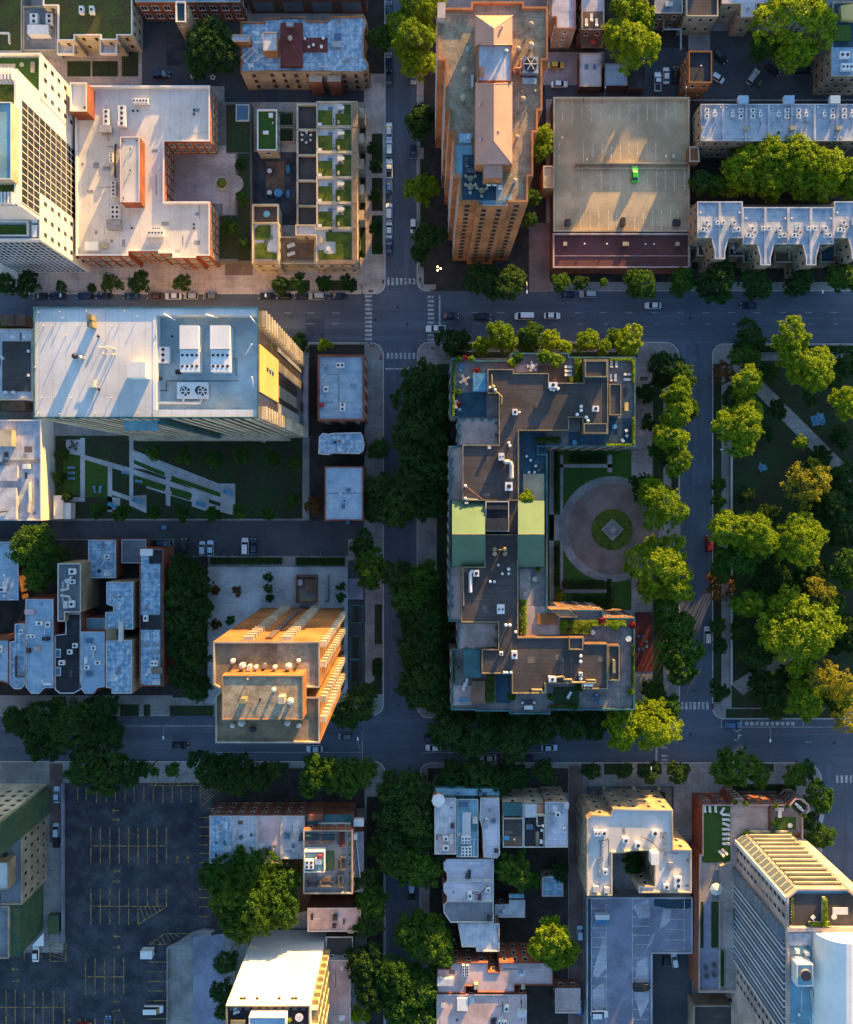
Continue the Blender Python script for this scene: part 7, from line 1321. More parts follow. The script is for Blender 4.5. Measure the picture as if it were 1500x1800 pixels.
# courtyard hedges and bushes
for i, (x, y) in enumerate(((1018, 1053), (1036, 1053), (1054, 1053), (1071, 1055))): tree(x, y, 9, 'd', f'{ORD[i+1]} clipped round bush from the left in the courtyard bed', h=2.6, group='clipped courtyard bushes')
tree(985, 1050, 9, 'o', 'spiky golden agave like bush at the courtyard corner', h=2.2)
for r, lab in (((1004, 800, 1066, 814), 'long clipped hedge along the north side of the courtyard'), ((976, 796, 983, 900), 'narrow hedge along the spine of the courtyard, upper part'), ((976, 958, 984, 1030), 'narrow hedge along the spine of the courtyard, lower part'), ((990, 1020, 1062, 1034), 'clipped hedge along the south side of the courtyard drive'), ((1068, 1018, 1075, 1060), 'short hedge beside the courtyard paving strip'), ((370, 980, 496, 992), 'dark hedge along the north edge of the plaza, left of the opening'), ((520, 980, 606, 994), 'dark hedge along the north edge of the plaza, right of the opening'), ((1320, 608, 1500, 616), 'low hedge strip along the avenue side of the park'), ((655, 1160, 672, 1188), 'dark box bed by the kerb of the shaded street'), ((1290, 1398 - 18, 1400, 1390), 'dark hedge under the podium north wall')):
    hedge(*r, .15, 1.5, 'd', lab)
# ------------------------------------------------------------------ planting on the courtyard block terraces
zl = 16.2
for r, k, lab in (((796, 636, 800, 690), 'g', 'planted edge hedge on the north west terrace'), ((795, 692, 799, 732), 'y', 'lit edge hedge below the north west terrace awning'), ((1010, 629, 1022, 672), 'y', 'thick yellow green hedge beside the striped terrace'), ((1072, 630, 1112, 634), 'y', 'lit hedge along the north rim of the corner terrace'), ((1111, 634, 1115, 672), 'y', 'lit hedge along the east rim of the corner terrace'), ((1111, 734, 1115, 780), 'y', 'lit hedge on the east rim of the lower corner terrace'), ((1066, 780, 1110, 784), 'y', 'lit hedge on the south rim of the north wing'), ((943, 768, 986, 778), 'g', 'green clipped hedge on the courtyard side of the north wing'), ((915, 1054, 926, 1114), 'y', 'sunlit yellow hedge on the spine terrace'), ((986, 1090, 1040, 1114), 'y', 'sunlit planting along the orange walled terrace'), ((1040, 1090, 1100, 1100), 'y', 'lit flower bed along the south wing north rim'), ((1111, 1132, 1115, 1165), 'g', 'upper green rim hedge of the south wing'), ((1111, 1168, 1115, 1205), 'g', 'lower green rim hedge of the south wing'), ((855, 1188, 870, 1236), 'g', 'tall green planting beside the bamboo pergola'), ((797, 1150, 800, 1200), 'd', 'dark edge planting on the south west terrace'), ((965, 1240, 1010, 1244), 'd', 'dark planting along the south rim'), ((1001, 662, 1008, 672), 'y', 'short yellow hedge below the parallel loungers')):
    hedge(*r, zl + .1, 1.5, k, lab, base='brick_brown')
SHR_L = [(805, 632, 6, 'y', 'west'), (818, 630, 5, 'p', 'second'), (829, 631, 6, 'y', 'third'), (838, 652, 6, 'p', 'red awning side'), (899, 639, 9, 'y', 'round lit'), (910, 630, 10, 'g', 'green corner'), (955, 629, 13, 'y', 'large pale round'), (978, 634, 14, 'y', 'large lit'), (926, 875, 15, 'y', 'wide lit'), (947, 1000, 5, 'y', 'ridge foot'), (805, 690, 6, 'g', 'rim'), (806, 712, 5, 'p', 'red rim'), (990, 1098, 9, 'y', 'orange wall'), (1058, 1090, 8, 'p', 'crimson'), (1110, 1097, 7, 'p', 'bright red corner'), (1080, 1098, 9, 'y', 'round terrace table'), (898, 1225, 8, 'g', 'small lounge'), (967, 1224, 7, 'g', 'turf square'), (1108, 1215, 7, 'y', 'south east corner'), (1018, 1205, 9, 'd', 'duct side'), (1010, 1240, 7, 'd', 'south rim'), (957, 665, 5, 'g', 'seat side')]
for x, y, r, k, nm in SHR_L: shrub(x, y, r, zl + .12, k, f'{nm} potted shrub on the courtyard block terraces, at its own spot', h=max(1.2, r / 6.3 * 1.1))
for i, (x, y, r, k) in enumerate(((1290, 1408, 5, 'y'), (1308, 1410, 5, 'y'), (1310, 1466, 10, 'g'), (1362, 1413, 5, 'y'), (1382, 1414, 4, 'y'), (1357, 1445, 5, 'y'), (1357, 1460, 4, 'y'), (1412, 1432, 5, 'y'), (1400, 1466, 4, 'r'), (1385, 1464, 5, 'y'))): shrub(x, y, r, 8.1, k, f'{ORD[i+1]} potted shrub around the podium corner terrace, going clockwise', h=1.4, group='podium shrubs')
hedge(1447, 1578, 1453, 1626, 39.7, 1.6, 'y', 'sunlit hedge dividing the roof terrace of the pink tower', base='stone'); hedge(1422, 1621, 1460, 1627, 39.7, 1.0, 'y', 'low planting at the foot of the barrel vault', base='stone')
for i in range(9): shrub(1391, 1578 + 5 * i, 2, 39.7, 'y', f'{ORD[i+1]} little pot from the north on the west rim of the pink tower terrace', h=.9, group='rim pots')
# ------------------------------------------------------------------ vehicles
C = car
for y, k, c, lab in ((232, 'sedan', 'white', 'white saloon at the top of the kerb row beside the rowhouses'), (262, 'suv', 'ice', 'pale blue estate second in the rowhouse kerb row'), (298, 'pickup', 'white', 'white pickup parked in the rowhouse kerb row'), (328, 'hatch', 'blue', 'blue hatchback in the rowhouse kerb row'), (374, 'suv', 'white', 'large white off roader in the rowhouse kerb row'), (405, 'sedan', 'white', 'white car with a dark windscreen near the end of the rowhouse row'), (434, 'sedan', 'navy', 'navy car last in the rowhouse kerb row'), (20, 'sedan', 'navy', 'navy car at the top of the rowhouse street'), (110, 'suv', 'navy', 'dark blue car below the green street tree'), (140, 'sedan', 'black', 'black car beside the tan apartment house pavement')): C(684.5, y, 90, k, c, lab)
for y, k, c, lab in ((137, 'hatch', 'silver', 'silver car under the lime trees by the red tower'), (268, 'hatch', 'navy', 'dark car parked beside the red tower'), (398, 'hatch', 'white', 'white small car half hidden by the dark tree near the crossing')): C(727, y, -90, k, c, lab)
for i, (x, k, c) in enumerate(((75, 'sedan', 'navy'), (103, 'suv', 'navy'), (152, 'suv', 'navy'), (185, 'sedan', 'navy'), (233, 'sedan', 'navy'), (275, 'sedan', 'brown'), (306, 'sedan', 'white'), (337, 'hatch', 'silver'), (371, 'hatch', 'grey'), (470, 'sedan', 'navy'), (500, 'hatch', 'black'), (531, 'hatch', 'navy'), (558, 'suv', 'silver'), (594, 'sedan', 'navy'))): C(x, 521.5, 180, k, c, f'{c} car, {ORD[i+1]} from the left in the kerb row along the avenue')
for a in [(998, 518, 180, 'sedan', 'navy', 'navy car parked by the parking deck on the avenue'), (1033, 518, 180, 'suv', 'silver', 'silver car parked by the parking deck on the avenue'), (792, 556, 0, 'sedan', 'navy', 'navy car waiting at the stop line'), (848, 558, 0, 'suv', 'black', 'black car behind the waiting navy car'), (921, 557, 180, 'van', 'white', 'white van on the avenue'), (970, 556, 0, 'sedan', 'white', 'white car following the white van'), (766, 579, 180, 'pickup', 'white', 'white pickup crossing the zebra stripes'), (1147, 538, 180, 'sedan', 'white', 'white car alone in the lane opposite the rowhouses'), (1315, 538, 180, 'sedan', 'navy', 'dark navy car near the right end of the avenue'),
          (318, 1309, 0, 'sedan', 'black', 'black car driving the south street in front of the old houses'), (554, 1315, 180, 'sedan', 'ice', 'pale blue car below the orange tower'), (608, 1293, 180, 'hatch', 'grey', 'grey car beside the orange tower'), (763, 1313, 180, 'sedan', 'white', 'white car at the shaded street crossing'), (758, 1297, 0, 'hatch', 'navy', 'dark car above the white car at the shaded street crossing'), (965, 1313, 0, 'sedan', 'ice', 'light blue car below the courtyard block'), (858, 1331, 180, 'sedan', 'white', 'white car half under kerb trees on the south street'), (895, 1332, 180, 'sedan', 'red', 'dark red car under the kerb trees on the south street'), (925, 1332, 180, 'hatch', 'navy', 'navy car right of the dark red car under trees'), (1287, 1273, 0, 'sedan', 'blue', 'blue car in the marked bay beside the park'),
          (1245, 955, 90, 'suv', 'red', 'red car half under the olive trees on the park street'), (1242, 1116, 90, 'suv', 'white', 'white car parked on the park street'), (325, 961, 90, 'sedan', 'black', 'black car first in the alley parking bay'), (357, 964, 90, 'hatch', 'ice', 'pale car second in the alley parking bay'), (371, 964, 90, 'sedan', 'ice', 'light blue car beside the pale one in the alley bay'), (432, 960, 90, 'suv', 'white', 'white and black car in the alley bay by the hedge'), (447, 961, 90, 'sedan', 'navy', 'navy car beside the white and black one'), (288, 955, 0, 'hatch', 'navy', 'navy car on the dark alley corner'),
          (977, 117, 0, 'sedan', 'yellow', 'yellow sports car parked beside the red tower'), (983, 150, 0, 'sedan', 'white', 'white car parked below the yellow sports car'), (1155, 146, 90, 'pickup', 'white', 'white pickup at the black garage'), (1170, 135, 90, 'sedan', 'white', 'white car with a black roof window beside the white pickup'), (1187, 134, 90, 'sedan', 'black', 'black car right of the white car in the back lot'), (1260, 139, -30, 'hatch', 'white', 'white car slanted beside the coach house'), (1322, 137, 55, 'suv', 'silver', 'silver car parked askew in the dark back lot'), (1264, 102, -45, 'suv', 'black', 'black car slanted above the coach house bay'), (1410, 125, 0, 'suv', 'black', 'black car under the largest lime tree'), (1356, 124, -35, 'sedan', 'black', 'black car askew in the back lot'), (285, 133, 0, 'suv', 'navy', 'teal dark car in the court left of the broad dark tree'),
          (102, 1396, 90, 'sedan', 'ice', 'pale teal car on the brick passage'), (101, 1458, 90, 'hatch', 'ice', 'light car parked at the dark end of the brick passage'), (101, 1476, 90, 'hatch', 'black', 'black car under the light car in the brick passage'), (65, 1674, 90, 'sedan', 'white', 'white car under the tarpaulin awning'), (272, 1771, 0, 'van', 'white', 'white van in the lower stalls'), (724, 1568, 90, 'sedan', 'black', 'black car under the leafy tunnel'), (724, 1556, 90, 'hatch', 'ice', 'pale car under the leafy tunnel'), (1185, 1686, 100, 'hatch', 'white', 'white car in the dark lot behind the parking roof'), (1170, 1684, 85, 'hatch', 'black', 'black car in the dark lot behind the parking roof'), (1019, 1638, 90, 'hatch', 'ice', 'light blue car in the brick alley'), (1018, 1770, 90, 'hatch', 'blue', 'bright blue car at the bottom of the brick alley'), (150, 1800, 0, 'hatch', 'red', 'dark red car at the bottom of the lot'), (192, 1796, 90, 'hatch', 'blue', 'blue car cut by the bottom edge of the lot'), (1440, 1432, 80, 'hatch', 'silver', 'silver car between the two podium street trees'),
          (1300, 1800, 0, 'hatch', 'black', 'x')]:
    if a[5] != 'x': C(*a)
C(1115, 308, 90, 'sedan', 'green', 'vivid lime green car alone on the parking deck', z=5.41); C(1053, 1780, 0, 'suv', 'white', 'white car on the lavender parking roof', z=4.22); C(1127, 1733, 0, 'suv', 'black', 'black car on the lavender parking roof', z=4.22)
tr = thing('box_trailer', 'plain white box trailer beside the hatched ramp in the lot', 'trailer', (*W(262, 1671, 1), .16))
unit(tr, .16, 'box', 262, 1671, 20, 13, 2.2, 'white', 'body'); unit(tr, .16, 'box', 274, 1671, 5, 1.4, .5, 'darkmetal', 'drawbar')
for i, (x, y, m) in enumerate(((1198, 143, 'fabric_blue'), (1199, 150, 'fabric_blue'), (1335, 148, 'greenmesh'), (1476, 160, 'fabric_blue'), (290, 927, 'fabric_blue'), (612, 918, 'fabric_blue'))):
    b = thing('wheelie_bin', f'{"green" if m == "greenmesh" else "blue"} bin, {ORD[i+1]} along the alleys', 'bin', (*W(x, y, .6), .16), group='alley bins'); unit(b, .16, 'box', x, y, 5, 6, 1.1, m, 'body', m); unit(b, 1.27, 'box', x, y, 5.6, 6.4, .06, m, 'lid', m)
# ------------------------------------------------------------------ street lamps and signals
for x, y, a, lab in ((1268, 793, 180, 'tall arm lamp on the park street kerb'), (1333, 1377 - 110, -95, 'arm lamp over the park bike lane'), (637, 1300, 100, 'arm lamp at the stop line below the orange tower'), (461, 1345, 90, 'arm lamp before the brick rowhouses'), (305, 1262, -90, 'arm lamp before the column of dark trees'), (1130, 1350, 90, 'arm lamp at the worn crosswalk'), (738, 1072, 180, 'arm lamp among trees of the shaded street'), (740, 790, 180, 'arm lamp on the shaded street north part'), (740, 655, 180, 'arm lamp by the lower zebra crossing'), (131, 514, -90, 'arm lamp on the avenue before the slab tower'), (478, 514, -90, 'arm lamp at the left rowhouse corner'), (1420, 508, -90, 'arm lamp before the bay fronted terrace'), (920, 508, -90, 'arm lamp beside the red tower driveway')): put('street_lamp', x, y, .13, a, lab, 'street lamp')
for x, y, a, lab in ((637, 508, -80, 'traffic signal on the north west crossing corner'), (742, 506, 170, 'traffic signal on the north east crossing corner'), (636, 609, 0, 'traffic signal on the south west crossing corner'), (752, 1246, 180, 'traffic signal at the shaded street foot')): put('traffic_light', x, y, .13, a, lab, 'traffic light')
put('globe_lamp|lampon', 771, 478, .13, 0, 'glowing three globe lamp by the red tower corner', 'lamp'); 
for x, y, lab in ((1222, 168, 'white five globe lamp at the alley end'), (346, 145, 'white globe lamp under the broad dark tree, left one'), (380, 147, 'white globe lamp under the broad dark tree, right one'), (468, 775, 'white globe lamp in the slab tower garden')): put('globe_lamp|lamp', x, y, .15, 20, lab, 'lamp')
for i in range(9): 
    x = 380 + 15 * i if i < 6 else 534 + 15 * (i - 6); b = thing('bollard', f'small yellow bollard along the alley bay kerb', 'bollard', (*W(x, 974, .5), .15), group='yellow alley bollards'); unit(b, .15, 'vent', x, 974, 1.2, .9, 'brass')
# ------------------------------------------------------------------ roof and garden furniture
z = 8.12
for i, x in enumerate((1239, 1248, 1258)): put('sun_lounger', x, 1421, z, 90, f'{ORD[i+1]} lounger from the left at the top of the podium lawn', 'sun lounger')
put('sun_lounger', 1270, 1425, z, 60, 'slanting lounger at the top right of the podium lawn', 'sun lounger')
for i in range(7): put('sun_lounger', 1276, 1432 + 8.5 * i, z, 180 - (20 if i == 2 else 0), f'{ORD[i+1]} lounger from the top in the long row beside the podium lawn', 'sun lounger')
for i in range(2): put('sun_lounger', 1268 + 6 * i, 1500 - 3 * i, z, 135, ['left', 'right'][i] + ' lounger of the slanting pair at the foot of the podium lawn', 'sun lounger')
put('parasol|fabric_white', 1254, 1556, z, 0, 'big octagonal cream parasol on the podium terrace', 'parasol', sc=1.15)
for i, (x, y) in enumerate(((1240, 1700), (1255, 1695), (1242, 1715), (1255, 1712))): put('terrace_table|fabric_grey', x, y, z, 0, f'{ORD[i+1]} grey round table on the shaded podium terrace', 'table')
put('sofa|fabric_white', 1370, 1423, z + .1, 0, 'white sofa on the podium corner terrace', 'sofa'); put('long_table|fabric_white', 1370, 1429, z + .1, 90, 'white low table on the podium corner terrace', 'table'); put('terrace_table|fabric_white', 1388, 1450, z + .1, 0, 'white round table on the podium turf square', 'table'); put('sun_lounger', 1403, 1416, z + .1, 140, 'upper lounger in the octagon corner of the podium', 'sun lounger'); put('sun_lounger', 1407, 1421, z + .1, 140, 'lower lounger in the octagon corner of the podium', 'sun lounger')
zr = 39.7
put('long_table|fabric_white', 1474, 1598, zr, 0, 'white table on the pink tower terrace', 'table', sc=1.6); put('terrace_table|fabric_white', 1465, 1610, zr, 0, 'small round table on the pink tower terrace', 'table'); put('terrace_chair|fabric_white', 1429, 1611, zr, 40, 'white chair on the pink tower terrace', 'chair', sc=1.4)
z = zl + .12
for i in range(2): put('sun_lounger', 1075 + 9 * i, 640, z, 90, ['first', 'second'][i] + ' lounger in the upper corner terrace of the north wing', 'sun lounger'); put('sun_lounger', 1074 + 8 * i, 664, z, 90, ['first', 'second'][i] + ' lounger at the lower end of the upper corner terrace', 'sun lounger'); put('sun_lounger', 1103, 658 + 9 * i, z, 0, ['upper', 'lower'][i] + ' lounger against the east rim of the upper corner terrace', 'sun lounger')
for i in range(3): put('sun_lounger', 999, 645 + 7 * i, z, 0, f'{ORD[i+1]} of three parallel loungers beside the thick hedge', 'sun lounger')
put('sofa|fabric_grey', 1101, 690, z, 90, 'grey sofa on the east terrace of the north wing', 'sofa'); put('long_table|yellowpanel', 1101, 715, z, 90, 'ochre bench table on the east terrace of the north wing', 'table'); put('terrace_chair|fabric_white', 1101, 757, z, 20, 'upper white armchair on the lower corner terrace', 'chair', sc=1.3); put('terrace_chair|fabric_white', 1094, 774, z, 120, 'lower white armchair on the lower corner terrace', 'chair', sc=1.3); put('terrace_table|fabric_white', 1102, 766, z, 0, 'small table between the two white armchairs', 'table', sc=.6); put('terrace_table|fabric_blue', 1080, 750, z, 0, 'blue round table on the lower corner terrace', 'table'); put('terrace_table|fabric_blue', 1010, 778, z, 0, 'blue round table at the courtyard end of the lower terrace', 'table')
dining(936, 645, z, 'on the pale north terrace', n=5); dining(817, 668, z, 'on the north west terrace', 'stone', 'fabric_white', 4)
put('sun_lounger|fabric_blue', 811, 646, z, 75, 'light blue lounger on the north west terrace', 'sun lounger'); put('sofa|fabric_white', 802, 711, z, 90, 'white sofa at the west rim of the north west terrace', 'sofa'); put('terrace_chair|fabric_white', 808, 720, z, 200, 'white chair near the white sofa on the north west terrace', 'chair')
for i, (x, y, a) in enumerate(((926, 802, 30), (933, 809, 40), (942, 819, 10), (930, 830, 80), (940, 830, 50))): put('terrace_chair|fabric_white', x, y, z, a, f'{ORD[i+1]} white chair from the top on the dark spine terrace', 'chair', group='chairs on the dark spine terrace')
put('sun_lounger|fabric_grey', 951, 823, z, 45, 'grey lounger on the dark spine terrace', 'sun lounger')
for i in range(2): put('sun_lounger', 816 + 4 * i, 1207 - 8 * i, z, 75, ['lower', 'upper'][i] + ' lounger on the pale south west terrace', 'sun lounger')
put('sofa|fabric_blue', 814, 1231, z, 0, 'blue sofa on the pale south west terrace', 'sofa'); dining(807, 1165, z, 'on the south west corner terrace', 'fabric_grey', 'fabric_grey', 3)
put('sofa|fabric_grey', 929, 1234, z, 180, 'dark sofa on the south lounge terrace', 'sofa'); put('long_table|fabric_white', 929, 1243, z, 0, 'white table on the south lounge terrace', 'table'); put('terrace_chair|fabric_white', 919, 1235, z, 0, 'left white chair on the south lounge terrace', 'chair'); put('terrace_chair|fabric_white', 939, 1235, z, 180, 'right white chair on the south lounge terrace', 'chair')
put('sun_lounger', 1001, 1222, z + .2, 60, 'white lounger on the dark turf square', 'sun lounger'); dining(1050, 1228, z, 'on the grey wooden south terrace', 'fabric_grey', 'fabric_blue', 5); put('terrace_table|fabric_white', 1042, 1111, z, 0, 'white round table by the red flowers', 'table'); put('terrace_table|fabric_white', 1104, 1122, z, 0, 'grey round table at the south wing corner', 'table', sc=1.2)
put('sofa|stone', 926, 1042, z + .1, 30, 'beige lounger sofa on the spine deck', 'sofa'); put('terrace_table|stone', 940, 1018, z, 0, 'beige round table on the spine deck', 'table'); put('sofa|fabric_white', 917, 1083, z + .1, 90, 'white sofa in the corner of the spine deck', 'sofa')
# ground patios of the courtyard block
slab('patio', RC(1118, 656, 1146, 682), .2, 'paver', z0=.1, label='upper pink patio beside the courtyard block', cat='patio'); slab('patio', RC(1119, 683, 1142, 711), .21, 'drive', z0=.1, label='lower pink patio beside the courtyard block', cat='patio'); slab('patio', RC(1116, 1076, 1147, 1180), .22, 'reddeck', z0=.1, label='maroon patio beside the south wing', cat='patio'); slab('patio', arc(1125, 760, 7, 0, 360, 16)[:-1], .23, 'pinkstone', z0=.1, label='round pink patio between shrubs', cat='patio')
put('long_table|fabric_grey', 1131, 666, .2, 0, 'grey table on the upper pink patio', 'table'); put('terrace_table|fabric_white', 1132, 692, .21, 0, 'white round table on the lower pink patio', 'table')
for i, (x, y, a) in enumerate(((1122, 1118, 0), (1129, 1118, 180), (1136, 1126, 90), (1136, 1135, 90), (1122, 1140, 0), (1130, 1140, 180))): put('terrace_chair|fabric_blue', x, y, .22, a, f'{ORD[i+1]} pale blue chair clockwise on the maroon patio', 'chair', group='maroon patio chairs')
for i in range(2): put('sun_lounger|fabric_blue', 1122 + 9 * i, 1194, .15, 90, ['left', 'right'][i] + ' turquoise lounger south of the maroon patio', 'sun lounger')
# rowhouse courtyard, red tower terrace and garden
for i, (x, y) in enumerate(((475, 302), (475, 340))): dining(x, y, .32, ['in the upper', 'in the lower'][i] + ' dark rowhouse courtyard', 'fabric_white', 'fabric_grey', 4)
put('terrace_table|fabric_blue', 491, 342, .32, 0, 'blue round table top in the dark rowhouse courtyard', 'table', sc=1.8); put('sofa|fabric_blue', 507, 298, .2, 90, 'upper navy sofa in the dark rowhouse courtyard', 'sofa'); put('sofa|fabric_blue', 507, 342, .2, 90, 'lower navy sofa in the dark rowhouse courtyard', 'sofa')
for i in range(5):
    y0 = 180 + 44.5 * i; put('long_table|fabric_white', 600, y0 + 10, 9.4, 0, f'white table on the patio of the {ORD[i+1]} rowhouse', 'table', sc=.8); put('terrace_chair|fabric_grey', 598, y0 + 17, 9.4, 60, f'grey chair on the patio of the {ORD[i+1]} rowhouse', 'chair', sc=1.2)
dining(539, 242, 6.1, 'on the second rowhouse terrace', 'fabric_grey', 'fabric_white', 6, 1.3); put('terrace_table|fabric_blue', 470, 378, 6.1, 0, 'blue round table on the end rowhouse terrace', 'table', sc=1.4); put('sofa|fabric_white', 512, 432, 6.1, 20, 'upper pale sofa on the low brown terrace', 'sofa'); put('sofa|fabric_white', 512, 446, 6.1, 200, 'lower pale sofa on the low brown terrace', 'sofa'); put('terrace_table|fabric_grey', 538, 436, 6.1, 0, 'dark table on the low brown terrace', 'table'); put('terrace_table|fabric_white', 578, 438, 9.3, 0, 'white table on the corner rowhouse patio', 'table'); put('terrace_chair|fabric_grey', 571, 446, 9.3, 10, 'grey chair on the corner rowhouse patio', 'chair')
zr = 46.28
for i, (x, y) in enumerate(((827, 315), (827, 330), (847, 336))): dining(x, y, zr, f'{ORD[i+1]} on the red tower deck', 'brass', 'stone', 3, 1.1)
for i in range(3): put('terrace_chair|fabric_white', 859 + 10 * i, 324 + (6 if i == 2 else 0), zr, 90, f'{ORD[i+1]} white armchair under the pink roof end', 'chair', sc=1.6)
put('sun_lounger|fabric_grey', 821, 285, zr, 90, 'grey lounger on the blue deck of the red tower', 'sun lounger'); put('long_table|fabric_grey', 829, 301, zr, 0, 'grey long table on the blue deck of the red tower', 'table')
for i, (x, y) in enumerate(((1031, 40), (1049, 40), (1040, 31))): put('sun_lounger', x, y, 8.9, 90, f'{ORD[i+1]} white lounger on the dark narrow house deck', 'sun lounger', sc=1.1)
put('parasol|fabric_red', 1042, 76, 5.2, 0, 'faded red parasol on the back deck', 'parasol', sc=.55)
for i in range(3): put('sun_lounger|fabric_blue', 126, 822 + 9.5 * i, .2, 180, f'{ORD[i+1]} pale deck chair from the top on the narrow garden lawn', 'deck chair')
for i in range(2): put('sun_lounger|fabric_blue', 167 + 10 * i, 860, .2, 100 - 20 * i, ['left', 'right'][i] + ' deck chair of the pair on the mown garden square', 'deck chair')
put('sun_lounger|fabric_blue', 221, 831, .22, 170, 'single deck chair on the third garden lawn', 'deck chair'); put('sun_lounger|fabric_blue', 245, 846, .22, 170, 'single deck chair on the clipped lawn strip', 'deck chair')
for i, (x, y) in enumerate(((243, 880), (354, 886), (402, 865), (200, 888))): put('long_table|fabric_blue', x, y, .22, -20, f'{ORD[i+1]} picnic table on the garden paving', 'table', sc=1.2)
dining(131, 783, .22, 'on the garden corner paving', 'fabric_grey', 'fabric_grey', 4)
for x0, k in ((1290, 1), (1395, 2), (1454, 3)): put('parasol|fabric_white', x0, 440 - 4 * k, 5.8, 0, f'white round parasol on a front terrace, {ORD[k]} from the left', 'parasol', sc=.75)
for i, (x, y) in enumerate(((1284, 436), (1291, 444), (1297, 437), (1236, 436))): put('terrace_chair|fabric_white', x, y, 5.8, 40 * i, f'{ORD[i+1]} white chair on the bay terrace fronts', 'chair', group='bay terrace chairs')
# roof lounge
z = 12.05
for i, (x, y, a, c) in enumerate(((550, 1472, 0, 'bluedeck'), (577, 1472, 0, 'bluedeck'), (602, 1475, 90, 'reddeck'), (604, 1517, 90, 'fabric_grey'), (550, 1552, 180, 'fabric_grey'), (575, 1552, 180, 'fabric_grey'), (600, 1548, 90, 'fabric_grey'))):
    put('sofa|' + c, x, y, z, a, f'{ORD[i+1]} sofa clockwise round the furnished roof lounge', 'sofa', sc=1.6); put('long_table|' + ('wood' if i % 2 else 'fabric_grey'), x - (6 if a == 90 else 0), y + (7 if a == 0 else -7 if a == 180 else 0), z, a, f'{ORD[i+1]} low table clockwise round the furnished roof lounge', 'table')
for i in range(6): shrub(615, 1466 + 17 * i, 2.4, z, 'd', f'{ORD[i+1]} pot plant along the roof lounge rail', h=1, group='roof lounge pots')
zz = 33.05
put('terrace_table|fabric_white', 527, 1785, zz, 0, 'white round table on the white tower terrace', 'table', sc=1.5); shrub(511, 1790, 4, zz, 'y', 'yellow green potted bush on the white tower terrace', h=1.2); put('long_table|brass', 420, 1795, zz, 0, 'yellow bench table on the white tower terrace', 'table', sc=1.6)
for i in range(6): put('terrace_chair|fabric_red' if i % 2 else 'terrace_chair|stone', 450 + 9 * i, 1783, zz, 90, f'{ORD[i+1]} terrace chair in the row on the white tower', 'chair', group='chairs in a row on the white tower')
for i in range(2): put('sofa|fabric_white', 416, 1773 + 7 * i, zz, 20, ['upper', 'lower'][i] + ' white seat at the corner of the white tower terrace', 'sofa', sc=.7)
# park picnics
for k, (x, y, lab) in enumerate(((1340, 822, 'on the open park lawn'), (1438, 738, 'near the diagonal path'))):
    put('picnic_blanket', x, y, .175, 20 * k, f'blue picnic blanket {lab}', 'picnic blanket', sc=.7 + .5 * k)
    for i in range(9 + 5 * k):
        a = i * 2.4 + k; q = (2 + i * .75); put('cooler_bag', x + q * math.cos(a), y + q * math.sin(a), .21, 70 * i, f'white picnic bag with a blue lid {lab}', 'bag', group=f'picnic bags {lab}')
# park kerb wall, notices
w = thing('low_wall', 'pale low wall along the park pavement', 'wall', (*W(1286, 1000), .13)); unit(w, .13, 'wall', [(1286, 792), (1286, 1202)], .35, .6, 'stone', 'wall'); unit(w, .73, 'wall', [(1286, 791), (1286, 1203)], .45, .1, 'offwhite', 'coping')
# ------------------------------------------------------------------ unseen blocks added beyond the frame, sized and spaced to shade the roofs
def far(X, Y, w, d, h, wall, roof, lab, pent):
    pl = [(X - w/2, Y - d/2), (X + w/2, Y - d/2), (X + w/2, Y + d/2), (X - w/2, Y + d/2)]
    root = thing('shade_building', lab, 'building', (X, Y, 0)); mb = MB()
    for i in range(4): a, b = pl[i], pl[(i + 1) % 4]; mb.face([(*a, 0), (*b, 0), (*b, h), (*a, h)], wall)
    obj('wall', mb, root); obj('roof', MB().prism(inset(pl, .3), h - .4, h - .1, roof), root)
    windows(root, pl, 1, h, fh=3.2, sp=3.2, w=1.3, h=1.7, fr='stone', most=0 if False else 14)
    for a, pw_, ph in pent: obj('penthouse', MB().rbox(X + a, Y, pw_, 6, h - .4, h + ph, 'greywall'), root)
FAR = []
rd = random.Random(5)
EL_DEG, SKY_OZ, SKY_S, SUN_E, SUN_C, EXPO = 6.6, 2.5, .15, 5.0, (1, .56, .15), 1.98
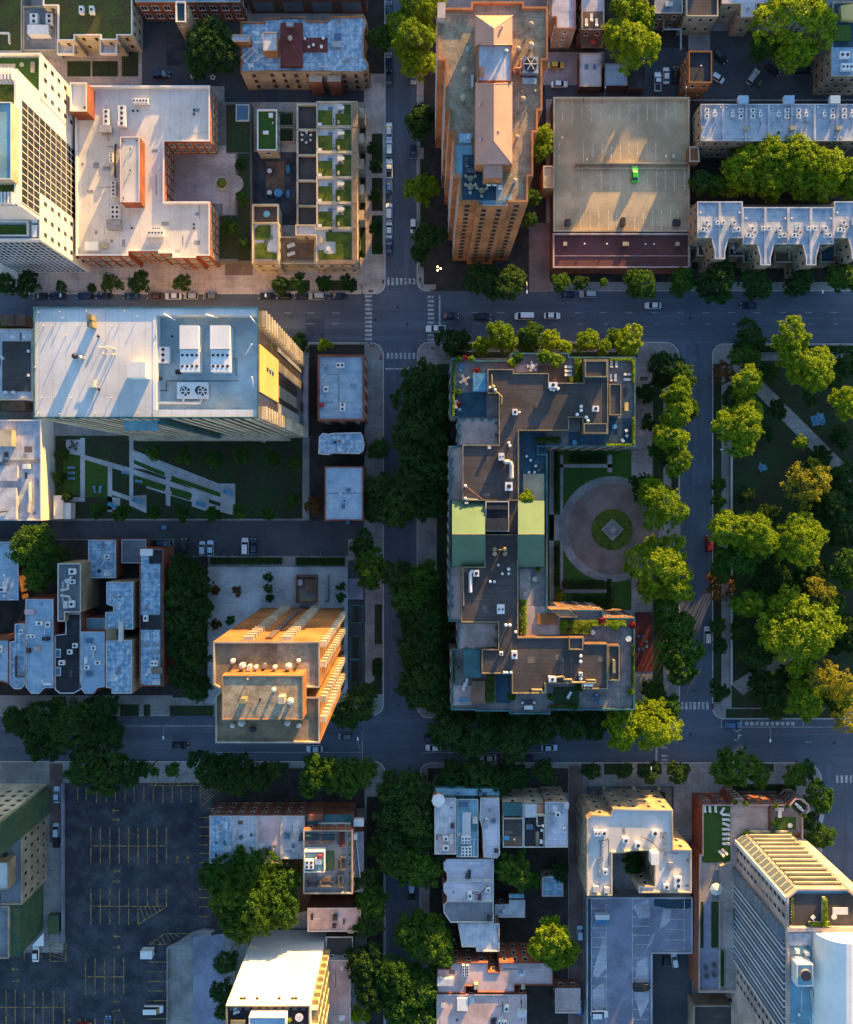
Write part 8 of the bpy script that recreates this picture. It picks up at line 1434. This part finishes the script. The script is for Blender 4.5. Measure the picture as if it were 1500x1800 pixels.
# centre x, y, width, depth, height, rooftop boxes added for shade streaks (offset, width, height), label
FAR += [(-130, 195, 40, 40, 17, [(0, 8, 4)], 'unseen brick block added beyond the north edge, straight above the white glass tower'),
        (-78, 195, 50, 40, 14, [(-10, 6, 5), (14, 7, 4)], 'unseen tan block added beyond the north edge, above the U shaped brick building'),
        (-42, 195, 12, 40, 19.5, [(2, 5, 4)], 'unseen brown tower block added beyond the north edge, above the old tan apartment house'),
        (-23, 195, 13, 40, 19.5, [(2, 5, 4)], 'unseen slim stone block added beyond the north edge, beside the brown tower block'),
        (2, 195, 26, 40, 20, [(-4, 6, 5)], 'unseen stone block added beyond the north edge, above the rowhouse street'),
        (30, 195, 20, 40, 12, [(0, 5, 3)], 'unseen low brick block added beyond the north edge, above the red tower'),
        (68, 195, 46, 40, 12, [(-18, 4, 5), (-8, 3, 6), (0, 6, 4.6), (10, 3, 6), (18, 5, 5)], 'unseen tan block added beyond the north edge, above the narrow yellow house'),
        (106, 195, 26, 40, 12.5, [(-9, 4, 5), (-1, 3, 4), (8, 6, 5)], 'unseen brown block added beyond the north edge, above the coach house'),
        (142, 195, 36, 40, 21, [(-6, 8, 3)], 'unseen red block added beyond the north edge, right of the brown block'),
        (180, 195, 34, 40, 22, [(0, 12, 4)], 'unseen stone block added beyond the north edge, above the brick corner house'),
        (170, 125, 30, 60, 21, [(0, 8, 4)], 'unseen brick block added beyond the east edge, level with the two blue grey terraces'),
        (172, 60, 32, 56, 19.5, [(4, 8, 4)], 'unseen tan block added beyond the east edge, level with the upper park'),
        (172, -5, 30, 60, 17.5, [(0, 8, 4)], 'unseen brown block added beyond the east edge, level with the middle park'),
        (172, -75, 30, 60, 15, [(0, 8, 4)], 'unseen stone block added beyond the east edge, level with the pink tower')]
WH = ['brick_red', 'brick_tan', 'brick_brown', 'stone']
for i, (X, Y, w, d, h, pent, lab) in enumerate(FAR): far(X, Y, w, d, h, WH[i % 4], ['roof_grey', 'roof_pale', 'roof_dark'][i % 3], lab, pent)
# ------------------------------------------------------------------ light and camera
AZ, EL = math.atan(.456), R_(EL_DEG)       # azimuth from up (+Y) towards right (+X)
sd = Vector((math.sin(AZ) * math.cos(EL), math.cos(AZ) * math.cos(EL), math.sin(EL)))
w = bpy.data.worlds.new('World'); SC.world = w; w.use_nodes = True; nt = w.node_tree
sky = nt.nodes.new('ShaderNodeTexSky'); sky.sky_type = 'NISHITA'; sky.sun_disc = False
sky.sun_elevation = EL; sky.sun_rotation = AZ; sky.altitude = 200; sky.air_density = 1.; sky.dust_density = 1.; sky.ozone_density = SKY_OZ
nt.links.new(sky.outputs[0], nt.nodes['Background'].inputs[0]); nt.nodes['Background'].inputs[1].default_value = SKY_S
l = bpy.data.lights.new('Sun', 'SUN'); l.energy = SUN_E; l.angle = R_(.5); l.color = SUN_C
lo = bpy.data.objects.new('Sun', l); COL.objects.link(lo); lo.rotation_euler = sd.to_track_quat('Z', 'Y').to_euler(); lo.location = sd * 400
cam = bpy.data.cameras.new('Camera'); co = bpy.data.objects.new('Camera', cam); COL.objects.link(co)
co.location = (0, 0, H); co.rotation_euler = (0, 0, 0); cam.angle = 2 * math.atan(900 / S / H)
cam.shift_x = (750 - NX) / 1800; cam.shift_y = -(900 - NY) / 1800; cam.clip_end = 5000; SC.camera = co
SC.view_settings.view_transform = 'Standard'; SC.view_settings.look = 'None'; SC.view_settings.exposure = EXPO; SC.view_settings.gamma = 1
SC.cycles.max_bounces = 5; SC.cycles.diffuse_bounces = 3; SC.cycles.glossy_bounces = 2; SC.cycles.transmission_bounces = 2; SC.cycles.transparent_max_bounces = 2
SC.cycles.use_denoising = True
# the same label may only be shared inside a group
